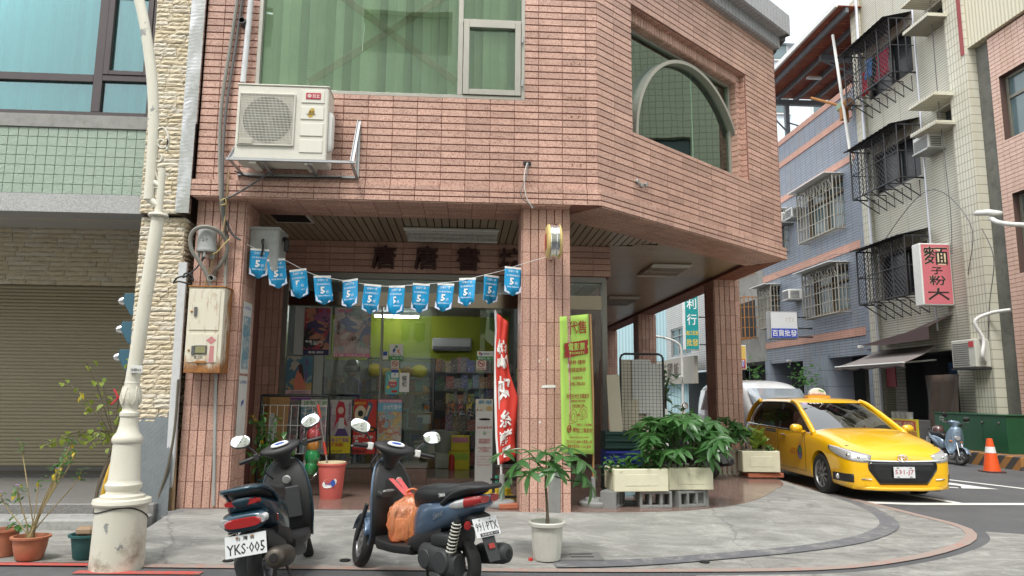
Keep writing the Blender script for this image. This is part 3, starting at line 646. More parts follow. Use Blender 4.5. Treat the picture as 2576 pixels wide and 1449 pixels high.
m_chk = M('chequer_steel', (.21, .23, .245), .42, .55, .15, 4, grime=.3)
MB().box((-.20, 0, 0), (.20, .006, 1.16)).build('plate', m_chk, cpz)
lg = MB()
for j in range(38):
    for i in range(13):
        a = radians(45 if (i+j) % 2 else -45); x0, z0 = -.185+i*.031, .02+j*.030
        lg.box((-.012, -.0025, -.004), (.012, .001, .004), Matrix.Translation((x0, 0, z0)) @ Matrix.Rotation(a, 4, 'Y'))
stuff(lg.build('lug_pattern', m_chk, cpz))
m_wood = M('weathered_wood', (.20, .13, .07), .85, 0, .35, 9, bump=.4); m_wood2 = M('varnished_wood', (.33, .17, .055), .45, 0, .3, 6)
o = MB().box((-.05, 0, 0), (.05, .03, .9), c=.004).build('wood_plank', m_wood); o.location = (-3.10, 8.12, .12); o.rotation_euler = (radians(-6), radians(-4), 0); tag(o, 'weathered plank leaning behind the chequered steel plate', 'plank')
m_pvc = M('white_pvc', (.56, .57, .58), .5, 0, .08, 4, grime=.3)
o = MB().box((-.045, -.02, 0), (.045, .02, 2.75), c=.004).build('cable_duct', m_pvc); o.location = (-3.135, 8.17, .10); o.rotation_euler = (0, radians(-.6), 0); tag(o, 'tall white plastic cable duct between stone pillar and pink column', 'duct')
m_cable = M('black_cable', (.02, .02, .021), .55, 0, .2)
hs_ = smooth_path([(-3.11, 8.13, 1.55), (-3.10, 8.10, 1.0), (-3.14, 8.09, .6), (-3.2, 8.08, .3), (-3.17, 8.07, .13)], 6); tag(MB().tube(hs_, .014, 7).build('drain_hose', M('brown_hose', (.10, .085, .06), .6), None, 1), 'thin brown hose running down beside the white cable duct', 'hose')
yh = smooth_path([PG(282, 1185, .95), PG(280, 1225, .5), PG(271, 1272, .2)], 6); yh = smooth_path([(-3.32, 7.4, .92), (-3.36, 7.3, .7), (-3.40, 7.28, .45), (-3.41, 7.3, .1)], 6)
tag(MB().tube(yh, .022, 8).build('yellow_hose', M('yellow_hose', (.55, .33, .03), .5), None, 1), 'yellow hose bending down behind the white lamp post', 'hose')
for i in range(2):
    o = MB().tube([(0, 0, 0), (.12, .1, 0)], .035, 12).build('pipe_end', M('grey_pipe', (.16, .16, .16), .6), None, 1); o.location = (-3.13+i*.06, 7.99, .10+i*.05); tag(o, ('lower','upper')[i]+' grey pipe stub on the ground by the pink column', 'pipe')
ob = thing('opposite_house', 'cream tiled house across the street, mirrored in the green window', 'building')
t = NT('cream_tile_far'); p_ = t.pos(); br = t.n('ShaderNodeTexBrick', i_Scale=1.0, i_Mortar_Size=.01, i_Brick_Width=.24, i_Row_Height=.07); br.inputs['Color1'].default_value = (.72, .72, .56, 1); br.inputs['Color2'].default_value = (.74, .74, .6, 1); br.inputs['Mortar'].default_value = (.55, .55, .44, 1)
mp = t.n('ShaderNodeMapping'); mp.inputs['Rotation'].default_value = (radians(90), 0, 0); t.l(p_, mp.inputs[0]); t.l(mp.outputs[0], br.inputs['Vector']); t.set(base=br.outputs['Color'], rough=.6)
ow = MB(); ho = []
for x0 in (-3.2, 2.6, 8.6): ho += [(x0+13, q, x0+16, q+1.5) for q in (2.9, 6.1, 9.4, 12.7)]
ho += [(1, 0, 6, 2.3), (7.5, 0, 12.5, 2.3), (14, 0, 19, 2.3)]
backing(ow, (15, -6.5, 0), (-1, 0, 0), 20.5, 18, ho, .3); backing(ow, (-5.55, -6.7, 0), (-1, 0, 0), 20, 7, [], .3); ow.build('wall', t.m, ob)
for q in ho: MB().box((15-q[2], -7.0, q[1]), (15-q[0], -6.9, q[3])).build('window', M('far_window_dark', (.42, .42, .33), .5), ob)
MB().box((-5.5, -14, 17.7), (15, -6.6, 18)).build('roof', m_conc_g, ob)
XR = 13.5
Mr = frame((XR, 0, 0), (0, -1, 0), (0, 0, 1))          # local x = -Y, local y = depth into the house, z up
def R(px, py, X=XR): p = PX(px, py, X); return (-p.y, p.z)
def rows_mat(name, c1, c2, mortar, bw, rh, ms=.012, rough=.6, axis='X', stain=(.3, .22, .12), st=.35, rot=0):
    t = NT(name); p = t.pos(); sx = t.n('ShaderNodeSeparateXYZ'); t.l(p, sx.inputs[0]); cx = t.n('ShaderNodeCombineXYZ')
    t.l(sx.outputs['Y' if axis == 'X' else 'X'], cx.inputs[1 if rot else 0]); t.l(sx.outputs['Z'], cx.inputs[0 if rot else 1])
    br = t.n('ShaderNodeTexBrick', offset=0., squash=1., i_Scale=1., i_Mortar_Size=ms, i_Mortar_Smooth=.1, i_Brick_Width=bw, i_Row_Height=rh); t.l(cx.outputs[0], br.inputs['Vector'])
    for k, c in (('Color1', c1), ('Color2', c2), ('Mortar', mortar)): br.inputs[k].default_value = c4(c)
    sv = t.n('ShaderNodeMapping'); sv.inputs['Scale'].default_value = (1.5, 1.5, .22); t.l(p, sv.inputs[0])
    g = t.ramp(t.noise(1.1, 7, .7, sv.outputs[0]), [(.5, (0, 0, 0)), (.78, (1, 1, 1))]); c = t.mix(t.math('MULTIPLY', g, st), br.outputs['Color'], stain)
    c = t.mix(t.math('MULTIPLY', t.noise(60, 4, .7, p), .25), c, mul(c1, .5)); t.set(base=c, rough=rough); t.bump(br.outputs['Fac'], .25, -.01); return t.m
m_blue = rows_mat('blue_grey_tile', (.235, .27, .325), (.27, .305, .36), (.07, .075, .085), .45, .10, .009)
m_blue_v = rows_mat('blue_grey_column_tile', (.235, .27, .325), (.27, .305, .36), (.07, .075, .085), .6, .11, .008, rot=1)
m_sal = rows_mat('salmon_band', (.56, .30, .22), (.60, .33, .25), (.25, .12, .09), .5, .085, .006)
m_cream = rows_mat('cream_fine_tile', (.56, .545, .455), (.60, .585, .49), (.30, .29, .24), .9, .075, .014, stain=(.36, .27, .13), st=.4)
m_cream2 = rows_mat('cream_pilaster_tile', (.60, .58, .47), (.63, .61, .50), (.26, .25, .2), .11, .24, .010, stain=(.4, .28, .12), st=.45)
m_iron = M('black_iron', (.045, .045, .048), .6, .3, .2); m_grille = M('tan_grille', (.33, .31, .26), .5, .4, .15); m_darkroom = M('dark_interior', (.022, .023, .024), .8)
m_win = M('far_glass', (.10, .15, .16), .12, 0, .25, 1.5, spec=.8); m_wht = M('white_enamel', (.66, .66, .63), .4, 0, .06, 4, grime=.15); m_acw = M('ivory_enamel', (.62, .60, .53), .4, 0, .05, 4, grime=.12)
def bx(mb, x0, x1, z0, z1, y0, y1, c=0): return mb.box((x0, y0, z0), (x1, y1, z1), Mr, c)
bh = thing('blue_tiled_house', 'blue-grey tiled house with salmon bands and barred windows across the side street', 'building')
u0, u1 = -31.5, -22.95; w = MB()
ho = [(a-u0, b, c-u0, d) for a, b, c, d in ((-27.0, 7.5, -24.3, 9.3), (-26.9, 4.5, -24.3, 6.05), (-30.6, 7.6, -28.9, 9.2), (-31.2, 4.5, -29.9, 6.1))]
gap = [(0.3, -.2, 3.4, 2.85), (4.9, -.2, 8.1, 2.85)]
backing(w, Mr @ V((u0, 0, 0)), (0, -1, 0), u1-u0, 12.2, ho+gap, .3); wl = w.build('wall', m_blue, bh)
for z0, z1 in ((3.50, 3.78), (6.5, 6.78), (9.66, 9.9), (11.2, 11.45), (12.18, 12.4)): bx(MB(), u0-.02, -23.25, z0, z1, -.04, .05).build('band', m_sal, bh)
for q in ((-23.25, u1, 3.0, 12.2, -.10, .2), (-27.0, -26.0, -.3, 2.98, -.06, .9), (-31.6, -31.1, -.3, 2.98, -.06, .9), (-23.3, -22.95, -.3, 2.98, -.06, .6)): bx(MB(), *q).build('column', m_blue_v, bh)
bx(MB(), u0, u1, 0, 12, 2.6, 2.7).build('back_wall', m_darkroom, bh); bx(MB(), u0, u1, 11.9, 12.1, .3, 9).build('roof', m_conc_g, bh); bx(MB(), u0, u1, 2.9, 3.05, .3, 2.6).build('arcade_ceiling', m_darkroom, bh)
sh2 = bx(MB(), -25.9, -23.4, 2.4, 2.5, 1.2, 1.3).build('roller_shutter', m_dkfr, bh)
sl = MB(); bx(sl, -1.2, 1.2, 0, .11, 0, .03); slm = MB().box((-.015, -1.22, 0), (.015, 1.22, .10), c=.008).mesh('slat'); slm.materials.append(M('rusty_grey_shutter', (.19, .175, .14), .5, .4, .3, 6, grime=.4))
for i in range(22): o = link('slat', slm, sh2); o.location = (XR+1.25, 24.6, .05+i*.11)
def cage(parent, x0, x1, z0, z1, d, mat, nv=9, nh=4, diag=False, top=True, z1b=None):
    """window grille standing off the wall by d"""
    c = MB(); r = .018; z1b = z1 if z1b is None else z1b; f = lambda a, y, z: Mr @ V((a, y, z))
    for z in (z0, z1): c.tube([f(x0, 0, z), f(x0, -d, z), f(x1, -d, z), f(x1, 0, z)], r*1.5, 5)
    for i in range(nv+1): a = x0+(x1-x0)*i/nv; c.tube([f(a, -d, z0), f(a, -d, z1)], r*(1.6 if i % 3 == 0 else 1), 5)
    for i in range(1, nh): z = z0+(z1-z0)*i/nh; c.tube([f(x0, 0, z), f(x0, -d, z), f(x1, -d, z), f(x1, 0, z)], r, 5)
    for y in (d*.33, d*.66):
        for a in (x0, x1): c.tube([f(a, -y, z0), f(a, -y, z1)], r, 5)
    for i in range(nv+1): a = x0+(x1-x0)*i/nv; c.tube([f(a, -d, z0), f(a, 0, z0)], r, 4)
    if diag:
        for sgn in (1, -1):
            n = int((x1-x0+z1-z0)/.16)
            for i in range(n):
                s = i*.16; a0 = x0+min(s, x1-x0); b0 = z0+max(0, s-(x1-x0)); L = min(a0-x0, z1-b0)
                if L > .05:
                    A, B = (a0, b0), (a0-L, b0+L)
                    if sgn < 0: A, B = (x0+x1-a0, b0), (x0+x1-a0+L, b0+L)
                    c.tube([f(A[0], -d+.01, A[1]), f(B[0], -d+.01, B[1])], .009, 3)
        for i in range(6):
            a = x0+(x1-x0)*(i+.5)/6; c.tube([f(a, -d, z0-.02), f(a, .0, z0-.5), f(a, .0, z0)], .02, 4)
    return c.build('grille', mat, parent)
for k, (a, b, c, d) in enumerate(((-27.0, 7.5, -24.3, 9.3), (-26.9, 4.5, -24.3, 6.05), (-30.6, 7.6, -28.9, 9.2), (-31.2, 4.5, -29.9, 6.1))):
    fr = MB(); bars(fr, Mr, [(a, b, a+.07, d), (c-.07, b, c, d), (a+.07, b, c-.07, b+.07), (a+.07, d-.07, c-.07, d), ((a+c)/2-.03, b+.07, (a+c)/2+.03, d-.07), (a+.07, d-.5, c-.07, d-.44)], .05, .14)
    wo = fr.build('window', M('brown_window_frame', (.22, .15, .08), .5, .3), bh); bx(MB(), a+.06, c-.06, b+.06, d-.06, .16, .17).build('pane', m_win, wo); bx(MB(), a, c, b, d, .5, .52).build('curtain', M('teal_curtain', (.12, .19, .18), .8, 0, .5, 5), wo)
    cage(wo, a-.05, c+.05, b-.12, d+.05, .42, m_grille, 12, 4)
    om = MB(); nn = max(2, round((c-a)/.85))
    for i in range(nn):
        cxx = a+(c-a)*(i+.5)/nn; rr = (c-a)/nn*.46
        om.tube([Mr @ V((cxx+rr*cos(q), -.425, d-.42+rr*sin(q))) for q in [pi*j/8 for j in range(9)]], .018, 4)
        for j in range(1, 6): q = pi*j/6; om.tube([Mr @ V((cxx, -.425, d-.42)), Mr @ V((cxx+rr*cos(q), -.425, d-.42+rr*sin(q)))], .012, 4)
    om.build('ornament', m_grille, wo); bx(MB(), a-.15, c+.1, d+.10, d+.13, -.75, .0).build('rain_hood', m_wht, wo)
bx(MB(), -26.9, -24.6, 12.4, 12.42, .1, .12).build('trim', m_sal, bh)
def wall_ac(px, py, lab, X=XR, w_=.62, h_=.4, d_=.55, col=None):
    u, z = R(px, py, X); t_ = thing('window_air_conditioner', lab, 'air conditioner', Mr @ V((u, 0, z-h_/2)), group='window air conditioners across the side street')
    MB().box((-d_, -w_/2, 0), (.1, w_/2, h_), c=.02).build('case', col or m_wht, t_); fn = MB()
    for i in range(9): fn.box((-d_-.012, -w_/2+.05, .04+i*.036), (-d_+.002, w_/2-.05, .056+i*.036))
    for i in range(6): fn.box((-d_+.06, w_/2*-1-.008, .05+i*.05), (-.12, -w_/2+.002, .075+i*.05))
    fn.build('louvre', m_dgrey, t_); MB().box((-d_-.05, -w_/2, -.05), (0, w_/2, -.004)).build('shelf', m_alu2, t_); return t_
wall_ac(1983, 550, 'upper window air conditioner on the blue house, next to the grille end', XR-.1); wall_ac(2010, 538, 'upper window air conditioner on the blue house, close to the large barred window', XR-.1); wall_ac(2003, 742, 'single lower window air conditioner between two grilles of the blue house', XR-.1)
rc = thing('rooftop_canopy', 'rusty-bottomed sheet metal canopy on steel posts over the blue house roof', 'canopy', (XR, 22, 12.4))
t = NT('rusty_sheet_underside'); p_ = t.pos(); wv = t.n('ShaderNodeTexNoise', i_Scale=3., i_Detail=8., i_Roughness=.7); t.l(p_, wv.inputs['Vector']); t.set(base=t.ramp(wv.outputs['Fac'], [(.3, (.16, .045, .03)), (.55, (.30, .085, .045)), (.75, (.24, .12, .08))]), rough=.8); m_rsheet = t.m
m_steel = M('grey_steel_beam', (.16, .175, .19), .6, .3, .25, 4, grime=.3)
cv = lambda x, y, z: (x-XR, y-22, z-12.4)
for i in range(13):
    y0 = 30.2-i*.60; MB().box(cv(12.65, y0-.585, 14.8+.012*(i % 3)), cv(18.2, y0, 14.83+.012*(i % 3))).build('roof_board', m_rsheet, rc)
for x in (13.0, 13.85, 14.7, 15.55, 16.4, 17.25): MB().box(cv(x-.055, 22.45, 14.6), cv(x+.055, 30.15, 14.795)).build('rafter', m_steel, rc)
for y in (29.9, 25.6): MB().box(cv(12.95 if y > 28 else 13.6, y-.09, 14.36), cv(18, y+.09, 14.595)).build('beam', m_steel, rc)
MB().box(cv(12.55, 22.4, 14.76), cv(12.645, 30.25, 14.95)).build('fascia', m_wht, rc)
for x, y in ((14.2, 29.9), (15.4, 25.6), (16.4, 29.9)): MB().box(cv(x-.09, y-.09, 11.5), cv(x+.09, y+.09, 14.355)).build('post', m_steel, rc)
ps = MB(); ps.tube([cv(14.2, 29.8, 13.0), cv(13.0, 29.8, 14.3)], .04, 5); ps.tube([cv(15.4, 25.5, 13.6), cv(13.7, 25.5, 14.3)], .045, 5); ps.tube([cv(14.2, 29.8, 13.5), cv(16.6, 29.8, 12.8)], .035, 5); ps.build('brace', m_steel, rc); MB().box(cv(14.0, 27.4, 14.5), cv(14.6, 27.55, 14.58)).build('strip_light', m_wht, rc)
hz = thing('rusty_hoist', 'rusty hoist arm and motor hanging over the blue house parapet', 'hoist', Mr @ V((-23.0, -.1, 11.5)))
h_ = MB(); h_.tube([(-.2, .3, .0), (-.9, 1.3, .75)], .05, 6); h_.tube([(-.05, .15, -.15), (-.7, 1.2, .65)], .03, 5); h_.build('arm', m_rust, hz); MB().lathe([(.0001, -.12), (.16, -.12), (.18, 0), (.16, .12), (.0001, .12)], 14, Matrix.Translation((-.3, -.05, .0)) @ Matrix.Rotation(1.3, 4, 'X')).build('motor', m_rust, hz, 1)
h2 = MB(); h2.box((-.5, .0, -.55), (-.35, .18, -.1)); h2.box((-.3, .1, -.6), (-.2, .25, -.15)); h2.build('hook_block', m_rust, hz); MB().box((-.5, .05, -.15), (-.1, .4, .12), c=.05).build('cover_cloth', M('green_rag', (.25, .33, .22), .9, 0, .4, 9), hz)
ch = thing('cream_tiled_house', 'tall cream tiled house with diagonal mesh window cages between blue and salmon houses', 'building')
u0, u1 = -22.93, -17.42; w = MB()
hc = [(a-u0, b, c-u0, d) for a, b, c, d in ((-22.3, 11.3, -19.9, 12.8), (-22.3, 8.0, -19.9, 9.4), (-22.3, 4.5, -19.9, 6.0))]+[(.45, -.3, 3.9, 2.75), (3.9, 9.05, 4.75, 9.6), (3.9, 12.2, 4.75, 12.75)]
backing(w, Mr @ V((u0, 0, 0)), (0, -1, 0), u1-u0-.75, 16, hc, .3); w.build('wall', m_cream, ch)
bx(MB(), u0, u0+.4, -.3, 15.2, -.14, .2).build('pilaster', m_cream2, ch); bx(MB(), u1-.75, u1, -.3, 16, -.18, .3).build('pilaster', m_cream2, ch)
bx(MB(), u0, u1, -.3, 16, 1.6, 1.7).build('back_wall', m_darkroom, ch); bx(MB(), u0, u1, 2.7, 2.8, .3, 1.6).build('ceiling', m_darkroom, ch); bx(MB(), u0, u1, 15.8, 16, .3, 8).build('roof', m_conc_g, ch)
for a, b, c, d in ((-22.3, 11.3, -19.9, 12.8), (-22.3, 8.0, -19.9, 9.4), (-22.3, 4.5, -19.9, 6.0)):
    fr = MB(); bars(fr, Mr, [(a, b, a+.08, d), (c-.08, b, c, d), (a+.08, b, c-.08, b+.08), (a+.08, d-.08, c-.08, d), ((a+c)/2-.04, b+.08, (a+c)/2+.04, d-.08)], .05, .14)
    wo = fr.build('window', m_dkfr, ch); bx(MB(), a, c, b, d, .18, .19).build('pane', M('dark_far_glass', (.03, .035, .038), .25), wo); cage(wo, a-.1, c+.1, b-.12, d+.12, .75, m_iron, 4, 2, True)
    v = [Mr @ V(q) for q in ((a-.2, -.95, d+.12), (c+.15, -.95, d+.12), (c+.15, 0, d+.35), (a-.2, 0, d+.35))]; rh = MB()
    n = 24
    P0 = [[v[0].lerp(v[1], i/n)+V((0, 0, .02*(i % 2))) for i in range(n+1)], [v[3].lerp(v[2], i/n)+V((0, 0, .02*(i % 2))) for i in range(n+1)]]; rh.grid(P0).build('rain_hood', m_iron, wo, solid=.01)
for z in (12.0, 12.85, 8.85, 9.68): bx(MB(), u1-1.75, u1-.6, z, z+.10, -.75, .0).build('ledge', m_cream2, ch)
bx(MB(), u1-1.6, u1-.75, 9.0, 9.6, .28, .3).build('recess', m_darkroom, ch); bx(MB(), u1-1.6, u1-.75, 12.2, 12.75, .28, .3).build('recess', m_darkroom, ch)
wall_ac(2345, 362, 'small window air conditioner on a cream ledge high on the cream house', XR-.15, .7, .46, .5)
for u, r, z0, z1 in ((-22.4, .05, 0, 16), (-19.45, .03, 3.3, 16)): MB().tube([Mr @ V((u, -.2, z0)), Mr @ V((u, -.2, z1))], r, 8).build('drainpipe', M('silver_pipe', (.55, .56, .6), .4, .4), ch, 1)
tag(MB().tube([Mr @ V((-22.75, -.5, 9.2)), Mr @ V((-23.3, -.6, 14.2))], .05, 8).build('leaning_pipe', m_wht, None, 1), 'long white pipe leaning between the blue house and the cream house', 'pipe')
def cloth(name, u, z, wd, h, col, lab, y=-.45):
    P = [[Mr @ V((u+wd*(i/6-.5)*(1-.15*sin(j)), y+.05*sin(i*2.2+j), z-h*j/5)) for i in range(7)] for j in range(6)]
    tag(MB().grid(P).build(name, M(name+str(round(u, 1)), col, .9, 0, .3, 6), None, 2, solid=.01), lab, 'laundry')
cloth('red_shirt', -20.75, 12.3, .7, .85, (.34, .02, .05), 'dark red shirt drying inside the topmost mesh cage'); cloth('blue_shirt', -21.25, 12.25, .38, .6, (.08, .22, .5), 'blue patterned shirt drying inside the topmost mesh cage', -.6); cloth('crimson_shirt', -21.65, 12.05, .35, .8, (.42, .02, .04), 'narrow crimson cloth drying beside the blue shirt in the topmost cage', -.5)
sh = thing('salmon_tiled_house', 'salmon square-tiled house at the edge of the photo with grey framed windows', 'building')
u0, u1 = -16.85, -12.9; w = MB(); hs2 = [(0.28, 7.85, 4.2, 9.55), (.35, 4.45, 4.2, 6.45)]
backing(w, Mr @ V((u0, 0, -.3)), (0, -1, 0), u1-u0, 11.2, [(a, b+.3, c, d+.3) for a, b, c, d in hs2], .25); w.build('wall', M('salmon_joint', (.10, .06, .05), .9), sh)
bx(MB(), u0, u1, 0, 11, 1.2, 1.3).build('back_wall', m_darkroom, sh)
t = NT('salmon_tile'); p_ = t.pos(); c = t.mix(t.rnd(), (.56, .37, .29), (.61, .41, .33)); sv = t.n('ShaderNodeMapping'); sv.inputs['Scale'].default_value = (1.5, 1.5, .2); t.l(p_, sv.inputs[0])
t.set(base=t.mix(t.math('MULTIPLY', t.ramp(t.noise(1.3, 7, .7, sv.outputs[0]), [(.55, (0, 0, 0)), (.75, (1, 1, 1))]), .5), c, (.38, .22, .10)), rough=.45)
TT = Tiler(sh, t.m, 300); TT.face(Mr @ V((u0, 0, -.3)), (0, -1, 0), (0, 0, 1), 3.9, 11.0, .205, .108, .010, .012, [(a, b+.3, c, d+.3) for a, b, c, d in hs2]); TT.finish()
for a, b, c, d in hs2:
    a += u0; c += u0; fr = MB(); bars(fr, Mr, [(a, b, a+.08, d), (a+.08, b, c, b+.09), (a+.08, d-.08, c, d), (a+.08, d-.62, c, d-.54), (a+1.2, b, a+1.28, d)], .16, .24); wo = fr.build('window', M('grey_window_frame', (.22, .21, .17), .5, .4), sh); bx(MB(), a, c, b, d, .2, .21).build('pane', m_win, wo)
t = NT('cream_corrugated'); p_ = t.pos(); wv = t.n('ShaderNodeTexWave', bands_direction='Y', i_Scale=2.6); t.l(p_, wv.inputs['Vector']); t.set(base=(.60, .56, .42), rough=.6); t.bump(wv.outputs['Fac'], .6, .03)
bx(MB(), u0-.7, u1, 10.75, 16, -.12, .1).build('corrugated_cladding', t.m, sh); bx(MB(), u0-.75, u0-.62, 10.6, 16, -.2, .0).build('red_corner_trim', M('maroon_trim', (.28, .05, .05), .6), sh)
cc = thing('cream_corner_house', 'cream tiled corner house mirrored in the arched window', 'building'); w = MB(); hk = [(1.5, 4.2, 4.2, 6), (1.5, 7.4, 4.2, 9.2), (5.4, 4.2, 8, 6), (5.4, 7.4, 8, 9.2), (1, 0, 8, 2.8)]
backing(w, Mr @ V((-12.88, 0, -.3)), (0, -1, 0), 9, 13, hk, .3); w.build('wall', rows_mat('cream_square_tile', (.74, .73, .56), (.76, .75, .6), (.45, .46, .36), .2, .2, .012, st=.15), cc)
for a, b, c, d in hk: bx(MB(), a-12.88, c-12.88, b-.3, d-.3, .2, .25).build('window', m_win, cc)
gw = thing('concrete_party_wall', 'narrow bare grey concrete wall between the cream and salmon houses', 'wall'); bx(MB(), -17.42, -16.86, -.3, 13.5, .1, 3).build('slab', M('dirty_concrete', (.145, .145, .125), .95, 0, .4, 1.5, bump=.5, bscale=30, grime=.6), gw)
m_grey_t = rows_mat('pale_grey_tile', (.50, .50, .48), (.55, .55, .53), (.22, .22, .21), .3, .13, .015)
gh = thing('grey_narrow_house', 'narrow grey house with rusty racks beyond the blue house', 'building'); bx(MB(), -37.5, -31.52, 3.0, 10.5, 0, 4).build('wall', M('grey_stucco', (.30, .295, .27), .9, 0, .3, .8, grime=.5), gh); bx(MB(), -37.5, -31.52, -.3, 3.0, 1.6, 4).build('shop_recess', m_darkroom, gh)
for z in (4.2, 7.2): wo = bx(MB(), -36, -32.6, z, z+1.7, -.02, .1).build('window', m_darkroom, gh); cage(wo, -36.1, -32.4, z-.1, z+1.8, .6, m_rust, 9, 4)
wh = thing('white_tiled_house', 'white tiled house with sliding windows far down the side street', 'building'); w = MB(); hw = [(1, 3.9, 5.2, 5.7), (1, 7.2, 5.2, 9)]; backing(w, Mr @ V((-47.5, 0, 2.9)), (0, -1, 0), 9.9, 8.5, [(a, b-2.9, c, d-2.9) for a, b, c, d in hw], .3); w.build('wall', m_grey_t, wh)
bx(MB(), -47.5, -37.6, -.3, 2.9, 1.4, 1.6).build('shop_front', m_darkroom, wh); bx(MB(), -47.5, -39, 2.1, 3.6, -.9, -.7).build('sign_board', M('stone_sign_board', (.30, .28, .235), .8), wh)
for i, c_ in enumerate('城國飯'): txt(c_, wh, frame((XR, 0, 0), (0, -1, 0), (0, 0, 1)), -45+i*1.3, 2.9, 1.0, .95, M('brown_letter', (.09, .055, .035), .6), 'character', -.93, bold=.02)
for a, b, c, d in hw:
    a -= 47.5; c -= 47.5; fr = MB(); bars(fr, Mr, [(a, b, a+.1, d), (c-.1, b, c, d), (a, b, c, b+.1), (a, d-.1, c, d), (a, d-.55, c, d-.47), (a+1.4, b, a+1.48, d), (a+2.8, b, a+2.88, d)], .05, .15); wo = fr.build('window', m_alu2, wh); bx(MB(), a, c, b, d, .12, .13).build('pane', m_win, wo)
t = NT('blue_corrugated'); p_ = t.pos(); wv = t.n('ShaderNodeTexWave', bands_direction='X', i_Scale=1.2); t.l(p_, wv.inputs['Vector']); t.set(base=t.mix(wv.outputs['Fac'], (.28, .42, .45), (.42, .56, .58)), rough=.6)
bt = thing('blue_sheeted_house', 'house sheeted in pale blue corrugated metal at the end of the street', 'building'); MB().box((4, 58, -.5), (24, 66, 13)).build('wall', t.m, bt); MB().box((4, 57.4, 2.6), (24, 58, 2.9)).build('awning', M('dark_green_awning', (.03, .10, .06), .7), bt)
fb = thing('pale_far_block', 'pale blue-white apartment block behind the rooftop canopy', 'building'); m_pale = M('pale_plaster', (.58, .64, .68), .9, 0, .12, .3); MB().box((16.5, 40, 0), (34, 52, 26)).build('wall', m_pale, fb)
for i in range(4):
    for j in range(6):
        wo = MB().box((17.3+i*3.2, 39.85, 4.5+j*3.4), (19.2+i*3.2, 40.05, 6.1+j*3.4)).build('window', m_wht, fb); MB().box((17.4+i*3.2, 39.82, 4.6+j*3.4), (18.2+i*3.2, 39.84, 6.0+j*3.4)).build('pane', m_win, wo); MB().box((18.3+i*3.2, 39.82, 4.6+j*3.4), (19.1+i*3.2, 39.84, 6.0+j*3.4)).build('pane', m_win, wo)
MB().box((16.3, 39.6, 22.5), (34.2, 40, 22.8)).build('ledge', m_pale, fb)
def sign_box(name, lab, px0, px1, py0, py1, Y, th, side, face):
    a = PY(px0, (py0+py1)/2, Y); b = PY(px1, (py0+py1)/2, Y); zt = PY((px0+px1)/2, py0, Y).z; zb = PY((px0+px1)/2, py1, Y).z
    s_ = thing(name, lab, 'sign', ((a.x+b.x)/2, Y, zb)); wd, h = b.x-a.x, zt-zb
    MB().box((-wd/2, 0, 0), (wd/2, th, h), c=.02).build('case', side, s_); MB().box((-wd/2+.04, -.006, .04), (wd/2-.04, .002, h-.04)).build('face', face, s_)
    return s_, wd, h, frame((0, 0, 0), (1, 0, 0), (0, 0, 1))
m_signp = M('pink_sign_face', (.60, .16, .19), .45, 0, .04); m_ink = M('black_ink', (.02, .02, .02), .6); m_cream_l = M('cream_outline', (.78, .66, .42), .6); m_blue_s = M('blue_sign_face', (.03, .06, .42), .45); m_white_l = M('white_lettering', (.78, .78, .76), .6, 0, .03)
s_, wd, h, Ms = sign_box('noodle_sign', 'pink vertical noodle shop sign box with black characters on the cream house', 2318, 2396, 612, 768, 18.9, .36, m_wht, m_signp)
for c_, fz, fw in (('麵', .80, .80), ('子', .555, .40), ('粉', .40, .56), ('大', .18, .74)):
    fh = {'麵': .30, '子': .12, '粉': .16, '大': .2}[c_]
    bd_ = .004 if c_ == '麵' else .014; txt(c_, s_, Ms, 0, h*fz, wd*fw, h*fh, m_cream_l, 'character_outline', -.009, bold=bd_*2.2); txt(c_, s_, Ms, 0, h*fz, wd*fw*.97, h*fh*.975, m_ink, 'character', -.012, bold=bd_)
rk = MB(); X0 = wd/2
for z in (.1, h*.5, h-.1): rk.tube([(X0, .1, z), (X0+.75, .1, z)], .025, 5)
rk.tube([(X0+.6, .1, .0), (X0+.6, .1, h)], .025, 5); rk.build('bracket', m_iron, s_)
s_, wd, h, Ms = sign_box('wholesale_sign', 'white and blue lightbox sign with white wholesale characters on the blue house', 1937, 2008, 783, 853, 26.8, .35, m_alu2, M('blank_white_face', (.66, .67, .68), .5, 0, .06))
MB().box((-wd/2+.05, -.012, .05), (wd/2-.05, -.004, h*.38)).build('blue_panel', m_blue_s, s_); txt('百貨批發', s_, Ms, 0, h*.215, wd*.86, h*.24, m_white_l, 'lettering', -.016, bold=.03)
txt('巾', s_, Ms, wd*.2, h*.7, wd*.28, h*.22, M('faded_letter', (.55, .52, .45), .7), 'faded_character', -.009, bold=.02)
rk = MB(); [rk.tube([(wd/2, .1, z), (wd/2+.6, .1, z)], .03, 5) for z in (.1, h*.4, h*.8)]; rk.build('bracket', m_iron, s_)
s_, wd, h, Ms = sign_box('teal_import_sign', 'tall teal sign with white and yellow characters far down the side street', 1722, 1758, 715, 880, 38.5, .4, m_wht, M('teal_sign_face', (.01, .27, .27), .45)); m_yel = M('yellow_letter', (.75, .52, .05), .6)
for c_, fz in (('大', .93), ('利', .70), ('行', .46)): txt(c_, s_, Ms, 0, h*fz, wd*.68, h*.165, m_white_l, 'character', -.01, bold=.03)
txt('進口百貨', s_, Ms, 0, h*.255, wd*.84, h*.07, m_yel, 'lettering', -.01, bold=.02); txt('批發', s_, Ms, 0, h*.11, wd*.8, h*.11, m_yel, 'lettering', -.01, bold=.03)
rk = MB(); [rk.tube([(wd/2, .1, z), (wd/2+1.2, .1, z)], .04, 5) for z in (.3, h*.5, h*.9)]; rk.build('bracket', m_iron, s_)
s_, wd, h, Ms = sign_box('hall_sign', 'yellow sign with a red bordered blue character behind the arcade column', 1848, 1878, 868, 930, 31.8, .3, m_wht, M('yellow_face', (.70, .48, .12), .5))
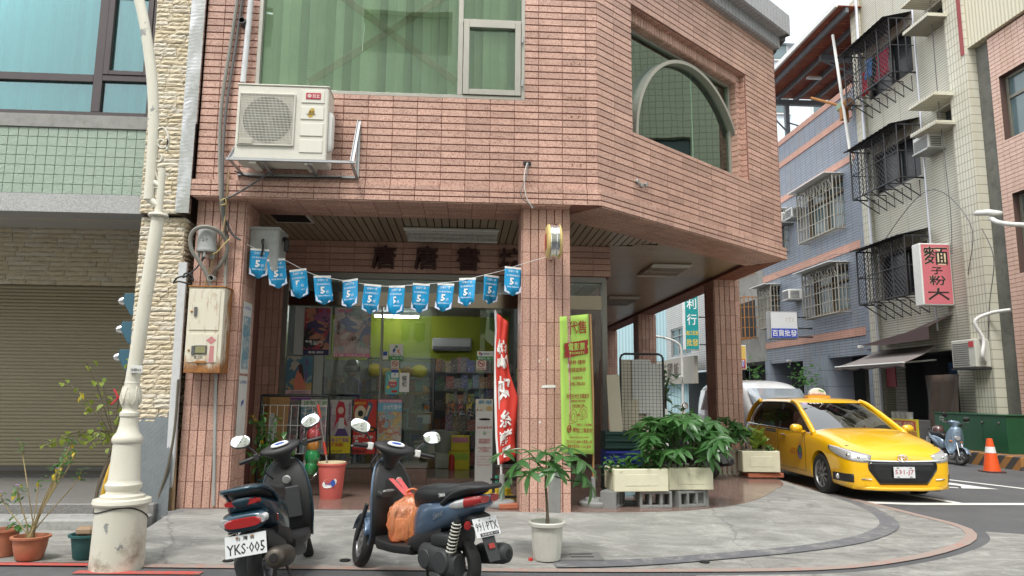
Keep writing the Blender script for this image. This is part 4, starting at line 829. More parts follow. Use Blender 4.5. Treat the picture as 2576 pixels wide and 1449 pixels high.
MB().box((-wd/2+.06, -.012, .06), (wd/2-.06, -.004, h*.42)).build('red_panel', M('red_face', (.5, .05, .05), .5), s_); MB().box((-wd/2+.12, -.018, .12), (wd/2-.12, -.01, h*.38)).build('white_panel', m_white_l, s_); txt('館', s_, Ms, 0, h*.235, wd*.62, h*.26, m_blue_s, 'character', -.022, bold=.03)
YS = 10.70
m_frame = M('shopfront_aluminium', (.27, .26, .245), .35, .6, .12, 3)
Ms0 = frame((0, YS, 0), (1, 0, 0), (0, 0, 1)); sf = MB()
bars(sf, Ms0, [(-2.67, 3.10, 2.12, 3.188), (-2.67, .36, -2.60, 3.10), (2.05, .18, 2.13, 3.10), (.80, .18, .86, 2.69), (-1.24, .41, -1.21, 2.69), (-2.60, .36, -.52, .415), (.30, .36, .80, .41), (.86, .36, 2.05, .41), (1.42, .41, 1.46, 3.1)], -.03, .06)
sfo = sf.build('shopfront_frame', m_frame, cb)
t = NT('bronze_mirror_band'); t.set(base=(.30, .25, .21), metal=1., rough=.12); t.bump(t.noise(1.2, 2), .15, .05); MB().box((-2.60, -.02, 2.69), (2.05, .05, 2.90), Ms0).build('transom_band', t.m, sfo)
for a, b, c, d in ((-2.60, .415, -1.24, 2.69), (-1.21, .415, -.52, 2.69), (.30, .41, .80, 2.69), (.86, .41, 1.42, 2.69), (1.46, .41, 2.05, 2.69), (-2.60, 2.90, 2.05, 3.10)): MB().box((a, .012, b), (c, .020, d), Ms0).build('pane', m_glass_c, sfo)
MB().box((-.95, .04, .24), (-.50, .05, 2.66), Ms0).build('sliding_door', m_glass_c, sfo); MB().box((.22, .04, .24), (.62, .05, 2.66), Ms0).build('sliding_door', m_glass_c, sfo)
MB().box((-2.67, -.05, .10), (-.52, .06, .355), Ms0).build('plinth', m_floor, sfo); MB().box((.30, -.05, .10), (2.13, .06, .355), Ms0).build('plinth', m_floor, sfo); MB().box((-.52, -.08, .10), (.30, .10, .215), Ms0, .01).build('threshold', m_floor, sfo)
m_lime = M('lime_wall', (.24, .28, .012), .75, 0, .05); m_wallw = M('shop_wall', (.15, .155, .15), .8, 0, .08); m_cl = M('shop_ceiling', (.40, .40, .39), .8, 0, .05)
rmw = MB().box((-3.0, 15.6, 2.12), (2.06, 15.7, 3.1)).build('shop_back_wall', m_lime, cb); MB().box((-3.0, 15.62, .1), (2.06, 15.72, 2.12)).build('shop_lower_wall', m_wallw, cb)
MB().box((-3.0, 10.9, .1), (-2.95, 15.6, 3.1)).build('shop_side_wall', m_wallw, cb); MB().box((-3.0, 10.76, 3.08), (2.06, 15.6, 3.12)).build('shop_ceiling', m_cl, cb); MB().box((-3.0, 10.78, .10), (2.06, 15.6, .19)).build('shop_floor', M('shop_floor', (.19, .165, .14), .15, 0, .15), cb)
MB().box((.95, 13.9, .19), (2.06, 15.6, 3.08)).build('shop_partition', m_wallw, cb); MB().box((.42, 15.55, .19), (.95, 15.6, 2.0)).build('doorway', m_black, cb)
for i in range(7): MB().box((-3+i*.8, 10.8, 3.074), (-2.985+i*.8, 15.6, 3.08)).build('ceiling_trim', M('ceiling_trim', (.3, .3, .29), .8), cb)
def emis(name, col, s):
    t = NT(name); t.set(base=(.8, .8, .8), emit=col, estr=s); return t.m
m_tube = emis('lit_fluorescent_tube', (.93, .97, 1), 26)
for i, (x, y, L) in enumerate(((-.9, 13.0, .9), (-1.42, 15.0, .95), (.8, 12.6, .9))):
    fx = thing('fluorescent_lamp', ('lit fluorescent ceiling lamp nearest the shop door', 'lit fluorescent ceiling lamp before the lime wall', 'lit fluorescent lamp behind the red flag')[i], 'lamp', (x, y, 3.07), group='lamps in the shop')
    MB().box((-L/2, -.06, -.05), (L/2, .06, 0), c=.01).build('fitting', m_wht, fx); MB().tube([(-L/2+.03, 0, -.075), (L/2-.03, 0, -.075)], .022, 10).build('tube', m_tube, fx)
ac = thing('indoor_air_conditioner', 'white split air conditioner on the lime wall inside the shop', 'air conditioner', (-.28, 15.6, 2.33)); MB().box((-.42, -.2, 0), (.42, 0, .27), c=.03).build('case', M('grey_white', (.40, .41, .38), .4), ac); MB().box((-.40, -.212, .02), (.40, -.198, .09), c=.005).build('vane', m_dgrey, ac)
def art(name, pal, scale=7, dist=1.5):
    t = NT(name); p = t.pos(True); n1 = t.n('ShaderNodeTexNoise', i_Scale=scale*.6, i_Detail=3., i_Distortion=dist); t.l(p, n1.inputs['Vector']); v = t.n('ShaderNodeTexVoronoi', i_Scale=scale); t.l(t.mix(.35, p, n1.outputs['Color']), v.inputs['Vector'])
    sp = t.n('ShaderNodeSeparateColor'); t.l(v.outputs['Color'], sp.inputs[0]); f = t.math('ADD', t.math('MULTIPLY', sp.outputs[0], .6), t.math('MULTIPLY', n1.outputs['Fac'], .45), True)
    k = len(pal); c = t.ramp(f, [(.12+.8*i/k, q) for i, q in enumerate(pal)], 'CONSTANT'); e = t.ramp(v.outputs['Distance'], [(.0, (1, 1, 1)), (.6, (.72, .72, .72))]); c = t.mix(1., c, e, 'MULTIPLY'); c = t.mix(t.noise(scale*3, 4, .6, p), c, mul(pal[0], .9)) if False else c
    t.set(base=c, rough=.35); return t.m
m_rack = M('steel_rack', (.2, .2, .2), .5, .6); ra = thing('goods_rack', 'tall steel shelf rack with soft toys before the lime wall', 'rack', (-1.1, 14.4, .19))
for x in (-.78, .5): MB().box((x-.02, -.2, 0), (x+.02, .2, 1.92), c=.004).build('upright', m_rack, ra)
SHZ = (.15, .52, .85, 1.12, 1.50); 
for z in SHZ+(1.9,): MB().box((-.76, -.2, z), (.48, .2, z+.025)).build('shelf', m_rack, ra)
COLN = [('red', (.5, .03, .03)), ('orange', (.65, .2, .03)), ('yellow', (.65, .5, .05)), ('green', (.05, .3, .08)), ('turquoise', (.05, .38, .38)), ('blue', (.04, .12, .45)), ('purple', (.22, .06, .33)), ('pink', (.62, .22, .33)), ('white', (.7, .7, .68)), ('black', (.03, .03, .03)), ('beige', (.5, .42, .28)), ('grey', (.25, .25, .25)), ('brown', (.2, .1, .05)), ('sky blue', (.25, .45, .65)), ('lime', (.35, .5, .05))]
def cmat(n): return M('print_'+n.replace(' ', '_'), dict(COLN)[n], .5, 0, .25, 18)
def gmat(n):
    c = dict(COLN)[n]; k = 'pack_'+n
    if k not in MATS: MATS[k] = art(k, [c, mul(c, .5), (.6, .58, .55), mul(c, 1.4), (.05, .05, .05), (.5, .3, .12)], 24, 1.)
    return MATS[k]
SHN = ('lowest', 'second', 'third', 'fourth', 'top')
for k, z in enumerate(SHZ[:4]):
    names = [n for n, _ in COLN]; random.shuffle(names); x = -1.82
    for n in names:
        w_ = random.uniform(.06, .14); h_ = random.uniform(.10, min(.26, (SHZ+(1.9,))[k+1]-z-.05))
        if x+w_ > -.66: break
        o = MB().box((0, 0, 0), (w_, random.uniform(.06, .2), h_), c=.006).build('boxed_toy', gmat(n)); o.location = (x, 14.25, .19+z+.026); o.rotation_euler[2] = random.uniform(-.12, .12)
        MB().box((w_*.15, -.003, h_*.2), (w_*.85, .0, h_*.6)).build('print', cmat(random.choice([q for q in names if q != n])), o)
        tag(o, '%s packaged toy on the %s shelf of the steel rack' % (n, SHN[k]), 'toy', 'toys on the rack'); x += w_+random.uniform(.005, .03)
for i, (px, py, r, c, lab) in enumerate(((943, 907, .17, 'yellow', 'yellow plush cushion first from the window on the top shelf'), (970, 908, .12, 'beige', 'tan plush cushion second on the top shelf'), (1003, 906, .11, 'yellow', 'small yellow plush cushion behind the round sticker'), (1025, 906, .14, 'brown', 'brown plush cushion fourth on the top shelf'), (1055, 906, .16, 'yellow', 'large yellow plush cushion at the end of the top shelf'))):
    q = PY(px, py, 14.35); o = MB().ball((0, 0, r*.82), r, 16, 10, (1.05, .8, .82)).build('plush_cushion', M('plush_'+c, {'yellow': (.72, .55, .03), 'beige': (.6, .42, .12), 'brown': (.38, .2, .07)}[c], .9, 0, .12, 12), None, 2); o.location = (q.x, 14.35, .19+1.53); tag(o, lab, 'cushion', 'soft toys in the shop')
o = MB().ball((0, 0, .13), .17, 16, 10, (1.5, .7, .8)).build('plush_cushion', M('plush_brown', (.38, .2, .07), .9), None, 2); q = PY(1050, 953, 14.3); o.location = (q.x, 14.3, .19+1.145); tag(o, 'long brown plush cushion on the fourth shelf of the rack', 'cushion', 'soft toys in the shop')
ct = thing('sales_table', 'grey sales table piled with small goods inside the shop door', 'table', (.45, 13.1, .19)); MB().box((-.75, -.3, .68), (.75, .3, .72), c=.006).build('table_top', m_rack, ct)
for sx in (-.72, .72):
    for sy in (-.26, .26): MB().box((sx-.02, sy-.02, 0), (sx+.02, sy+.02, .68)).build('leg', m_rack, ct)
names = [n for n, _ in COLN]; k = 0
for row, (yy, zz) in enumerate(((12.86, .912), (13.1, .912), (13.3, .912))):
    random.shuffle(names); x = -.28
    for n in names[:9]:
        w_, h_ = random.uniform(.06, .16), random.uniform(.08, .22)+row*.13
        if x+w_ > 1.15: break
        if random.random() < .45: o = MB().lathe([(.0001, 0), (w_*.4, 0), (w_*.4, h_*.7), (w_*.2, h_*.82), (w_*.2, h_), (.0001, h_)], 12).build('bottle', gmat(n), None, 1); nm_, ct_ = 'bottle', 'bottle'
        else: o = MB().box((-w_/2, -.05, 0), (w_/2, .05, h_), c=.006).build('small_box', gmat(n)); nm_, ct_ = 'small box', 'box'
        o.location = (x+w_/2, yy, zz); tag(o, '%s %s in the %s row on the sales table' % (n, nm_, ('front', 'middle', 'back')[row]), ct_, 'goods on the sales table'); x += w_+.02
def carton(lab, px, py, Y, w_, d_, h_, col, z=None, rz=0, printc=None):
    q = PY(px, py, Y); o = thing('carton', lab, 'box', (q.x, Y, z if z is not None else .19), rz); MB().box((-w_/2, -d_/2, 0), (w_/2, d_/2, h_), c=.006).build('body', col, o)
    MB().box((-w_/2+.02, -d_/2-.003, h_*.55), (w_/2-.02, -d_/2-.0005, h_*.9)).build('label', printc or m_pap, o); return o
m_card = M('cardboard', (.30, .20, .11), .85, 0, .15, 8)
carton('brown cardboard box on the floor under the sales table', 1078, 1120, 12.6, .5, .35, .42, m_card); carton('brown carton stacked on a cardboard box by the rack', 1060, 1040, 13.6, .4, .3, .45, m_card, .63); carton('brown carton on the floor below the rack', 1060, 1040, 13.6, .44, .32, .43, m_card)
carton('bright yellow toy display box on the shop floor by the door', 1155, 1150, 12.2, .34, .22, .30, M('yellow_card', (.68, .55, .03), .5), None, 0, cmat('lime')); carton('second yellow toy box standing on the display box by the door', 1158, 1110, 12.25, .30, .2, .24, M('yellow_card', (.68, .55, .03), .5), .494, 0, cmat('pink'))
o = MB().lathe([(.0001, 0), (.17, 0), (.22, .32), (.235, .33), (.235, .345), (.2, .34), (.16, .03), (.0001, .03)], 18).build('white_tub', M('clear_tub', (.45, .46, .45), .4), None, 1); q = PY(1118, 1110, 12.5); o.location = (q.x, 12.5, .46); tag(o, 'pale plastic tub of toys inside the shop door', 'tub')
o = carton('low white carton under the pale tub', 1118, 1150, 12.5, .3, .3, .26, m_wht)
for i, (px, cc_) in enumerate(((1137, 'red'), (1143, 'blue'))):
    o = thing('bottle', '%s-capped detergent bottle beside the yellow box' % cc_, 'bottle', (PY(px, 1140, 12.1).x, 12.1+i*.1, .19), group='bottles by the door'); MB().lathe([(.0001, 0), (.05, 0), (.05, .2), (.03, .25), (.0001, .25)], 12).build('body', cmat(cc_), o, 1); MB().lathe([(.0001, .25), (.032, .25), (.032, .3), (.0001, .3)], 12).build('cap', cmat('yellow'), o, 1)
ds = thing('display_shelf', 'low display shelf with books behind the left shop window', 'shelf', (-1.7, 11.7, .19)); MB().box((-.85, -.12, .02), (.85, .14, .05)).build('shelf', m_rack, ds); MB().box((-.85, -.12, .66), (.85, .14, .69)).build('shelf', m_rack, ds); MB().box((-.85, .12, 0), (.85, .14, .72)).build('back_panel', m_wallw, ds)
bk = MB().box((0, 0, 0), (1, .11, 1)).mesh('book'); 
for sh_i, z in enumerate((.05, .69)):
    x = -2.52; j = 0
    while x < -.9:
        n = names[random.randrange(len(names))]; w_, h_ = random.uniform(.018, .05), random.uniform(.2, .34)
        me = bk.copy(); me.materials.append(gmat(n)); o = link('book', me, ds); o.location = (x+1.7, -.1, z); o.scale = (w_, 1, h_); x += w_+.002
for rI, (x0, x1, y, zs_) in enumerate(((-2.6, -.75, 13.2, (.3, .62, .95, 1.28)), (-.62, .1, 15.3, (.5, .9, 1.3, 1.7)), (.98, 2.0, 13.75, (.3, .7, 1.1, 1.5, 1.9)), (-.35, .92, 14.1, (.45, .75, 1.05, 1.35, 1.65)), (-.3, .35, 12.45, (.05, .34, .62)))):
    mg = thing('magazine_rack', ('magazine rack in the middle of the shop behind the window', 'wall rack below the indoor air conditioner', 'rack on the partition wall behind the red banner', 'crowded goods rack behind the sales table', 'low crowded goods rack just inside the shop door')[rI], 'rack', ((x0+x1)/2, y, .19))
    for z in zs_:
        MB().box((x0-(x0+x1)/2, -.06, z-.025), (x1-(x0+x1)/2, .1, z-.005)).build('shelf', m_rack, mg); x = x0
        while x < x1-.06:
            w_ = random.uniform(.05, .16); me = bk.copy(); me.materials.append(gmat(random.choice(names))); o = link('magazine', me, mg); o.location = (x-(x0+x1)/2, random.uniform(-.05, 0), z-.004); o.scale = (w_, .4, random.uniform(.16, .29)); x += w_+.008
def skinned(name, verts, edges, radii, mat, parent=None, sub=2, root=0):
    me = bpy.data.meshes.new(name); me.from_pydata(verts, edges, []); me.update(); o = bpy.data.objects.new(name, me); COL.objects.link(o)
    o.modifiers.new('skin', 'SKIN'); sv = me.skin_vertices[0].data
    for i, r in enumerate(radii): sv[i].radius = r if isinstance(r, tuple) else (r, r); sv[i].use_root = (i == root)
    if sub: m2 = o.modifiers.new('sub', 'SUBSURF'); m2.levels = sub; m2.render_levels = sub
    dg = bpy.context.evaluated_depsgraph_get(); m3 = bpy.data.meshes.new_from_object(o.evaluated_get(dg)); bpy.data.objects.remove(o); bpy.data.meshes.remove(me)
    m3.materials.clear(); m3.materials.append(mat); return link(name, m3, parent, 2)
q = PY(885, 945, 12.3); pz = .19
pe = thing('person', 'person in a purple jacket and black helmet standing inside the shop window', 'person', (q.x, 12.3, pz), radians(-40))
m_skin = M('skin', (.45, .27, .19), .55, 0, .06); m_purp = M('purple_jacket', (.045, .035, .12), .7, 0, .2, 10); m_trou = M('dark_trousers', (.03, .032, .045), .8)
HT = 1.0
body_v = [(0, 0, .92), (0, 0, 1.12), (0, .01, 1.32), (0, 0, 1.42), (0, -.01, 1.52), (.19, 0, 1.38), (.25, -.05, 1.14), (.14, -.24, 1.22), (.06, -.24, 1.40), (-.19, 0, 1.38), (-.26, -.03, 1.12), (-.22, -.22, 1.0), (.10, 0, .86), (.11, -.01, .48), (.11, .02, .09), (.11, -.14, .03), (-.10, 0, .86), (-.11, .01, .48), (-.11, .03, .09), (-.11, -.13, .03)]
body_e = [(0, 1), (1, 2), (2, 3), (3, 4), (3, 5), (5, 6), (6, 7), (7, 8), (3, 9), (9, 10), (10, 11), (0, 12), (12, 13), (13, 14), (14, 15), (0, 16), (16, 17), (17, 18), (18, 19)]
body_r = [(.17, .12), (.165, .115), (.18, .12), (.12, .09), .055, .075, .055, .042, .04, .075, .055, .04, .085, .06, .045, .04, .085, .06, .045, .04]
skinned('body', body_v, body_e, body_r, m_purp, pe)
hd = MB().ball((0, -.01, 1.62), .095, 18, 12, (.92, 1.05, 1.22)); hd.ball((0, -.115, 1.60), .02, 8, 6, (1, 1.2, 1.5)); hd.build('head', m_skin, pe, 2)
hm = MB().lathe([(.0001, .155), (.06, .147), (.105, .115), (.138, .05), (.145, -.02), (.138, -.06), (.125, -.06), (.125, 0)], 22, Matrix.Translation((0, .005, 1.64))); hm.build('helmet', M('black_gloss', (.015, .015, .017), .12, 0, .1, coat=1), pe, 2)
MB().lathe([(.150, .02), (.156, -.03), (.150, -.085)], 14, Matrix.Translation((0, 0, 1.66)), radians(200), radians(340)).build('visor', M('smoke_visor', (.06, .065, .07), .08, 0, .1, coat=1), pe, 2, solid=.004)
fh = MB(); [fh.tube([(.06+i*.016-.03, -.25, 1.42), (.06+i*.014-.03, -.255, 1.46), (.05+i*.012-.03, -.235, 1.49)], .009, 6) for i in range(4)]; fh.tube([(.09, -.24, 1.42), (.105, -.22, 1.455), (.09, -.20, 1.47)], .010, 6); fh.ball((.06, -.245, 1.41), .035, 10, 8, (1, .6, 1.1)); fh.build('hand', m_skin, pe, 2)
def poster(lab, x0, y0, x1, y1, Y, base, parts=(), name='poster', cat='poster', group=None, tilt=0):
    a = PY(x0, y1, Y); b = PY(x1, y0, Y); wd, h = b.x-a.x, b.z-a.z; o = thing(name, lab, cat, (a.x, Y, a.z), group=group, rot=(0, tilt, 0)); MB().box((0, -.002, 0), (wd, .002, h)).build('sheet', base, o); I = frame((0, 0, 0), (1, 0, 0), (0, 0, 1)); k = 0
    for pt in parts:
        k += 1; yy = -.002-.0015*k
        if pt[0] == 'r': MB().add([(wd*pt[1], yy, h*pt[2]), (wd*pt[3], yy, h*pt[2]), (wd*pt[3], yy, h*pt[4]), (wd*pt[1], yy, h*pt[4])], [(0, 1, 2, 3)]).build('panel', pt[5], o)
        elif pt[0] == 'e': MB().add([(wd*(pt[1]+pt[3]*cos(q)), yy, h*pt[2]+wd*pt[4]*sin(q)) for q in [2*pi*i/28 for i in range(28)]], [tuple(range(28))]).build('motif', pt[5], o)
        elif pt[0] == 'p': MB().add([(wd*u_, yy, h*v_) for u_, v_ in pt[1]], [tuple(range(len(pt[1])))]).build('motif', pt[2], o)
        elif pt[0] == 't': txt(pt[1], o, I, wd*pt[2], h*pt[3], wd*pt[4], h*pt[5], pt[6], 'lettering', yy, bold=pt[7] if len(pt) > 7 else .01)
    return o
K = m_ink; Wt = m_white_l; c_ = cmat
m_redt = M('red_ink', (.5, .03, .04), .6); m_bluet = M('blue_ink', (.03, .08, .35), .6); m_yelp = M('yellow_print', (.72, .60, .02), .5, 0, .05); m_redp = M('red_print', (.55, .035, .03), .5, 0, .05)
YP = 10.655
poster('blank white sheet hung behind the dark manga poster', 738, 772, 836, 892, YP+.012, M('white_sheet', (.40, .42, .41), .8)); poster('grey board leaning in the corner of the left shop window', 786, 893, 814, 1002, YP+.012, M('grey_board', (.36, .39, .38), .8))
poster('dark red and purple illustrated poster hung high in the left window', 762, 775, 832, 893, YP, art('art_dark', [(.10, .03, .07), (.42, .05, .08), (.06, .05, .14), (.5, .22, .14), (.02, .02, .03), (.30, .10, .22)], 8), [('r', 0, 0, 1, .12, M('navy_print', (.03, .03, .09), .5)), ('t', '動畫 Drama\n七彈!!', .42, .26, .7, .1, Wt), ('t', '套組 絕好', .5, .06, .6, .05, Wt)])
poster('pale blue and pink illustrated poster dated 11 25 in the window', 838, 775, 935, 898, YP, art('art_pastel', [(.45, .55, .62), (.62, .50, .50), (.28, .35, .52), (.66, .62, .60), (.55, .38, .36), (.40, .52, .50)], 7), [('r', 0, 0, 1, .075, c_('pink')), ('t', '11  25', .15, .038, .26, .05, Wt, .03), ('t', '日 全台上市', .62, .038, .5, .04, Wt), ('t', '夢夢', .28, .93, .4, .1, c_('pink'), .03), ('t', '花\n間\n千\n年', .12, .58, .09, .28, K), ('t', '新書\n年動人的', .55, .37, .3, .09, K)])
poster('painted pavilion scene poster in orange and blue with pink footer', 717, 897, 787, 1005, YP-.004, art('art_scene', [(.58, .50, .38), (.30, .45, .50), (.62, .40, .18), (.10, .25, .36), (.55, .52, .45)], 4.5), [('r', 0, 0, 1, .045, c_('purple')), ('r', 0, .045, 1, .22, M('pink_wash', (.60, .42, .46), .6)), ('p', [(.32, .22), (.80, .24), (.70, .42), (.62, .60), (.55, .72), (.42, .66), (.34, .48)], M('coral_print', (.62, .20, .14), .6)), ('p', [(.50, .62), (.58, .60), (.72, .40), (.62, .80), (.52, .84), (.46, .78)], M('brown_hair_print', (.07, .03, .03), .6)), ('t', '閨\n秀\n\n柔\n情\n意', .78, .68, .11, .5, c_('purple')), ('t', '最新 文學獎得主', .5, .175, .6, .03, K), ('t', '全國書店 熱銷推薦中', .5, .125, .86, .028, K), ('t', '台北 限時特價 全館七折', .5, .08, .86, .03, m_bluet)])
poster('grey floral comic poster at the end of the lower row', 700, 1005, 753, 1142, YP-.002, art('art_grey', [(.5, .5, .48), (.25, .27, .26), (.6, .55, .55), (.5, .3, .33), (.35, .37, .4)], 9))
poster('blue and white manga poster with rainbow title, second in the lower row', 752, 1005, 830, 1142, YP, art('art_blue', [(.20, .45, .58), (.66, .66, .66), (.35, .55, .62), (.62, .4, .5), (.08, .1, .12)], 6), [('r', 0, .86, 1, 1, Wt), ('t', '迷包王家', .5, .93, .85, .09, c_('green'), .03), ('t', 'ZERO', .35, .42, .3, .07, K, .03)])
poster('white and red anime style poster with yellow title block', 822, 1006, 886, 1140, YP-.005, art('art_redhair', [(.68, .66, .66), (.66, .64, .64), (.70, .68, .68), (.60, .55, .58), (.52, .42, .5)], 6), [('p', [(.42, .98), (.66, .95), (.74, .8), (.70, .66), (.86, .5), (.66, .55), (.58, .62), (.40, .58), (.2, .42), (.34, .64), (.30, .82)], M('crimson_print', (.52, .03, .06), .5)), ('e', .53, .80, .13, .15, M('face_print', (.72, .52, .44), .6)), ('p', [(.42, .44), (.72, .44), (.68, .66), (.48, .66)], M('white_shirt_print', (.70, .70, .72), .6)), ('p', [(.30, .32), (.92, .32), (.74, .46), (.44, .46)], M('indigo_print', (.10, .06, .22), .6)), ('r', 0, 0, 1, .31, m_yelp), ('t', '最強主僕冒險', .48, .245, .9, .085, c_('purple'), .03), ('t', '華麗揭幕!!', .38, .155, .7, .075, m_redt, .03), ('t', '11/20 上市', .38, .045, .55, .04, K, .02), ('t', '的\n魔\n法\n師', .09, .8, .1, .28, c_('purple')), ('t', '耳\n語\n現\n世', .92, .78, .1, .32, c_('purple'))])
poster('red poster with a blue tool and loops advertising 40 and 400', 886, 1005, 948, 1142, YP-.006, m_redp, [('e', .3, .72, .26, .4, M('cream_print', (.72, .62, .45), .6)), ('e', .32, .56, .24, .16, M('cream_print', (.72, .62, .45), .6)), ('e', .3, .74, .12, .14, K), ('p', [(.34, .50), (.50, .46), (.84, .90), (.66, .97)], M('tool_blue', (.03, .13, .24), .5)), ('p', [(.50, .70), (.58, .68), (.74, .88), (.66, .90)], M('cream_print', (.72, .62, .45), .6)), ('e', .58, .445, .2, .12, K), ('e', .82, .445, .2, .12, K), ('e', .58, .445, .1, .05, M('orange_print', (.65, .25, .04), .5)), ('e', .82, .445, .1, .05, M('orange_print', (.65, .25, .04), .5)), ('r', .02, .9, .55, .96, m_redp), ('t', '島屋派出所', .28, .93, .5, .05, m_yelp, .02), ('t', '40週', .4, .33, .26, .06, Wt, .03), ('t', '400', .76, .31, .28, .06, Wt, .03), ('t', '紀念 日本連載\n全台熱賣', .15, .31, .26, .07, Wt), ('p', [(.1, .16), (.24, .15), (.26, .25), (.13, .26)], Wt), ('r', .48, .17, .85, .22, Wt), ('t', '收藏價值', .3, .055, .58, .065, K, .03)])
poster('blue and pink crowded comic poster nearest the shop door', 947, 1005, 1012, 1142, YP-.004, art('art_crowd', [(.60, .30, .34), (.66, .50, .22), (.30, .50, .60), (.65, .60, .55), (.50, .18, .12), (.62, .45, .40)], 13), [('r', 0, .94, 1, 1, c_('pink')), ('r', 0, .78, 1, .94, M('sky_print', (.16, .42, .60), .5)), ('t', '週刊少年 官方專門店', .5, .97, .9, .035, Wt), ('t', '全台熱賣中', .58, .86, .75, .09, Wt, .03)])
def sticker(lab, x0, y0, x1, y1, kind, Y=YP-.03):
    if kind == 'pass': return poster(lab, x0, y0, x1, y1, Y, Wt, [('r', 0, 0, 1, .26, c_('green')), ('p', [(.3, .42), (.44, .62), (.40, .80), (.22, .62)], m_bluet), ('p', [(.56, .64), (.78, .72), (.66, .58), (.80, .46), (.62, .46)], c_('orange')), ('e', .5, .84, .1, .1, c_('green')), ('t', 'iPASS 一卡通', .5, .33, .7, .08, K), ('t', '歡迎使用一卡通', .6, .13, .7, .13, Wt)], 'sticker', 'sticker')
    if kind == 'smoke':
        o = poster(lab, x0, y0, x1, y1, Y, M('cream_sticker', (.66, .60, .52), .6), [('e', .5, .60, .36, .36, m_redt), ('e', .5, .60, .28, .28, M('cream_sticker', (.66, .60, .52), .6)), ('r', .3, .56, .7, .62, K), ('p', [(.24, .74), (.30, .80), (.76, .46), (.70, .40)], m_redt), ('t', '禁止吸菸', .5, .12, .8, .12, m_redt)], 'sticker', 'sticker'); return o
sticker('green and white transit card sticker on the sliding door', 979, 866, 1015, 906, 'pass'); sticker('no smoking sticker under the transit card sticker', 983, 905, 1004, 930, 'smoke'); sticker('no smoking sticker on the glass by the red flag', 1198, 904, 1223, 930, 'smoke')
poster('wide green and white transit card sticker by the red flag', 1200, 884, 1256, 906, YP-.03, Wt, [('r', 0, 0, 1, .42, c_('green')), ('e', .12, .76, .05, .07, c_('orange')), ('e', .2, .66, .04, .06, m_bluet), ('t', 'iPASS 一卡通', .62, .72, .66, .3, K, .02), ('t', '歡迎使用一卡通', .5, .2, .9, .26, Wt)], 'sticker', 'sticker')
poster('small blue and white pay sticker above the drink poster', 984, 930, 1003, 950, YP-.032, Wt, [('r', 0, .62, 1, 1, m_bluet), ('e', .5, .4, .14, .14, M('sky_print', (.16, .42, .60), .5))], 'sticker', 'sticker'); poster('small blue sticker beside the transit card sticker', 962, 883, 976, 904, YP-.03, Wt, [('r', .1, .45, .9, .95, m_bluet)], 'sticker', 'sticker')
poster('turquoise drink poster with a red bowl on the sliding door', 969, 934, 1004, 992, YP-.03, M('turq_print', (.14, .45, .48), .5), [('e', .55, .46, .33, .3, M('red_bowl', (.55, .10, .12), .5)), ('e', .55, .60, .3, .12, M('cream_print', (.72, .62, .45), .6)), ('p', [(.3, .6), (.36, .58), (.22, .84), (.16, .86)], Wt), ('e', .2, .3, .12, .12, m_yelp), ('r', .48, .08, .9, .18, m_redp), ('t', '買1送1', .55, .42, .4, .08, Wt)])
poster('white handwritten notice hanging beside the drink poster', 1004, 938, 1030, 986, YP-.02, Wt, [('t', '暢\n和', .5, .55, .5, .6, K)])
poster('manga poster with blue title and long blond hair by the flag', 1196, 1004, 1240, 1046, YP-.05, M('cream_paper', (.66, .62, .50), .6), [('t', '夢華', .55, .80, .8, .25, M('blue_title', (.05, .25, .42), .5), .04), ('t', '11', .22, .25, .26, .3, m_redt), ('p', [(.6, .02), (.98, .02), (.95, .5), (.8, .62), (.62, .5), (.7, .3)], M('blond_print', (.62, .42, .18), .6))])
cbx = thing('donation_box', 'tall white card donation box with red writing beside the shop door', 'box', (PY(1217, 1195, 10.5).x, 10.5, .15)); MB().box((-.13, -.08, 0), (.13, .08, 1.03), c=.004).build('body', m_wht, cbx); I0 = frame((0, -.08, 0), (1, 0, 0), (0, 0, 1))
MB().add([(.085*cos(a)*1.0, -.0835, .915+.016*sin(a)) for a in [2*pi*i/20 for i in range(20)]], [tuple(range(20))]).build('slot', m_black, cbx)
for s_t, z, w_, h_, mt in (('創世基金會', .80, .21, .036, m_redt), ('隨手捐發票\n救救植物人', .61, .16, .07, m_redt), ('電子發票捐口碼\n愛心碼919\n(為一個植物人)', .49, .18, .075, m_redt), ('月月小額捐款請用郵政劃撥帳號', .40, .21, .014, m_redt), ('地址 台北市北平東路二十八號五樓', .36, .21, .014, m_redt), ('電話 07-2712345', .32, .19, .014, m_redt), ('創世植物人安養院附設基金會', .28, .2, .014, m_redt), ('卍', .72, .045, .045, c_('green'))): txt(s_t, cbx, I0, 0, z, w_, h_, mt, 'lettering', -.004)
br = thing('steel_bracket', 'galvanised angle-iron bracket carrying the air conditioner under the front window', 'bracket', (-1.95, 8.13, 3.88)); m_galv = M('galvanised_angle', (.42, .43, .44), .45, .6, .15, 6)
def angle_bar(mb, a, b, w=.035, t=.005):
    a, b = V(a), V(b); d = (b-a).normalized(); s = d.cross(V((0, 0, 1)))
    s = s.normalized() if s.length > .01 else V((1, 0, 0)); u = s.cross(d).normalized()
    for p, q in ((s, u), (u, s)):
        vs = [x+p*i*w+q*j*t for x in (a, b) for i in (0, 1) for j in (0, 1)]; mb.add(vs, [(0, 1, 3, 2), (4, 6, 7, 5), (0, 2, 6, 4), (1, 5, 7, 3), (0, 4, 5, 1), (2, 3, 7, 6)])
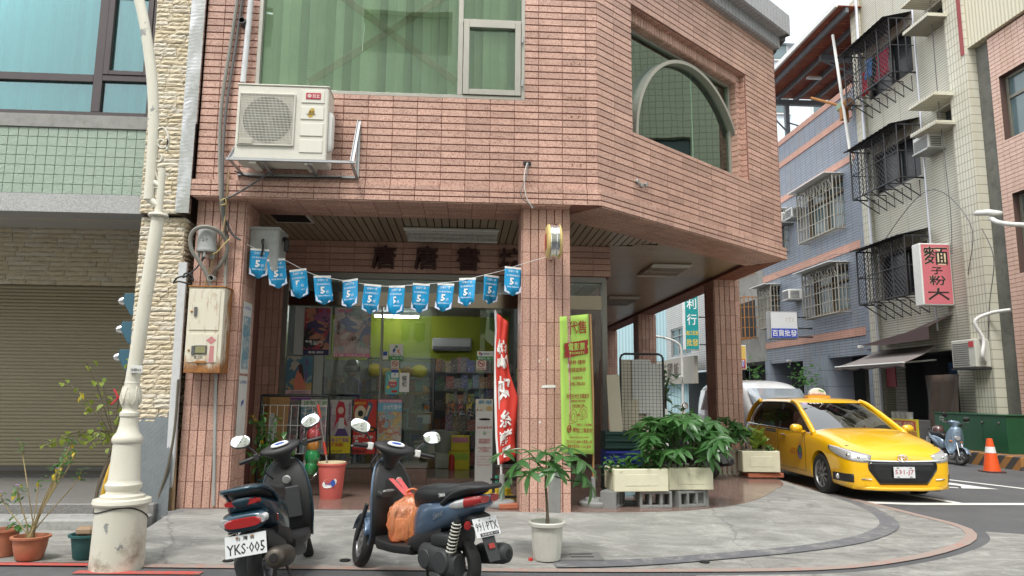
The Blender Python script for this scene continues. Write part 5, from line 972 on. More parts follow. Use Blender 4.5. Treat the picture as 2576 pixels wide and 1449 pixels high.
for a, b in (((-.67, -.43, .02), (.72, -.43, .02)), ((-.67, 0, -.02), (.67, -.0, -.02)), ((-.64, -.43, .02), (-.64, 0, .0)), ((.66, -.43, .02), (.66, 0, -.02)), ((-.64, -.42, .03), (-.55, -.02, .62)), ((.66, -.42, .03), (.66, -.02, .66)), ((-.3, -.43, .0), (-.3, 0, 0)), ((.2, -.43, .0), (.2, 0, 0)), ((.66, -.01, -.03), (.66, -.01, .68))): mb = MB(); angle_bar(mb, a, b); mb.build('angle_bar', m_galv, br)
au = thing('outdoor_air_conditioner', 'ivory outdoor air conditioner unit with round fan grille under the front window', 'air conditioner', (-2.05, 7.71, 3.93)); AW, AH, AD = .985, .845, .34
MB().box((-AW/2, 0, .0), (AW/2, AD, AH), c=.012).build('casing', m_acw, au); MB().box((-AW/2-.008, -.01, AH-.004), (AW/2+.008, AD+.01, AH+.014), c=.006).build('lid', m_acw, au)
for sx in (-.3, .3): MB().box((sx-.04, .03, -.04), (sx+.04, AD-.02, -.002)).build('foot', m_acw, au)
gx0, gx1, gz0, gz1 = -.455, .125, .165, .735; cx0, cz0 = (gx0+gx1)/2, (gz0+gz1)/2
MB().box((gx0, -.004, gz0), (gx1, .0, gz1)).build('recess', M('ac_panel', (.50, .48, .42), .6), au); MB().lathe([(.0001, 0), (.255, 0), (.262, .004)], 40, Matrix.Translation((cx0+.01, -.006, cz0)) @ Matrix.Rotation(pi/2, 4, 'X')).build('fan_opening', m_black, au)
fb_ = MB()
for k in range(3):
    a = k*2*pi/3+.4; P = [[(cx0+.01+r*cos(a+d), -.011-.01*i*0, cz0+r*sin(a+d)) for r, d in ((.05, dd), (.15, dd*1.5), (.235, dd*1.7))] for i, dd in enumerate((0, .35, .7))]; fb_.grid(P)
fb_.build('fan_blade', M('fan_grey', (.10, .10, .11), .5), au); MB().lathe([(.0001, .012), (.05, .010), (.05, 0)], 20, Matrix.Translation((cx0+.01, -.008, cz0)) @ Matrix.Rotation(pi/2, 4, 'X')).build('hub', M('fan_grey', (.10, .10, .11), .5), au)
gr = MB(); n = 40
for i in range(n+1): x = gx0+(gx1-gx0)*i/n; gr.box((x-.0022, -.026, gz0), (x+.0022, -.021, gz1))
for i in range(20): z = gz0+(gz1-gz0)*i/19; gr.box((gx0, -.022, z-.0022), (gx1, -.018, z+.0022))
stuff(gr.build('wire_grille', m_acw, au)); fr = MB()
for q in ((gx0-.015, gz0-.015, gx0, gz1+.015), (gx1, gz0-.015, gx1+.015, gz1+.015), (gx0, gz1, gx1, gz1+.015), (gx0, gz0-.015, gx1, gz0)): fr.box((q[0], -.024, q[1]), (q[2], 0, q[3]), c=.004)
fr.build('grille_frame', m_acw, au); MB().box((gx0+.01, -.032, gz0-.006), (gx0+.16, -.02, gz0+.055), c=.004).build('badge_plate', M('ac_badge', (.4, .38, .32), .5), au)
m_emb = M('ivory_emboss', (.66, .64, .57), .35, 0, .03)
for i in range(4):
    z = .085+i*.19; o = MB().box((.20, -.010, z), (.45, .001, z+.15), c=.008).build('pressed_panel', m_emb, au)
    if i == 3:
        MB().box((.25, -.016, z+.045), (.41, -.0105, z+.115)).build('red_badge', M('red_badge', (.42, .02, .04), .4), o); Ia = frame((0, -.016, 0), (1, 0, 0), (0, 0, 1)); txt('日立', o, Ia, .362, z+.08, .075, .042, m_white_l, 'lettering', -.002, bold=.03)
        for r1, r2 in ((.021, .0155), (.010, .004)):
            n = 20; MB().add([(.288+r*cos(2*pi*k/n), -.0185, z+.08+r*sin(2*pi*k/n)) for r in (r1, r2) for k in range(n)], [(k, (k+1) % n, n+(k+1) % n, n+k) for k in range(n)]).build('emblem', m_white_l, o)
    if i == 2:
        MB().add([(.315+.042*cos(a)*.8+.012*sin(a), -.0125, z+.075+.055*sin(a)) for a in [2*pi*k/24 for k in range(24)]], [tuple(range(24))]).build('gold_badge', M('gold_badge', (.48, .33, .06), .4, .3), o); Ia = frame((0, -.0125, 0), (1, 0, 0), (0, 0, 1)); txt('DC', o, Ia, .32, z+.085, .05, .028, m_ink, 'lettering', -.002, bold=.03); txt('INVERTER', o, Ia, .315, z+.058, .10, .016, m_ink, 'lettering', -.0025, bold=.02)
MB().loft([(.495, .1, .38, .05, .22, .26, 4), (.53, .11, .38, .05, .2, .24, 4), (.545, .12, .38, .03, .17, .2, 4)], 16).build('valve_cover', m_wht, au, 1)
def rusty():
    t = NT('rusting_ivory_steel'); p = t.pos(); sx = t.n('ShaderNodeSeparateXYZ'); t.l(p, sx.inputs[0]); n1 = t.noise(9, 9, .75, p, .6); mp = t.n('ShaderNodeMapping'); mp.inputs['Scale'].default_value = (9, 9, 1.6); t.l(p, mp.inputs[0]); n2 = t.noise(2.2, 8, .75, mp.outputs[0])
    low = t.math('MULTIPLY', t.math('SUBTRACT', 1.82, sx.outputs['Z']), 1.6, True); side = t.math('MULTIPLY', t.math('SUBTRACT', sx.outputs['Y'], 8.02), 1.5, True)
    f = t.math('ADD', t.math('ADD', t.math('MULTIPLY', n2, .9), t.math('MULTIPLY', n1, .35)), t.math('ADD', low, side)); r = t.ramp(f, [(.66, (0, 0, 0)), (.86, (1, 1, 1))])
    c = t.mix(r, t.mix(n1, (.60, .56, .44), (.68, .64, .53)), t.ramp(n1, [(.3, (.12, .04, .015)), (.6, (.33, .14, .035))])); t.set(base=c, rough=.6); t.bump(n1, .2, .004); return t.m
m_rusty = rusty(); mbx = thing('meter_box', 'rusty ivory electricity meter box with two doors on the left pink column', 'meter box', (-2.82, 8.255, 1.62))
_T = Matrix.Translation
def wbox(x0, x1, y0, y1, z0, z1, c=.004): return MB().box((x0, y0, z0), (x1, y1, z1), c=c)
wbox(-.19, .19, -.27, 0, .0, .93).build('casing', m_rusty, mbx); wbox(-.20, .20, -.285, 0, .931, .945, .003).build('lid', m_rust, mbx)
for z0, z1 in ((.46, .905), (.11, .42)): wbox(-.165, .15, -.279, -.2705, z0, z1, .003).build('door', m_rusty, mbx)
for z in (.66, .24): h = wbox(-.115, -.085, -.295, -.28, z-.05, z+.05, .003).build('handle', m_dgrey, mbx); MB().lathe([(.0001, .008), (.012, .006), (.012, 0)], 10, _T((-.145, -.28, z)) @ Matrix.Rotation(pi/2, 4, 'X')).build('lock', m_rust, mbx)
wbox(-.085, .045, -.292, -.2795, .20, .295, .004).build('meter_window', m_dgrey, mbx); wbox(-.072, .032, -.296, -.2925, .213, .282, 0).build('glass', M('yellowed_glass', (.25, .24, .12), .2), mbx)
Im = frame((0, -.2805, 0), (1, 0, 0), (0, 0, 1)); m_fred = M('faded_red_sticker', (.48, .20, .20), .7); MB().add([(.085, -.2815, .305), (.14, -.2815, .35), (.085, -.2815, .395), (.03, -.2815, .35)], [(0, 1, 2, 3)]).build('diamond_sticker', m_fred, mbx); MB().add([(.072, -.2815, .11), (.118, -.2815, .11), (.118, -.2815, .29), (.072, -.2815, .29)], [(0, 1, 2, 3)]).build('strip_sticker', m_fred, mbx); txt('第三表', mbx, Im, -.04, .165, .09, .035, m_ink, 'lettering', -.002); wbox(-.07, .04, -.286, -.28, .105, .13, .002).build('nameplate', m_rust, mbx)
jd = thing('junction_drum', 'grey hanging junction drum marked 20 on the left pink column', 'junction box', (-2.905, 8.12, 2.96)); m_drum = M('drum_grey', (.33, .34, .33), .6, 0, .1, 5, grime=.25); MB().lathe([(.0001, .0), (.105, .0), (.112, .02), (.108, .03), (.104, .05), (.098, .24), (.09, .265), (.0001, .272)], 26).build('drum', m_drum, jd, 1); txt('20', jd, frame((.0, -.104, 0), (1, 0, 0), (0, 0, 1)), .012, .13, .07, .035, m_ink, 'lettering', -.004)
lc = MB(); [lc.tube([(.075*cos(a), .075*sin(a), 0), (.075*cos(a), .075*sin(a), -.06)], .016, 7) for a in (0, 1.2, 2.4, 3.6, 4.8)]; lc.build('terminal', m_drum, jd, 1)
m_cab = M('grey_conduit', (.21, .205, .18), .6, 0, .15, 6); m_cab2 = M('tan_cable', (.36, .27, .13), .6); m_cab3 = M('dark_grey_cable', (.11, .11, .11), .6)
def cable(lab, pts, r, mat, name='cable', k=6): return tag(MB().tube(smooth_path(pts, k), r, 7).build(name, mat, None, 1), lab, 'cable', 'cables on the pink building')
cable('thick grey cable climbing the pink wall beside the window', [PY(600, -20, 8.09), PY(582, 100, 8.09), PY(560, 240, 8.08), PY(553, 340, 8.07), PY(553, 430, 8.02), PY(556, 500, 8.0), PY(563, 560, 8.12), PY(572, 600, 8.2)], .020, m_cab)
cable('slimmer grey cable running up beside the thick one', [PY(612, -20, 8.10), PY(594, 110, 8.10), PY(572, 250, 8.09), PY(562, 360, 8.06), PY(560, 430, 8.01), PY(562, 520, 8.02), PY(570, 600, 8.2)], .015, m_cab3)
cable('looped fat conduit from the meter box over the junction drum', [PY(531, 720, 8.1), PY(520, 690, 8.08), PY(500, 655, 8.05), PY(483, 630, 8.02), PY(479, 600, 8.0), PY(490, 578, 7.98), PY(515, 570, 7.98), PY(545, 578, 8.02), PY(567, 602, 8.1), PY(571, 632, 8.15), PY(555, 665, 8.18), PY(541, 682, 8.22), PY(540, 695, 8.25)], .022, m_cab)
cable('vertical conduit dropping into the meter box top', [PY(572, 590, 8.2), PY(570, 640, 8.2), PY(567, 690, 8.2), PY(566, 722, 8.15)], .018, m_cab)
cable('tan cable slanting down behind the junction drum', [PY(576, 430, 8.1), PY(568, 520, 8.05), PY(560, 590, 8.1), PY(540, 640, 8.2), PY(515, 718, 8.15)], .010, m_cab2)
cable('thin yellow cable curling from the drum to the bundle', [PY(528, 640, 8.1), PY(545, 635, 8.05), PY(560, 618, 8.05), PY(578, 600, 8.1)], .006, M('yellow_cable', (.55, .42, .16), .6))
cable('black cable coil hanging left of the meter box', [PY(478, 715, 8.0), PY(450, 708, 7.95), PY(436, 712, 7.95), PY(448, 698, 7.95), PY(470, 696, 7.97), PY(486, 706, 8.0), PY(480, 690, 8.0), PY(466, 688, 8.0), PY(462, 698, 8.0), PY(490, 678, 8.05), PY(512, 650, 8.1), PY(520, 630, 8.1)], .009, m_cable)
cable('grey cable stretched from the bracket to the cable bundle', [PY(690, 425, 8.0), PY(640, 460, 8.02), PY(590, 490, 8.02), PY(562, 502, 8.0)], .011, m_cab3); cable('dark cable sagging along the ledge below the bracket', [PY(590, 430, 8.0), PY(630, 445, 8.05), PY(700, 447, 8.08), PY(860, 446, 8.08)], .008, m_cable)
cable('cable from the bundle to the first pennant', [PY(570, 555, 8.1), PY(578, 580, 8.15), PY(592, 596, 8.18), PY(606, 604, 8.2)], .014, m_cab3); cable('wire bundle wrapped where the cables turn under the ledge', [PY(556, 505, 7.97), PY(566, 500, 7.97), PY(568, 512, 7.99), PY(556, 516, 7.99)], .006, M('yellow_cable', (.55, .42, .16), .6))
tag(MB().tube([PY(543, 940, 8.245), PY(540, 1100, 8.245), PY(537, 1272, 8.245)], .017, 8).build('conduit_pipe', m_drum, None, 1), 'grey conduit pipe running down the left pink column to the ground', 'pipe')
tag(MB().lathe([(.03, 0), (.036, 0), (.036, .1), (.03, .1), (.03, 0)], 16, _T(PY(537, 703, 8.16)) @ Matrix.Rotation(pi/2, 4, 'X') @ _T((0, 0, 0))).build('pipe_stub', m_drum, None, 1), 'open grey pipe stub above the meter box', 'pipe'); tag(MB().lathe([(.03, 0), (.037, 0), (.037, .16), (.03, .16), (.03, 0)], 16, _T(PY(608, 50, 8.0)) @ Matrix.Rotation(-pi/2, 4, 'X')).build('pipe_stub', M('dark_pipe', (.07, .07, .07), .5), None, 1), 'dark pipe stub beside the front window top', 'pipe')
tag(MB().tube([PY(633, -20, 8.05), PY(618, 140, 8.05), PY(611, 208, 8.05)], .032, 10).build('downpipe', m_pvc, None, 1), 'white downpipe ending above the air conditioner', 'pipe')
gb = thing('grey_junction_box', 'large grey cable box on the side of the left column inside the arcade', 'junction box', (-2.54, 8.62, 2.80)); wbox(0, .34, -.2, .18, 0, .52, .02).build('case', m_drum, gb); wbox(-.01, .36, -.22, .2, .50, .54, .015).build('lid', m_drum, gb); wbox(.0, .33, -.17, .17, -.02, 0).build('base', m_dgrey, gb); MB().tube(smooth_path([(.17, -.215, .38), (.17, -.25, .36), (.18, -.24, .28), (.16, -.22, .18)], 5), .014, 7).build('plug', m_cable, gb, 1); MB().tube([(.36, 0, .44), (.40, -.05, .40), (.40, -.06, .28)], .03, 8).build('plug', m_cable, gb, 1)
Msd = frame((-2.535, 0, 0), (0, 1, 0), (0, 0, 1)); m_nblue = art('art_notice', [(.10, .30, .42), (.55, .60, .62), (.14, .38, .50), (.30, .42, .48)], 16)
for i, (z0, z1, lab) in enumerate(((1.63, 2.45, 'blue and white notice sheet on the side face of the left column'), (.92, 1.60, 'white faded notice sheet below the blue one on the left column'))):
    no = thing('notice_sheet', lab, 'notice', (-2.535, 8.36, z0)); h = z1-z0; Mk = frame((0, 0, 0), (0, 1, 0), (0, 0, 1)); MB().box((0, 0, 0), (.30, .006, h), Mk @ _T((0, -.008, 0))).build('sheet', m_wht, no); txt('Jcard 悠遊卡儲值中心', no, Mk, .15, h-.07, .25, .05, m_bluet, 'lettering', -.01)
    if i == 0: MB().add([Mk @ V(q) for q in ((.02, -.0095, .05), (.28, -.0095, .05), (.28, -.0095, h-.16), (.02, -.0095, h-.16))], [(0, 1, 2, 3)]).build('print', m_nblue, no); txt('東立', no, Mk, .10, h-.22, .13, .08, m_white_l, 'lettering', -.012, bold=.02); txt('iPASS一卡通\n歡迎使用一卡通', no, Mk, .18, .12, .2, .1, m_white_l, 'lettering', -.012)
    else: MB().add([Mk @ V(q) for q in ((.1, -.0095, .33), (.2, -.0095, .38), (.19, -.0095, .42), (.11, -.0095, .39))], [(0, 1, 2, 3)]).build('print', m_bluet, no)
PN = [(652, 655, 0), (697, 680, -.18), (752, 706, -.14), (813, 722, -.1), (881, 731, -.06), (935, 744, .1), (996, 747, .0), (1058, 742, .03), (1119, 741, .04), (1175, 727, .05), (1234, 721, .06), (1290, 700, .1)]
def yp(px): return 8.62-.42*(px-606)/(1375-606)*0-.25*max(0, (px-1000))/400
tops = [(606, 604), (628, 618), (675, 640), (722, 657), (788, 690), (848, 703), (905, 713), (968, 720), (1024, 718), (1080, 714), (1148, 708), (1205, 695), (1262, 681), (1310, 665), (1378, 645)]
st = [PY(x, y, 8.35 if x < 640 else (8.2 if x > 1300 else 8.45)) for x, y in tops]; tag(MB().tube(smooth_path(st, 4), .0035, 5).build('pennant_string', m_white_l, None, 1), 'white string of the pennants sagging between the two front columns', 'string')
def pen_mat():
    t = NT('pennant_blue_foil'); p = t.pos(True); c = t.mix(t.noise(9, 4, .6, p), (.0, .25, .55), (.02, .36, .66)); t.set(base=c, rough=.32, spec=.5); t.bump(t.noise(14, 3, .5, p), .25, .01); return t.m
m_pen = pen_mat(); PNL = ['first', 'second', 'third', 'fourth', 'fifth', 'sixth', 'seventh', 'eighth', 'ninth', 'tenth', 'eleventh', 'twelfth']
for i, (px, py, tl) in enumerate(PN):
    Y = 8.45 if i > 0 else 8.40; Y = 8.3 if i == 11 else Y; q = PY(px, py, Y); w_, h_ = .205, .30; o = thing('pennant', 'blue pennant with a white 5, %s from the left column' % PNL[i], 'pennant', (q.x, Y-.004, q.z), group='pennants on the string', rot=(random.uniform(-.12, .12), tl+random.uniform(-.05, .05), random.uniform(-.55, .55)))
    cv_ = .03*sin(i*2.3); n = 8; Pg = []
    for j, v in enumerate((1, .82, .55, .25, 0, -.0001)):
        row = []
        for k in range(n+1):
            u = k/n-.5; zz = h_*(v-.55); zz += -abs(u)*0 if v > 0 else 0
            if v <= 0: zz = h_*(-.55)-.05*(1-abs(u)*2)
            row.append((w_*u*(1-.03*(1-v)), cv_*sin(u*5+i)*(1-v)+.010*sin(k*1.9+i)*(1-v), zz))
        Pg.append(row)
    MB().grid(Pg).build('sheet', m_pen, o, 2, solid=.001)
    yoff = lambda u, v: cv_*sin(u*5+i)*(1-v)-.006-.010
    I5 = frame((0, 0, 0), (1, 0, 0), (0, 0, 1)); dz = h_
    MB().add([(-w_/2, -.004, .45*dz), (w_/2, -.004, .45*dz), (w_/2, -.004, .37*dz), (-w_/2, -.004, .37*dz)], [(0, 1, 2, 3)]).build('header', m_white_l, o); txt('5', o, I5, -.012, -.14*dz, .055, .085, m_white_l, 'figure', -.014, bold=.04); txt('月', o, I5, .038, -.21*dz, .028, .032, m_white_l, 'lettering', -.014)
    txt('支付寶掃碼領紅包', o, I5, 0, .10*dz, .155, .022, m_white_l, 'lettering', -.012); txt('全場行一夏', o, I5, 0, .27*dz, .12, .028, m_white_l, 'lettering', -.010); txt('最高享 最高減12%', o, I5, 0, -.36*dz, .14, .017, m_white_l, 'lettering', -.016)
    for sx in (-1, 1): MB().add([(sx*.1, -.016, -.28*dz), (sx*.1, -.016, -.56*dz), (sx*.03, -.018, -.65*dz), (sx*.045, -.018, -.56*dz), (sx*.075, -.018, -.52*dz), (sx*.08, -.016, -.42*dz)], [(0, 1, 2, 3, 4, 5)]).build('wave_print', M('pale_print', (.55, .62, .75), .5), o)
def louvre_light(lab, x, y, w_, d_, rz, side=False):
    o = thing('louvred_ceiling_light', lab, 'lamp', (x, y, ZC), rz, group='lights under the arcade ceiling'); MB().box((-w_/2, -d_/2, -.012), (w_/2, d_/2, -.002)).build('tray', M('light_tray', (.42, .42, .40), .4, .3), o)
    lv = MB(); n = 14
    for k in range(n+1): xx = -w_/2+w_*k/n; lv.box((xx-.003, -d_/2+.12, -.06), (xx+.003, d_/2-.12, -.012))
    for k in range(3): yy = -d_/2+.12+(d_-.24)*k/2; lv.box((-w_/2, yy-.003, -.06), (w_/2, yy+.003, -.012))
    stuff(lv.build('louvre', m_wht, o))
    for sy in (-1, 1): MB().box((-w_/2-.02, sy*d_/2-.03, -.05), (w_/2+.02, sy*d_/2+.03, -.012), c=.008).build('batten', m_wht, o)
louvre_light('white louvred ceiling light in front of the shop sign', -.21, 9.98, 1.26, .72, 0); louvre_light('louvred ceiling light over the side arcade nearer the corner', 3.52, 12.5, .66, 1.1, 0); louvre_light('louvred ceiling light farther along the side arcade', 3.62, 16.8, .7, 1.5, 0)
rs = thing('round_sign', 'round yellow and chrome light box sign on the middle column', 'sign', (.985, 7.98, 3.14)); Rx = Matrix.Rotation(pi/2, 4, 'Y')
MB().lathe([(.0001, -.085), (.17, -.085), (.195, -.07), (.2, -.055), (.2, .055), (.195, .07), (.17, .085), (.0001, .085)], 40, Rx).build('drum', M('cream_yellow', (.66, .50, .20), .35, 0, .05), rs, 1); MB().lathe([(.204, -.05), (.209, -.045), (.209, -.02), (.204, -.015), (.204, .015), (.209, .02), (.209, .045), (.204, .05)], 40, Rx, cap=False).build('chrome_band', MATS['chrome'], rs, 1)
txt('書', rs, frame((-.088, 0, 0), (0, -1, 0), (0, 0, 1)), 0, 0, .2, .2, m_redt, 'character', -.004, bold=.02); MB().box((-.015, .18, .03), (.015, .29, .06)).build('bracket', m_rust, rs); MB().box((-.015, .15, -.17), (.015, .29, -.15)).build('bracket', m_rust, rs)
def flag(lab, name, base, pole_top, Pg, mat, pole_mat, label_cat='flag'):
    o = thing(name, lab, label_cat, base); return o
gx, gy = 1.55, 8.72; fz = gz(gx)+.142
gf = thing('green_banner', 'lime green vertical ticket banner on a bamboo pole by the middle column', 'banner', (gx, gy, fz)); m_base = M('grey_plastic_base', (.25, .255, .25), .7, 0, .1, 6)
MB().lathe([(.0001, 0), (.165, 0), (.17, .015), (.168, .045), (.15, .06), (.105, .062), (.10, .085), (.09, .095), (.03, .098), (.028, .33), (.022, .335), (.0001, .335)], 30).build('base', m_base, gf, 1); MB().tube([(0, 0, .1), (.005, 0, 1.3), (-.02, 0, 2.28)], .014, 8).build('pole', M('bamboo', (.38, .22, .09), .6, 0, .25, 12), gf, 1)
tl_, tr_, bl_, br_ = PY(1408, 797, 8.12), PY(1480, 790, gy-.03), PY(1413, 1140, 8.12), PY(1495, 1143, gy-.03); LT = lambda a: a-V((gx, gy, fz))
def banner_surface(tl, tr, bl, brr, amp, nu=10, nv=26, edge=None):
    P = []
    for j in range(nv+1):
        v = j/nv; a, b = tl.lerp(bl, v), tr.lerp(brr, v)
        if edge: a, b = edge(v, a, b)
        P.append([a.lerp(b, k/nu)+V((0, amp*sin(k/nu*4.2+v*5)*(.3+v*.7)+amp*.5*sin(v*17+k), 0)) for k in range(nu+1)])
    return P
m_lime_f = M('lime_banner_cloth', (.42, .66, .12), .75, 0, .06, 6, bump=.1); m_lt = M('banner_red', (.30, .02, .02), .7)
Pb = banner_surface(LT(tl_), LT(tr_), LT(bl_), LT(br_), .008); MB().grid(Pb).build('cloth', m_lime_f, gf, 2, solid=.002)
Ug = (LT(tr_)-LT(tl_)).normalized(); wdB = (LT(tr_)-LT(tl_)).length; hB = (LT(tl_)-LT(bl_)).length
def on_b(s_t, v, wf, hf, mt, uc=.47, bold=.01, sh=0):
    c0 = LT(tl_).lerp(LT(bl_), v).lerp(LT(tr_).lerp(LT(br_), v), uc); Mx = frame(c0, LT(tr_).lerp(LT(br_), v)-LT(tl_).lerp(LT(bl_), v), LT(tl_)-LT(bl_)); return txt(s_t, gf, Mx, 0, 0, wdB*wf, hB*hf, mt, 'lettering', -.018, bold=bold)
on_b('代售', .09, .64, .105, m_lt, .55, .02)
c0 = LT(tl_).lerp(LT(bl_), .245).lerp(LT(tr_).lerp(LT(br_), .245), .5); Mx = frame(c0, Ug, LT(tl_)-LT(bl_)); tk = []
hw, hh = wdB*.41, hB*.055
for k in range(9): a = -pi/2+pi*k/8; tk.append((-hw+.022*cos(a), .022*sin(a)))
poly = [(-hw, -hh)]+tk+[(-hw, hh), (hw, hh)]+[(hw-.022*cos(a), .022*sin(a)) for a in [pi/2-pi*k/8 for k in range(9)]]+[(hw, -hh)]
MB().add([Mx @ V((x, -.016, z)) for x, z in poly], [tuple(range(len(poly)))]).build('ticket_print', m_lt, gf); on_b('電影票', .232, .56, .058, m_lime_f, .5, .01).location.y -= .004; on_b('TICKETS', .278, .52, .018, m_lime_f, .5, .015).location.y -= .004
for a in ((('餐券·禮券', .345, .6, .035), ('主題遊樂券', .40, .6, .036), ('加盟專線', .458, .33, .024), ('0985-788-800', .502, .5, .032), ('· · · · · · · · · · · · · ·', .535, .75, .004), ('你的在地生活電影院', .59, .74, .038), ('首輪強檔 院線片熱映', .625, .46, .02), ('DREAMS UP!', .66, .38, .03), ('PIER-2 · CINEMA', .795, .5, .02), ('駁二電影院', .835, .52, .036), ('www.in89pier2.com.tw', .885, .6, .02), ('TEL:07-521-8888 大勇路5-1號', .915, .82, .03), ('高雄市鹽埕區 (C1&C2倉庫)', .95, .76, .03))):
    on_b(*a, m_lt, .5 if a[1] < .79 or a[1] > .85 else .68, .012)
for k, (u_, v_) in enumerate(((.33, .735), (.66, .705))):
    c1 = LT(tl_).lerp(LT(bl_), v_).lerp(LT(tr_).lerp(LT(br_), v_), u_); Mh = frame(c1, Ug, LT(tl_)-LT(bl_)); hm_ = MB(); s = wdB*.125
    for a, b in (((-s, -s*.8), (s, -s*.8)), ((s, -s*.8), (s, s*.35)), ((s, s*.35), (0, s*.95)), ((0, s*.95), (-s, s*.35)), ((-s, s*.35), (-s, -s*.8))): hm_.tube([Mh @ V((a[0], -.016, a[1])), Mh @ V((b[0], -.016, b[1]))], .0028, 4)
    hm_.tube([Mh @ V((s*.5*cos(q), -.016, s*.5*sin(q)-s*.1)) for q in [2*pi*i/16 for i in range(16)]], .0028, 4, closed=True); hm_.build('house_print', m_lt, gf)
on_b('+', .725, .09, .022, m_lt, .5, .03); on_b('in', .825, .13, .022, m_lt, .2, .03); on_b('89', .83, .12, .035, m_lt, .37, .03)
c1 = LT(tl_).lerp(LT(bl_), .825).lerp(LT(tr_).lerp(LT(br_), .825), .2); Mh = frame(c1, Ug, LT(tl_)-LT(bl_)); MB().tube([Mh @ V((.038*cos(q), -.017, .038*sin(q))) for q in [2*pi*i/20 for i in range(20)]], .006, 5, closed=True).build('ring_print', m_lt, gf)
ry = 8.55; rx0 = PY(1246, 780, ry).x; rf = thing('red_banner', 'red vertical banner with white characters folding over beside the middle column', 'banner', (PY(1262, 1272, ry).x, ry, .142)); RL = lambda a: a-V(rf.location)
MB().lathe([(.0001, 0), (.155, 0), (.16, .015), (.158, .05), (.14, .07), (.06, .075), (.035, .08), (.032, .36), (.0001, .36)], 28).build('base', m_base, rf, 1); pt_ = RL(PY(1246, 780, ry)); MB().tube([(0, 0, .1), (pt_.x*.3, 0, 1.0), (pt_.x, 0, pt_.z)], .014, 8).build('pole', m_pvc, rf, 1)
rtl = [(1247, 785), (1243, 900), (1243, 1000), (1246, 1100), (1252, 1170)]; rtr = [(1280, 812), (1276, 868), (1282, 940), (1303, 1000), (1300, 1060), (1296, 1100), (1297, 1150)]
def lerp_list(L, v): f = v*(len(L)-1); i = min(int(f), len(L)-2); t_ = f-i; return (L[i][0]+(L[i+1][0]-L[i][0])*t_, L[i][1]+(L[i+1][1]-L[i][1])*t_)
m_redc = M('red_banner_cloth', (.62, .045, .03), .7, 0, .1, 5); Pr = []
for j in range(29):
    v = j/28; a = RL(PY(*lerp_list(rtl, v), ry)); b = RL(PY(*lerp_list(rtr, v), ry)); Pr.append([a.lerp(b, k/10)+V((0, -.05*sin(k/10*pi*1.1)*(.4+.6*sin(v*7)**2)+.015*sin(k*1.3+v*9), 0)) for k in range(11)])
MB().grid(Pr).build('cloth', m_redc, rf, 2, solid=.002); MB().grid([[p+V((0, -.006, 0)) for p in r[:2]] for r in Pr]).build('hem', m_white_l, rf, 2)
for c_, v0, v1, u0_, u1_ in (('綜', .14, .31, .18, .95), ('好', .36, .52, .2, .9), ('糸', .58, .70, .2, .75), ('酵', .72, .85, .2, .8), ('母', .87, .995, .2, .78)):
    key = (c_, .03, 0); txt(c_, rf, Matrix.Identity(4), 0, 0, 1, 1, m_white_l, 'tmp', bold=.03) if key not in _TX else None
    co, fs = _TX[key]
    for q in [q for q in rf.children if q.name.startswith('tmp')]: bpy.data.objects.remove(q)
    lo, hi = co.min(0), co.max(0); vs_ = []
    for x, y, _ in co:
        u = u0_+(u1_-u0_)*(x-lo[0])/(hi[0]-lo[0]); v = v1+(v0-v1)*(y-lo[1])/(hi[1]-lo[1]); j = min(int(v*28), 27); k = min(int(u*10), 9); tj, tk2 = v*28-j, u*10-k
        p = Pr[j][k].lerp(Pr[j][k+1], tk2).lerp(Pr[j+1][k].lerp(Pr[j+1][k+1], tk2), tj); vs_.append(p+V((0, -.014, 0)))
    MB().add(vs_, fs).build('character', m_white_l, rf)
bs = thing('black_stand', 'black steel display frame behind the red banner', 'stand', (.35, 8.78, .142)); m_blk = M('black_paint', (.018, .018, .019), .45, 0, .2)
MB().box((.0, 0, 0), (.035, .03, 1.95), c=.004).build('post', m_blk, bs); MB().box((-.2, 0, .06), (.32, .03, .09), c=.004).build('rail', m_blk, bs); MB().box((-.02, 0, .26), (.3, .03, .29), c=.004).build('rail', m_blk, bs)
o = MB().lathe([(.0001, 0), (.24, 0), (.23, .03), (.17, .06), (.16, .13), (.10, .16), (.0001, .165)], 8, Matrix.Diagonal((1.1, .8, 1, 1))).build('yellow_stand_foot', M('yellow_plastic', (.55, .38, .02), .5, 0, .15, 6, grime=.3), None); o.location = (.42, 9.15, .142); tag(o, 'worn yellow plastic stand base behind the red banner', 'stand base')
o = MB().box((-.11, -.045, 0), (.11, .045, .055), c=.006).build('brick', M('red_brick', (.40, .13, .07), .85, 0, .2, 20, bump=.3)); q = PG(1278, 1278, .142); o.location = (q.x, 8.42, .14); o.rotation_euler[2] = .1; tag(o, 'red brick lying beside the red banner base', 'brick')
o = MB().tube([(0, 0, 0), (0, 0, .12)], .028, 8).build('green_peg', M('green_plastic', (.02, .28, .16), .5), None, 1); o.location = (.42, 9.15, .30); tag(o, 'green plastic peg in the yellow stand base', 'peg')
q = PG(828, 1256, .142); bu = thing('pink_bucket', 'tall pink plastic bucket holding a mop in front of the shop window', 'bucket', (q.x, q.y+.1, .155)); m_bpink = M('pink_plastic', (.60, .13, .11), .42, 0, .05, 3)
MB().lathe([(.0001, 0), (.125, 0), (.13, .01), (.163, .395), (.176, .40), (.178, .415), (.165, .42), (.158, .40), (.125, .02), (.0001, .02)], 30).build('body', m_bpink, bu, 1); MB().lathe([(.150, .42), (.166, .424), (.166, .436), (.15, .432), (.14, .40)], 30, cap=False).build('strainer', m_cream_l, bu, 1)
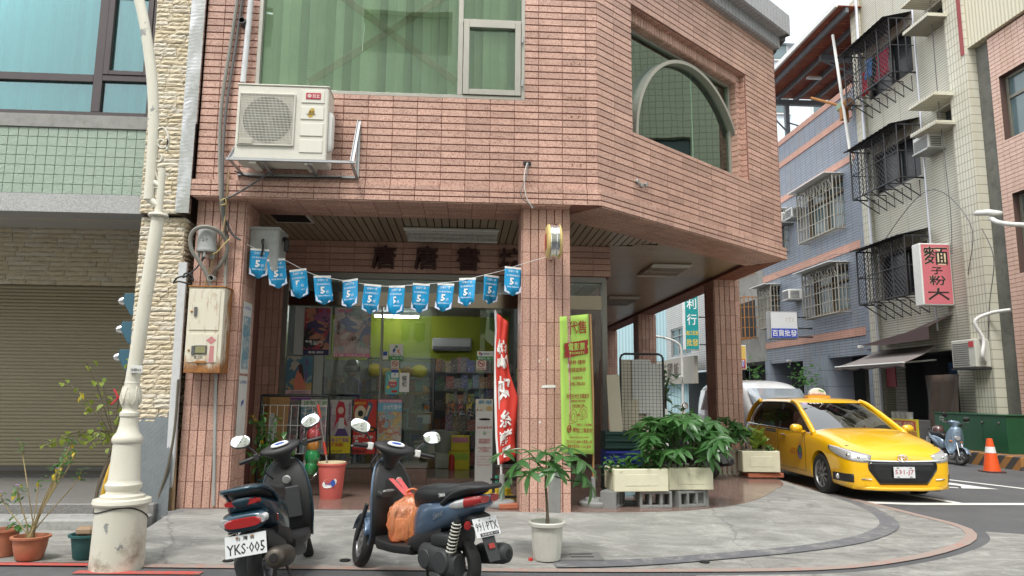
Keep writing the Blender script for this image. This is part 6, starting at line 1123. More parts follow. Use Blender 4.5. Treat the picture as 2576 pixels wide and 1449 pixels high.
Ib = frame((0, 0, 0), (1, 0, 0), (0, 0, 1)); MB().add([(.085*cos(a), -sqrt(max(0, .147**2-(.085*cos(a))**2))-.004, .20+.055*sin(a)+.02*cos(a)) for a in [2*pi*k/26 for k in range(26)]], [tuple(range(26))]).build('label', m_white_l, bu); txt('妙潔', bu, frame((0, -.153, 0), (1, 0, 0), (0, 0, 1)), -.015, .19, .07, .03, c_b if False else m_bluet, 'lettering', -.003, bold=.02); MB().add([(.045+.028*cos(a), -.1515, .20+.04*sin(a)) for a in [2*pi*k/16 for k in range(16)]], [tuple(range(16))]).build('figure_print', m_bluet, bu)
mo = thing('mop', 'red and silver mop handle standing in the pink bucket', 'mop', (q.x+.03, q.y+.05, .18)); tp = PY(800, 1018, q.y-.1)-V(mo.location); MB().tube([(0, 0, 0), tp*.5], .013, 8).build('lower_tube', MATS['chrome'], mo, 1); MB().tube([tp*.46, tp*.60], .017, 8).build('grip', M('red_grip', (.5, .06, .04), .5), mo, 1); MB().tube([tp*.60, tp*.86], .013, 8).build('upper_tube', MATS['chrome'], mo, 1); MB().tube([tp*.86, tp], .017, 8).build('handle', M('red_grip', (.5, .06, .04), .5), mo, 1)
rk_ = thing('black_rack', 'black metal folding rack with white wires in front of the window', 'rack', (PY(728, 1250, 9.35).x, 9.35, .16)); hw = .42
for sx in (-1, 1): MB().tube([(sx*hw, 0, 0), (sx*hw, .06, 1.22)], .016, 8).build('post', m_blk, rk_, 1)
MB().tube([(-hw, .06, 1.22), (hw, .06, 1.22)], .018, 8).build('top_rail', m_blk, rk_, 1)
for sx in (-1, 1): MB().tube([(sx*hw, .06, 1.22), (sx*hw*.96, .5, 0)], .013, 8).build('brace', m_blk, rk_, 1)
wi = MB(); [wi.tube([(-hw+.03+k*.087, .05, 1.1), (-hw+.03+k*.087, .03, .5)], .003, 4) for k in range(10)]; [wi.tube([(-hw, .045, z), (hw, .045, z)], .004, 4) for z in (1.1, .85, .5)]; wi.build('wire_panel', m_wht, rk_)
for i, (x, w_, col, z, h_, lab) in enumerate(((-2.62, .12, m_wood2, 1.22, 0, 'wide varnished wooden board leaning in the corner by the shop window'), (-2.46, .13, m_wood2, 1.24, 0, 'narrower varnished wooden board leaning beside the wide one'), (-2.50, .03, m_alu2, 1.0, 0, 'thin metal strip leaning before the wooden boards'), (-2.42, .03, m_alu2, .95, 0, 'second thin metal strip leaning before the wooden boards'))):
    o = MB().box((-w_, 0, 0), (w_, .03, z), c=.006).build('leaning_board', col); o.location = (x, 9.75-i*.14, .17); o.rotation_euler = (radians(-8), radians(3), radians(8)); tag(o, lab, 'board')
tb = thing('toy_ball_bag', 'clear net bag of red, orange and green toy balls on the black rack', 'toy', PY(782, 1200, 9.2)); tv = PY(792, 1040, 9.2)-V(tb.location)
def translucent(name, col, rough=.25):
    t = NT(name); t.set(base=col, rough=rough, trans=.55, ior=1.15); return t.m
for k, (f_, r_, cn) in enumerate(((.14, .085, 'g'), (.32, .09, 'g'), (.50, .078, 'o'), (.66, .085, 'r'), (.82, .07, 'r'))): MB().ball(tv*f_, r_, 16, 10, (1, .9, 1)).build('ball', {'g': M('green_toy', (.02, .42, .12), .25, 0, .1), 'o': M('orange_toy', (.75, .28, .02), .25, 0, .1), 'r': M('red_toy', (.62, .05, .07), .25, 0, .1)}[cn], tb, 2)
bagm = glass('clear_film', (.93, .94, .94), .05, .15, .6); MB().tube([tv*0-V((0, 0, .03)), tv*.1, tv*.3, tv*.5, tv*.7, tv*.88, tv*.97, tv*1.08], [.03, .10, .105, .10, .098, .07, .012, .015], 14).build('bag', bagm, tb, 2)
def crate(lab, x, y, z, col, w_=.5, d_=.36, h_=.24):
    o = thing('plastic_crate', lab, 'crate', (x, y, z), group='stacked crates'); 
    for s in ((-w_/2, -d_/2, w_/2, -d_/2+.012), (-w_/2, d_/2-.012, w_/2, d_/2), (-w_/2, -d_/2+.013, -w_/2+.012, d_/2-.013), (w_/2-.012, -d_/2+.013, w_/2, d_/2-.013)): MB().box((s[0], s[1], .0), (s[2], s[3], h_), c=.003).build('side', col, o)
    MB().box((-w_/2+.012, -d_/2+.012, .0), (w_/2-.012, d_/2-.012, .012)).build('bottom', col, o)
    for zz in (.03, h_*.5, h_-.03): MB().box((-w_/2-.01, -d_/2-.012, zz-.012), (w_/2+.01, -d_/2-.001, zz+.012), c=.003).build('rib', col, o)
m_gcr = M('dark_green_crate', (.008, .032, .027), .5); m_bcr = M('blue_crate', (.008, .02, .17), .5)
crate('dark green crate at the bottom of the stack by the glass corner', 2.12, 9.75, .205, m_gcr); crate('blue crate in the middle of the stack by the glass corner', 2.12, 9.75, .455, m_bcr); crate('dark green crate on top of the stack by the glass corner', 2.12, 9.75, .705, m_gcr)
o = thing('crate_dolly', 'black wheeled dolly under the stack of crates', 'dolly', (2.12, 9.75, .142)); MB().box((-.26, -.19, .035), (.26, .19, .06), c=.004).build('deck', m_blk, o); [MB().lathe([(.0001, -.012), (.024, -.012), (.024, .012), (.0001, .012)], 12, _T((sx*.21, sy*.15, .018)) @ Matrix.Rotation(pi/2, 4, 'X')).build('caster', m_blk, o) for sx in (-1, 1) for sy in (-1, 1)]
mr = thing('mesh_rack', 'black wire mesh display panel on wheels hung with white cards', 'rack', (2.62, 9.95, .142)); TLm, TRm = PY(1560, 890, 9.95), PY(1667, 890, 9.95); wr = (TRm.x-TLm.x); x0r = TLm.x-2.62; hr = TLm.z-.142
fr = MB(); fr.tube([(x0r, 0, .12), (x0r, 0, hr-.06), (x0r+.02, 0, hr-.02), (x0r+.06, 0, hr), (x0r+wr-.06, 0, hr), (x0r+wr-.02, 0, hr-.02), (x0r+wr, 0, hr-.06), (x0r+wr, 0, .12)], .016, 8); fr.build('frame', m_blk, mr, 1)
ms_ = MB(); n = 12
for k in range(1, n): ms_.tube([(x0r+wr*k/n, 0, .3), (x0r+wr*k/n, 0, hr-.1)], .0028, 4)
for k in range(31): z = .3+(hr-.4)*k/30; ms_.tube([(x0r, 0, z), (x0r+wr, 0, z)], .0028, 4)
stuff(ms_.build('wire_mesh', m_blk, mr)); MB().box((x0r-.05, -.25, .06), (x0r-.01, .25, .1), c=.004).build('foot', m_blk, mr); MB().box((x0r+wr+.01, -.25, .06), (x0r+wr+.05, .25, .1), c=.004).build('foot', m_blk, mr); [MB().lathe([(.0001, -.012), (.03, -.012), (.03, .012), (.0001, .012)], 12, _T((xx, yy, .03)) @ Matrix.Rotation(pi/2, 4, 'Y')).build('caster', m_blk, mr) for xx in (x0r-.03, x0r+wr+.03) for yy in (-.23, .23)]
m_cards = [M('white_card', (.56, .56, .53), .8, 0, .05), M('cream_card', (.52, .47, .36), .8, 0, .08), M('tan_card', (.52, .48, .38), .8, 0, .1)]
for i, (a, b, c, d, mt, yy) in enumerate(((1562, 905, 1608, 1010, 2, .06), (1592, 905, 1636, 1040, 0, .04), (1625, 915, 1668, 1060, 0, .05), (1560, 1005, 1606, 1120, 1, .03), (1596, 1030, 1650, 1140, 1, .07), (1650, 1030, 1680, 1145, 0, .06))):
    p0, p1 = PY(a, d, 9.95+yy), PY(c, b, 9.95+yy); o = MB().box((p0.x, 9.95+yy, p0.z), (p1.x, 9.955+yy, p1.z), c=.002).build('display_card', m_cards[mt]); tag(o, ('tan card at the top left of the mesh rack', 'white card hung high in the middle of the mesh rack', 'white card hung near the right post of the mesh rack', 'cream card hung low on the left of the mesh rack', 'cream card hung low in the middle of the mesh rack', 'white card behind the right post of the mesh rack')[i], 'card', 'cards on the mesh rack')
o = MB().box((-.09, 0, 0), (.09, .01, .95), c=.004).build('display_card', m_cards[1]); q = PY(1552, 1100, 9.9); o.location = (q.x, 9.9, .75); o.rotation_euler[1] = -.05; tag(o, 'curled cream card hanging left of the mesh rack', 'card', 'cards on the mesh rack')
m_cin = M('cinder_block', (.24, .245, .24), .95, 0, .15, 30, bump=.6, bscale=160)
def cinder(lab, x, y, rz, z=None):
    o = thing('cinder_block', lab, 'cinder block', (x, y, gz(x)+.142 if z is None else z), rz, group='cinder blocks under the planters'); L, Dp, Hh = .39, .19, .19; m = MB()
    t_ = .03; m.box((-L/2, 0, 0), (L/2, Dp, t_), c=.003); m.box((-L/2, 0, Hh-t_), (L/2, Dp, Hh), c=.003)
    for xx in (-L/2, -L/6-t_/2, L/6-t_/2, L/2-t_): m.box((xx, .002, t_-.002), (xx+t_, Dp-.002, Hh-t_+.002))
    m.build('body', m_cin, o)
    return o
cinder('cinder block at the street end under the foam planters, turned sideways', 1.87, 8.68, radians(62)); cinder('cinder block with three open holes facing the street', 2.28, 8.62, .05); cinder('cinder block in the middle under the second foam planter', 2.75, 8.72, radians(20)); cinder('solid-sided cinder block at the far end of the foam planters', 3.02, 8.98, radians(75))
m_foam = M('foam_ivory', (.66, .63, .47), .8, 0, .07, 5, bump=.2, bscale=40, grime=.15); m_soil = M('soil', (.05, .035, .025), .95, 0, .4, 20, bump=.6)
def foam_box(lab, x, y, z, w_, d_, h_, rz):
    o = thing('foam_planter', lab, 'planter', (x, y, z), rz, group='foam box planters'); t_ = .03; m = MB()
    m.box((-w_/2, -d_/2, 0), (w_/2, d_/2, t_), c=.006)
    for s in ((-w_/2, -d_/2, w_/2, -d_/2+t_), (-w_/2, d_/2-t_, w_/2, d_/2), (-w_/2, -d_/2+t_-.002, -w_/2+t_, d_/2-t_+.002), (w_/2-t_, -d_/2+t_-.002, w_/2, d_/2-t_+.002)): m.box((s[0], s[1], t_*.5), (s[2], s[3], h_), c=.01)
    m.build('box', m_foam, o); MB().box((-w_/2+t_, -d_/2+t_, h_-.07), (w_/2-t_, d_/2-t_, h_-.045)).build('soil', m_soil, o); MB().box((-w_*.3, -d_/2-.004, h_*.25), (w_*.3, -d_/2+.002, h_*.75), c=.004).build('pressed_panel', m_foam, o); return o
zc = gz(2.2)+.142+.19
foam_box('ivory foam planter with low herbs on the cinder blocks', 2.08, 8.78, zc+.002, .66, .44, .26, radians(4)); foam_box('ivory foam planter of the large shrub on the cinder blocks', 2.72, 8.93, zc+.002, .56, .44, .26, radians(4))
foam_box('far ivory foam planter tilted on a brick beside the taxi', 4.93, 12.05, gz(5)+.25, .62, .36, .34, radians(-4)); o = MB().box((-.3, -.12, 0), (.3, .12, .07), c=.006).build('brick_slab', M('red_brick', (.40, .13, .07), .85)); o.location = (5.0, 12.02, gz(5)+.16); tag(o, 'red slab under the far foam planter', 'slab')
pl = thing('wooden_crate', 'weathered slatted wooden crate beside the far foam planter', 'crate', (4.42, 12.1, gz(4.4)+.145), radians(16)); m_gw = M('grey_wood', (.24, .22, .18), .9, 0, .3, 9, bump=.4)
for k in range(6): MB().box((-.3+k*.1, -.02, .03), (-.235+k*.1, 0, .42), c=.003).build('slat', m_gw, pl)
for z in (.0, .40): MB().box((-.32, .002, z), (.32, .03, z+.05), c=.003).build('rail', m_gw, pl)
MB().box((.28, -.05, 0), (.33, -.021, .5), c=.003).build('post', m_gw, pl)
m_tyre = M('tyre_rubber', (.022, .022, .022), .8, 0, .2, 20, bump=.2); m_rim = M('dull_alloy', (.30, .30, .31), .4, .8, .1); m_plas = M('black_plastic', (.022, .022, .023), .5, 0, .2, 9); m_plas2 = M('grey_black_plastic', (.035, .036, .038), .6, 0, .2, 9); m_seat = M('black_vinyl', (.016, .016, .017), .42, 0, .2, 14, bump=.25, bscale=120)
m_chrome = MATS['chrome']; m_mirror = M('mirror_glass', (.85, .87, .9), .02, 1, 0); m_plate = M('plate_white', (.74, .75, .76), .4, 0, .04, 6); m_rlens = M('red_lens', (.35, .015, .015), .12, 0, .1, coat=1); m_clens = M('clear_lens', (.5, .5, .5), .12, .3, .15, coat=1); m_olens = M('amber_lens', (.62, .20, .02), .15, 0, .1, coat=1); m_exh = M('burnt_steel', (.10, .085, .07), .45, .7, .5, 14, grime=.5)
def paintm(name, col):
    t = NT(name); n = t.noise(7, 5, .6); fl_ = t.noise(400, 2, .5); c = t.mix(n, mul(col, .88), mul(col, 1.1)); d = t.ramp(t.noise(14, 8, .75), [(.6, (0, 0, 0)), (.8, (1, 1, 1))])
    t.set(base=t.mix(t.math('MULTIPLY', d, .25), c, (.12, .12, .11)), rough=t.math('ADD', t.math('MULTIPLY', n, .14), .22), metal=.45, coat=.7, coatr=.12); return t.m
def wheel(parent, Mx, R, w, spokes=5, S=None):
    prof = [(R-.075, -w*.34), (R-.06, -w*.42), (R-.025, -w*.5), (R-.006, -w*.33), (R, 0), (R-.006, w*.33), (R-.025, w*.5), (R-.06, w*.42), (R-.075, w*.34)]
    A = Mx @ Matrix.Rotation(pi/2, 4, 'X'); wl = MB().lathe(prof+[prof[0]], 40, A, cap=False).build('tyre', m_tyre, parent, 1)
    rm_ = MB(); rm_.lathe([(R-.07, -w*.36), (R-.085, -w*.3), (R-.095, 0), (R-.085, w*.3), (R-.07, w*.36)], 36, A, cap=False); rm_.lathe([(.0001, -.035), (.035, -.035), (.04, 0), (.035, .035), (.0001, .035)], 16, A)
    for k in range(spokes): rm_.box((.03, -.012, -.016), (R-.085, .012, .016), Mx @ Matrix.Rotation(2*pi*k/spokes+.3, 4, 'Y'), .004)
    rm_.lathe([(.0001, -.028), (.085, -.028), (.085, -.024), (.0001, -.024)], 24, A); rm_.build('rim', m_rim, wl, 1); return wl
def mirror_loft(mb, Mx, w_, h_):
    mb.loft([(0, 0, 0, w_*.86, h_*.86, h_*.86, 2.6), (.008, 0, 0, w_, h_, h_, 2.6), (.03, 0, 0, w_*.95, h_*.95, h_*.95, 2.6), (.05, 0, 0, w_*.55, h_*.55, h_*.55, 2.4)], 24, True, Mx)
def scooter(name, lab, loc, heading, lean, steer, paint, style):
    s = thing(name, lab, 'scooter', loc, group='motor scooters', rot=(-lean, 0, heading)); R = .208; I = Matrix.Identity(4)
    ax0, ax1 = V((1.20, 0, .208)), V((.84, 0, .95)); axd = (ax1-ax0).normalized(); S = _T(ax1) @ Matrix.Rotation(steer, 4, axd) @ _T(-ax1)
    wheel(s, _T((0, 0, R)), R, .105, 5); wheel(s, S @ _T((1.2, 0, R)), R, .092, 5)
    bod = [(.44, 0, .40, .09, .12, .10, 2.6), (.38, 0, .46, .135, .18, .15, 2.8), (.25, 0, .53, .162, .15, .15, 3), (.08, 0, .575, .172, .11, .13, 3), (-.12, 0, .62, .168, .085, .115, 2.8), (-.30, 0, .665, .15, .06, .09, 2.6), (-.44, 0, .70, .115, .04, .06, 2.4), (-.52, 0, .72, .06, .02, .03, 2.2)]
    MB().loft(bod, 28).build('body', paint, s, 2, sub=1)
    MB().loft([(.46, 0, .30, .12, .06, .06, 4), (.36, 0, .34, .14, .07, .09, 4), (.22, 0, .40, .135, .09, .08, 3.5), (.05, 0, .45, .13, .08, .06, 3)], 20).build('lower_cover', m_plas, s, 1)
    MB().loft([(.45, 0, .64, .06, .03, .09, 2.4), (.42, 0, .68, .115, .055, .12, 2.5), (.28, 0, .705, .152, .07, .11, 2.8), (.12, 0, .71, .168, .062, .08, 3), (-.06, 0, .73, .17, .062, .07, 3), (-.22, 0, .76, .158, .058, .06, 2.8), (-.36, 0, .78, .125, .045, .05, 2.6), (-.43, 0, .775, .06, .02, .025, 2.4)], 26).build('seat', m_seat, s, 2, sub=1)
    MB().tube(smooth_path([(-.02, .165, .66), (-.2, .165, .745), (-.40, .15, .79), (-.53, .10, .80), (-.555, 0, .80), (-.53, -.10, .80), (-.40, -.15, .79), (-.2, -.165, .745), (-.02, -.165, .66)], 5), .017, 8).build('grab_rail', m_plas if style != 'teal' else paint, s, 2)
    MB().loft([(.40, 0, .275, .15, .03, .05, 5), (.60, 0, .265, .175, .03, .05, 5), (.80, 0, .275, .17, .03, .06, 5), (.86, 0, .30, .14, .03, .06, 5)], 24).build('floorboard', m_plas, s, 1)
    zs = [.24, .32, .42, .52, .62, .72, .80, .86, .90]; wv_ = [.15, .175, .20, .208, .205, .19, .165, .135, .09]; xc = [.90, .835, .80, .79, .795, .81, .83, .85, .865]; bl_ = [.03, .06, .10, .13, .15, .145, .12, .09, .06]
    G1 = [[(x+.03+b*(1-abs(u)**2.2), u*w_, z+.02*(1-u*u)) for u in [k/6-1 for k in range(13)]] for z, w_, x, b in zip(zs, wv_, xc, bl_)]; G2 = [[(x+.022-.03*(1-abs(u)**3), u*w_*.985, z) for u in [k/6-1 for k in range(13)]] for z, w_, x in zip(zs, wv_, xc)]
    MB().grid(G1).build('front_cover', paint, s, 2, solid=.006); MB().grid(G2).build('leg_shield', m_plas, s, 2, solid=.01)
    for sgn in (1, -1): MB().tube(smooth_path([(x+.03, sgn*w_*1.0, z) for z, w_, x in zip(zs, wv_, xc)], 3), .011, 7).build('shield_edge', paint, s, 2)
    MB().lathe([(.0001, .012), (.03, .01), (.038, 0)], 18, _T((.77, -.03, .74)) @ Matrix.Rotation(-pi/2-.1, 4, 'Y')).build('ignition_lock', m_alu2, s, 1)
    if style == 'blue': MB().loft([(.765, .1, .665, .10, .028, .035, 3.5), (.72, .1, .655, .085, .02, .02, 3.5)], 18).build('glove_tray', m_plas, s, 1); MB().loft([(.735, .1, .682, .06, .012, .012, 2), (.725, .1, .682, .05, .008, .008, 2)], 16).build('tray_cap', m_alu2, s, 1)
    else: MB().box((.752, -.13, .42), (.772, .11, .68), c=.012).build('storage_lid', m_plas2, s); MB().loft([(.86, 0, .14, .10, .06, .05, 3), (.98, 0, .2, .09, .09, .06, 3), (1.02, 0, .27, .07, .05, .05, 3)], 16).build('belly_cover', M('scuffed_grey', (.26, .26, .27), .5, .2, .2), s, 1)
    for sgn in (1, -1): MB().tube([S @ V((1.2, sgn*.07, .208)), S @ V((1.05, sgn*.07, .52))], .018, 8).build('fork', m_rim if style == 'far' else m_plas2, s, 1)
    fe = []
    for k in range(11): a = radians(20+k*14); fe.append([S @ V((1.2+cos(a)*(R+.03), u*.062, R+sin(a)*(R+.03)-.02*u*u)) for u in (-1, -.8, -.4, 0, .4, .8, 1)])
    MB().grid(fe).build('front_fender', paint, s, 2, solid=.005)
    cow = MB(); prof = [(.86, .845, .05, .052), (.90, .83, .056, .058), (.95, .81, .07, .085), (.985, .80, .085, .14), (1.01, .80, .085, .18), (1.035, .805, .07, .165), (1.05, .81, .045, .10)]
    rows_ = [[S @ V((x+rx*cos(2*pi*k/24)*(1.25 if cos(2*pi*k/24) > 0 else 1), ry*sin(2*pi*k/24), z+.02*cos(2*pi*k/24))) for k in range(25)] for z, x, rx, ry in prof]; cow.grid(rows_); cow.add([S @ V((.81, 0, 1.055))]+rows_[-1][:-1], [(0, k+1, (k+1) % 24+1) for k in range(24)]); cow.build('handlebar_cowl', m_plas if style != 'far' else paint, s, 2)
    MB().loft([(.0, 0, 0, .075, .03, .03, 2.2), (.008, 0, 0, .068, .026, .026, 2.2)], 22, True, S @ _T((.752, 0, 1.045)) @ Matrix.Rotation(radians(-128), 4, 'Y')).build('instrument', m_plate, s, 1); MB().loft([(.009, 0, 0, .045, .014, .014, 2.2), (.011, 0, 0, .04, .012, .012, 2.2)], 18, True, S @ _T((.752, 0, 1.045)) @ Matrix.Rotation(radians(-128), 4, 'Y')).build('dial', m_bluet, s, 1)
    for sgn in (1, -1):
        g0, g1 = V((.795, sgn*.17, 1.0)), V((.755, sgn*.35, .99)); MB().tube([S @ g0, S @ g0.lerp(g1, .25), S @ g1], .013, 8).build('bar', m_plas, s, 1); MB().tube([S @ g0.lerp(g1, .34), S @ g0.lerp(g1, .98)], .0185, 12).build('grip', m_seat, s, 1); MB().box((-.028, -.022, -.03), (.028, .022, .03), S @ _T(g0.lerp(g1, .2)), .007).build('switch', m_wht if style == 'blue' else m_plas, s)
        MB().tube(smooth_path([S @ (g0.lerp(g1, .2)+V((.05, 0, -.005))), S @ (g0.lerp(g1, .6)+V((.075, 0, -.015))), S @ (g0.lerp(g1, 1.0)+V((.06, 0, -.012)))], 4), .006, 6).build('lever', m_alu2 if style != 'teal' else m_plas, s, 1)
        mt = V((.80, sgn*.30, 1.165)) if style != 'blue' else V((.80, sgn*.315, 1.15)); MB().tube(smooth_path([S @ V((.81, sgn*.19, 1.01)), S @ V((.815, sgn*.22, 1.06)), S @ mt], 5), .008, 7).build('mirror_stem', m_plas, s, 1)
        Mm = S @ _T(mt) @ Matrix.Rotation(sgn*radians(-8), 4, 'Z') @ Matrix.Rotation(radians(24), 4, 'Y') @ Matrix.Rotation(sgn*radians(14), 4, 'X'); mm = MB(); mirror_loft(mm, Mm, .083, .058); mo_ = mm.build('mirror', m_plas, s, 1)
        MB().loft([(-.003, 0, 0, .075, .051, .051, 2.6), (.0, 0, 0, .079, .054, .054, 2.6)], 24, True, Mm).build('mirror_glass', m_mirror, mo_, 1)
    MB().tube(smooth_path([S @ V((.80, .12, .95)), S @ V((.78, .17, .86)), S @ V((.88, .1, .75))], 5), .007, 6).build('brake_hose', m_cable, s, 1)
    MB().loft([(.36, 0, .28, .07, .07, .06, 3), (.25, 0, .30, .12, .12, .09, 3.4), (.08, 0, .34, .115, .12, .08, 3.4), (-.08, 0, .40, .09, .09, .06, 3)], 18).build('engine', m_plas2, s, 1)
    eng = MB().loft([(.34, .06, .25, .06, .07, .07, 3), (.25, .09, .25, .085, .105, .10, 3), (.08, .10, .245, .085, .11, .10, 3), (-.04, .10, .235, .075, .11, .10, 3), (-.11, .10, .225, .06, .08, .08, 2.6)], 20).build('belt_case', m_plas2, s, 1)
    for x, r_ in ((.20, .075), (.02, .09)): MB().lathe([(r_, 0), (r_, .015), (r_*.85, .03), (.0001, .034)], 26, _T((x, .155, .245)) @ Matrix.Rotation(-pi/2, 4, 'X')).build('cover', m_plas2, eng, 1)
    MB().loft([(.16, .1, .37, .045, .05, .04, 4), (.08, .11, .39, .055, .055, .05, 4), (-.04, .11, .40, .055, .05, .05, 4), (-.10, .11, .40, .045, .04, .04, 4)], 18).build('air_filter', m_plas, s, 1)
    for sgn in (1,) if style != 'far' else (1, -1):
        b0, b1 = V((-.04, sgn*.15, .24)), V((-.14, sgn*.15, .56)); sh_ = MB().tube([b0, b0.lerp(b1, .45)], .016, 8).build('shock', m_rim, s, 1); MB().tube([b0.lerp(b1, .35), b1], .024, 8).build('damper', m_plas, sh_, 1); d_ = (b1-b0).normalized(); e1 = d_.orthogonal().normalized(); e2 = d_.cross(e1)
        MB().tube([b0.lerp(b1, .28+.66*k/84)+(e1*cos(k*.628)+e2*sin(k*.628))*.034 for k in range(85)], .0058, 5).build('spring', M('pale_spring', (.5, .48, .42), .5), sh_, 1)
    ex = MB().lathe([(.0001, 0), (.045, 0), (.068, .02), (.077, .06), (.077, .28), (.055, .34), (.022, .37), (.020, .44), (.0001, .44)], 22, _T((-.33, -.19, .30)) @ Matrix.Rotation(radians(98), 4, 'Y') @ Matrix.Rotation(0, 4, 'Z')).build('exhaust', m_exh if style == 'teal' else m_plas2, s, 1); MB().lathe([(.0001, -.004), (.028, -.004), (.032, .0)], 16, _T((-.33, -.19, .30)) @ Matrix.Rotation(radians(98), 4, 'Y')).build('outlet', m_black, ex, 1)
    MB().tube(smooth_path([(.1, -.18, .24), (.2, -.12, .17), (.26, -.02, .16)], 5), .018, 8).build('exhaust_pipe', m_exh, s, 1)
    for sgn in (1, -1): MB().tube(smooth_path([(.30, sgn*.06, .20), (.22, sgn*.12, .10), (.14, sgn*.16, .015), (.08, sgn*.17, .012)], 4), .012, 7).build('stand', m_plas, s, 1)
    MB().loft([(-.16, 0, .45, .075, .05, .05, 4), (-.30, 0, .47, .085, .06, .04, 4), (-.42, 0, .46, .08, .05, .03, 4)], 16).build('inner_fender', m_plas, s, 1)
    P0, P1 = V((-.40, 0, .50)), V((-.60, 0, .20)); dn = (P1-P0).normalized(); nn = V((dn.z, 0, -dn.x)); MB().add([P0+V((0, .07, 0)), P0-V((0, .07, 0)), P1-V((0, .055, 0)), P1+V((0, .055, 0)), P0+V((.012, .07, .008)), P0+V((.012, -.07, .008)), P1+V((.012, -.055, .008)), P1+V((.012, .055, .008))], [(0, 1, 2, 3), (7, 6, 5, 4), (0, 4, 5, 1), (1, 5, 6, 2), (2, 6, 7, 3), (3, 7, 4, 0)]).build('mudflap' if style != 'teal' else 'plate_holder', m_plas2, s)
    pc = P0.lerp(P1, .28) if style == 'blue' else V((-.47, 0, .44)); up = -dn if style == 'blue' else V((.25, 0, 1)).normalized(); U_ = V((0, -1, 0)); Mp = frame(pc+U_.cross(up)*.018, U_, up); pw, ph = (.245, .15) if style == 'blue' else (.29, .15)
    po = MB().box((-pw/2, -.003, -ph/2), (pw/2, .003, ph/2), Mp, .0015).build('number_plate', m_plate, s)
    if style == 'blue':
        txt('991·PTX', po, Mp, 0, .005, pw*.9, ph*.46, m_ink, 'figures', -.0045, bold=.01); MB().box((-pw*.35, -.0045, -ph*.47), (pw*.42, -.003, -ph*.3), Mp).build('dealer_strip', m_blk, po); txt('全能車業 YSP', po, Mp, .01, -ph*.385, pw*.7, ph*.11, m_white_l, 'lettering', -.006)
    elif style == 'teal': txt('YKS·005', po, Mp, 0, -ph*.14, pw*.92, ph*.5, m_ink, 'figures', -.0045, bold=.012); txt('台 灣 省', po, Mp, 0, ph*.33, pw*.45, ph*.2, m_ink, 'lettering', -.0045, bold=.01)
    else: txt('PKS-512', po, Mp, 0, 0, pw*.9, ph*.5, m_ink, 'figures', -.0045)
    for sx in (-.06, .05): MB().lathe([(.0001, .006), (.008, .004), (.008, 0)], 10, Mp @ _T((sx, -.003, ph*.38)) @ Matrix.Rotation(pi/2, 4, 'X')).build('bolt', m_rust if style == 'teal' else m_alu2, po, 1)
    if style == 'blue':
        for sgn in (1, -1):
            MB().loft([(-.14, sgn*.155, .655, .012, .012, .02, 3), (-.24, sgn*.148, .672, .022, .028, .035, 3), (-.34, sgn*.128, .69, .024, .03, .04, 3)], 14).build('turn_lamp', m_clens, s, 1); MB().loft([(-.34, sgn*.115, .69, .04, .034, .042, 3), (-.44, sgn*.085, .705, .045, .034, .04, 3), (-.52, sgn*.05, .72, .045, .02, .03, 2.6)], 16).build('tail_lamp', m_rlens, s, 1)
        MB().lathe([(.0001, .012), (.03, .008), (.033, 0)], 20, _T((-.33, .10, .52)) @ Matrix.Rotation(radians(-90), 4, 'X') @ Matrix.Rotation(radians(-40), 4, 'Y')).build('reflector', m_rlens, s, 1); MB().box((-.03, -.004, -.02), (.03, .002, .02), frame(P0.lerp(P1, .68)-V((.012, 0, -.003)), U_, -dn), .002).build('rear_reflector', m_rlens, s)
        Msd_ = frame((.16, .172, .60), V((-1, 0, .32)), V((.32, 0, 1))); txt('Sweet', s, frame((.02, .176, .585), V((-1, 0.02, .30)), V((.30, 0, 1))), 0, 0, .17, .05, m_alu2, 'emblem', -.004, shear=.3); txt('YAMAHA', s, frame((-.02, .163, .725), V((-1, 0, .12)), V((.12, 0, 1))), 0, 0, .11, .026, m_white_l, 'emblem', -.004, bold=.02)
    elif style == 'teal':
        MB().loft([(-.44, 0, .705, .13, .022, .024, 4), (-.50, 0, .71, .115, .018, .022, 4)], 20).build('brake_lamp', m_rlens, s, 1)
        MB().loft([(-.38, 0, .60, .165, .05, .07, 3), (-.47, 0, .585, .15, .05, .08, 3), (-.50, 0, .57, .12, .04, .06, 3)], 22).build('tail_cover', paint, s, 2)
        MB().loft([(-.47, 0, .575, .158, .04, .035, 3.4), (-.517, 0, .565, .12, .03, .028, 3.4)], 24).build('tail_lamp', m_rlens, s, 1)
        for sgn in (1, -1): MB().loft([(-.46, sgn*.135, .585, .04, .03, .03, 3), (-.505, sgn*.12, .578, .034, .026, .026, 3)], 14).build('turn_lamp', m_clens, s, 1)
        for k in range(3): MB().box((-.16-k*.04, -.176, .52), (-.145-k*.04, -.164, .57), c=.002).build('vent', m_rlens if k == 0 else m_black, s)
    else:
        MB().loft([(-.36, 0, .68, .13, .045, .05, 3), (-.48, 0, .70, .1, .035, .045, 3), (-.54, 0, .715, .06, .02, .03, 2.6)], 18).build('tail_lamp', m_rlens, s, 1)
    MB().loft([(.955, 0, .66, .085, .06, .07, 2.2), (.99, 0, .645, .06, .04, .05, 2.2)], 20).build('headlamp', m_clens, s, 1)
    for sgn in (1, -1): MB().loft([(.90, sgn*.13, .56, .035, .02, .025, 2.4), (.935, sgn*.115, .555, .025, .012, .015, 2.4)], 12).build('front_turn_lamp', m_olens, s, 1)
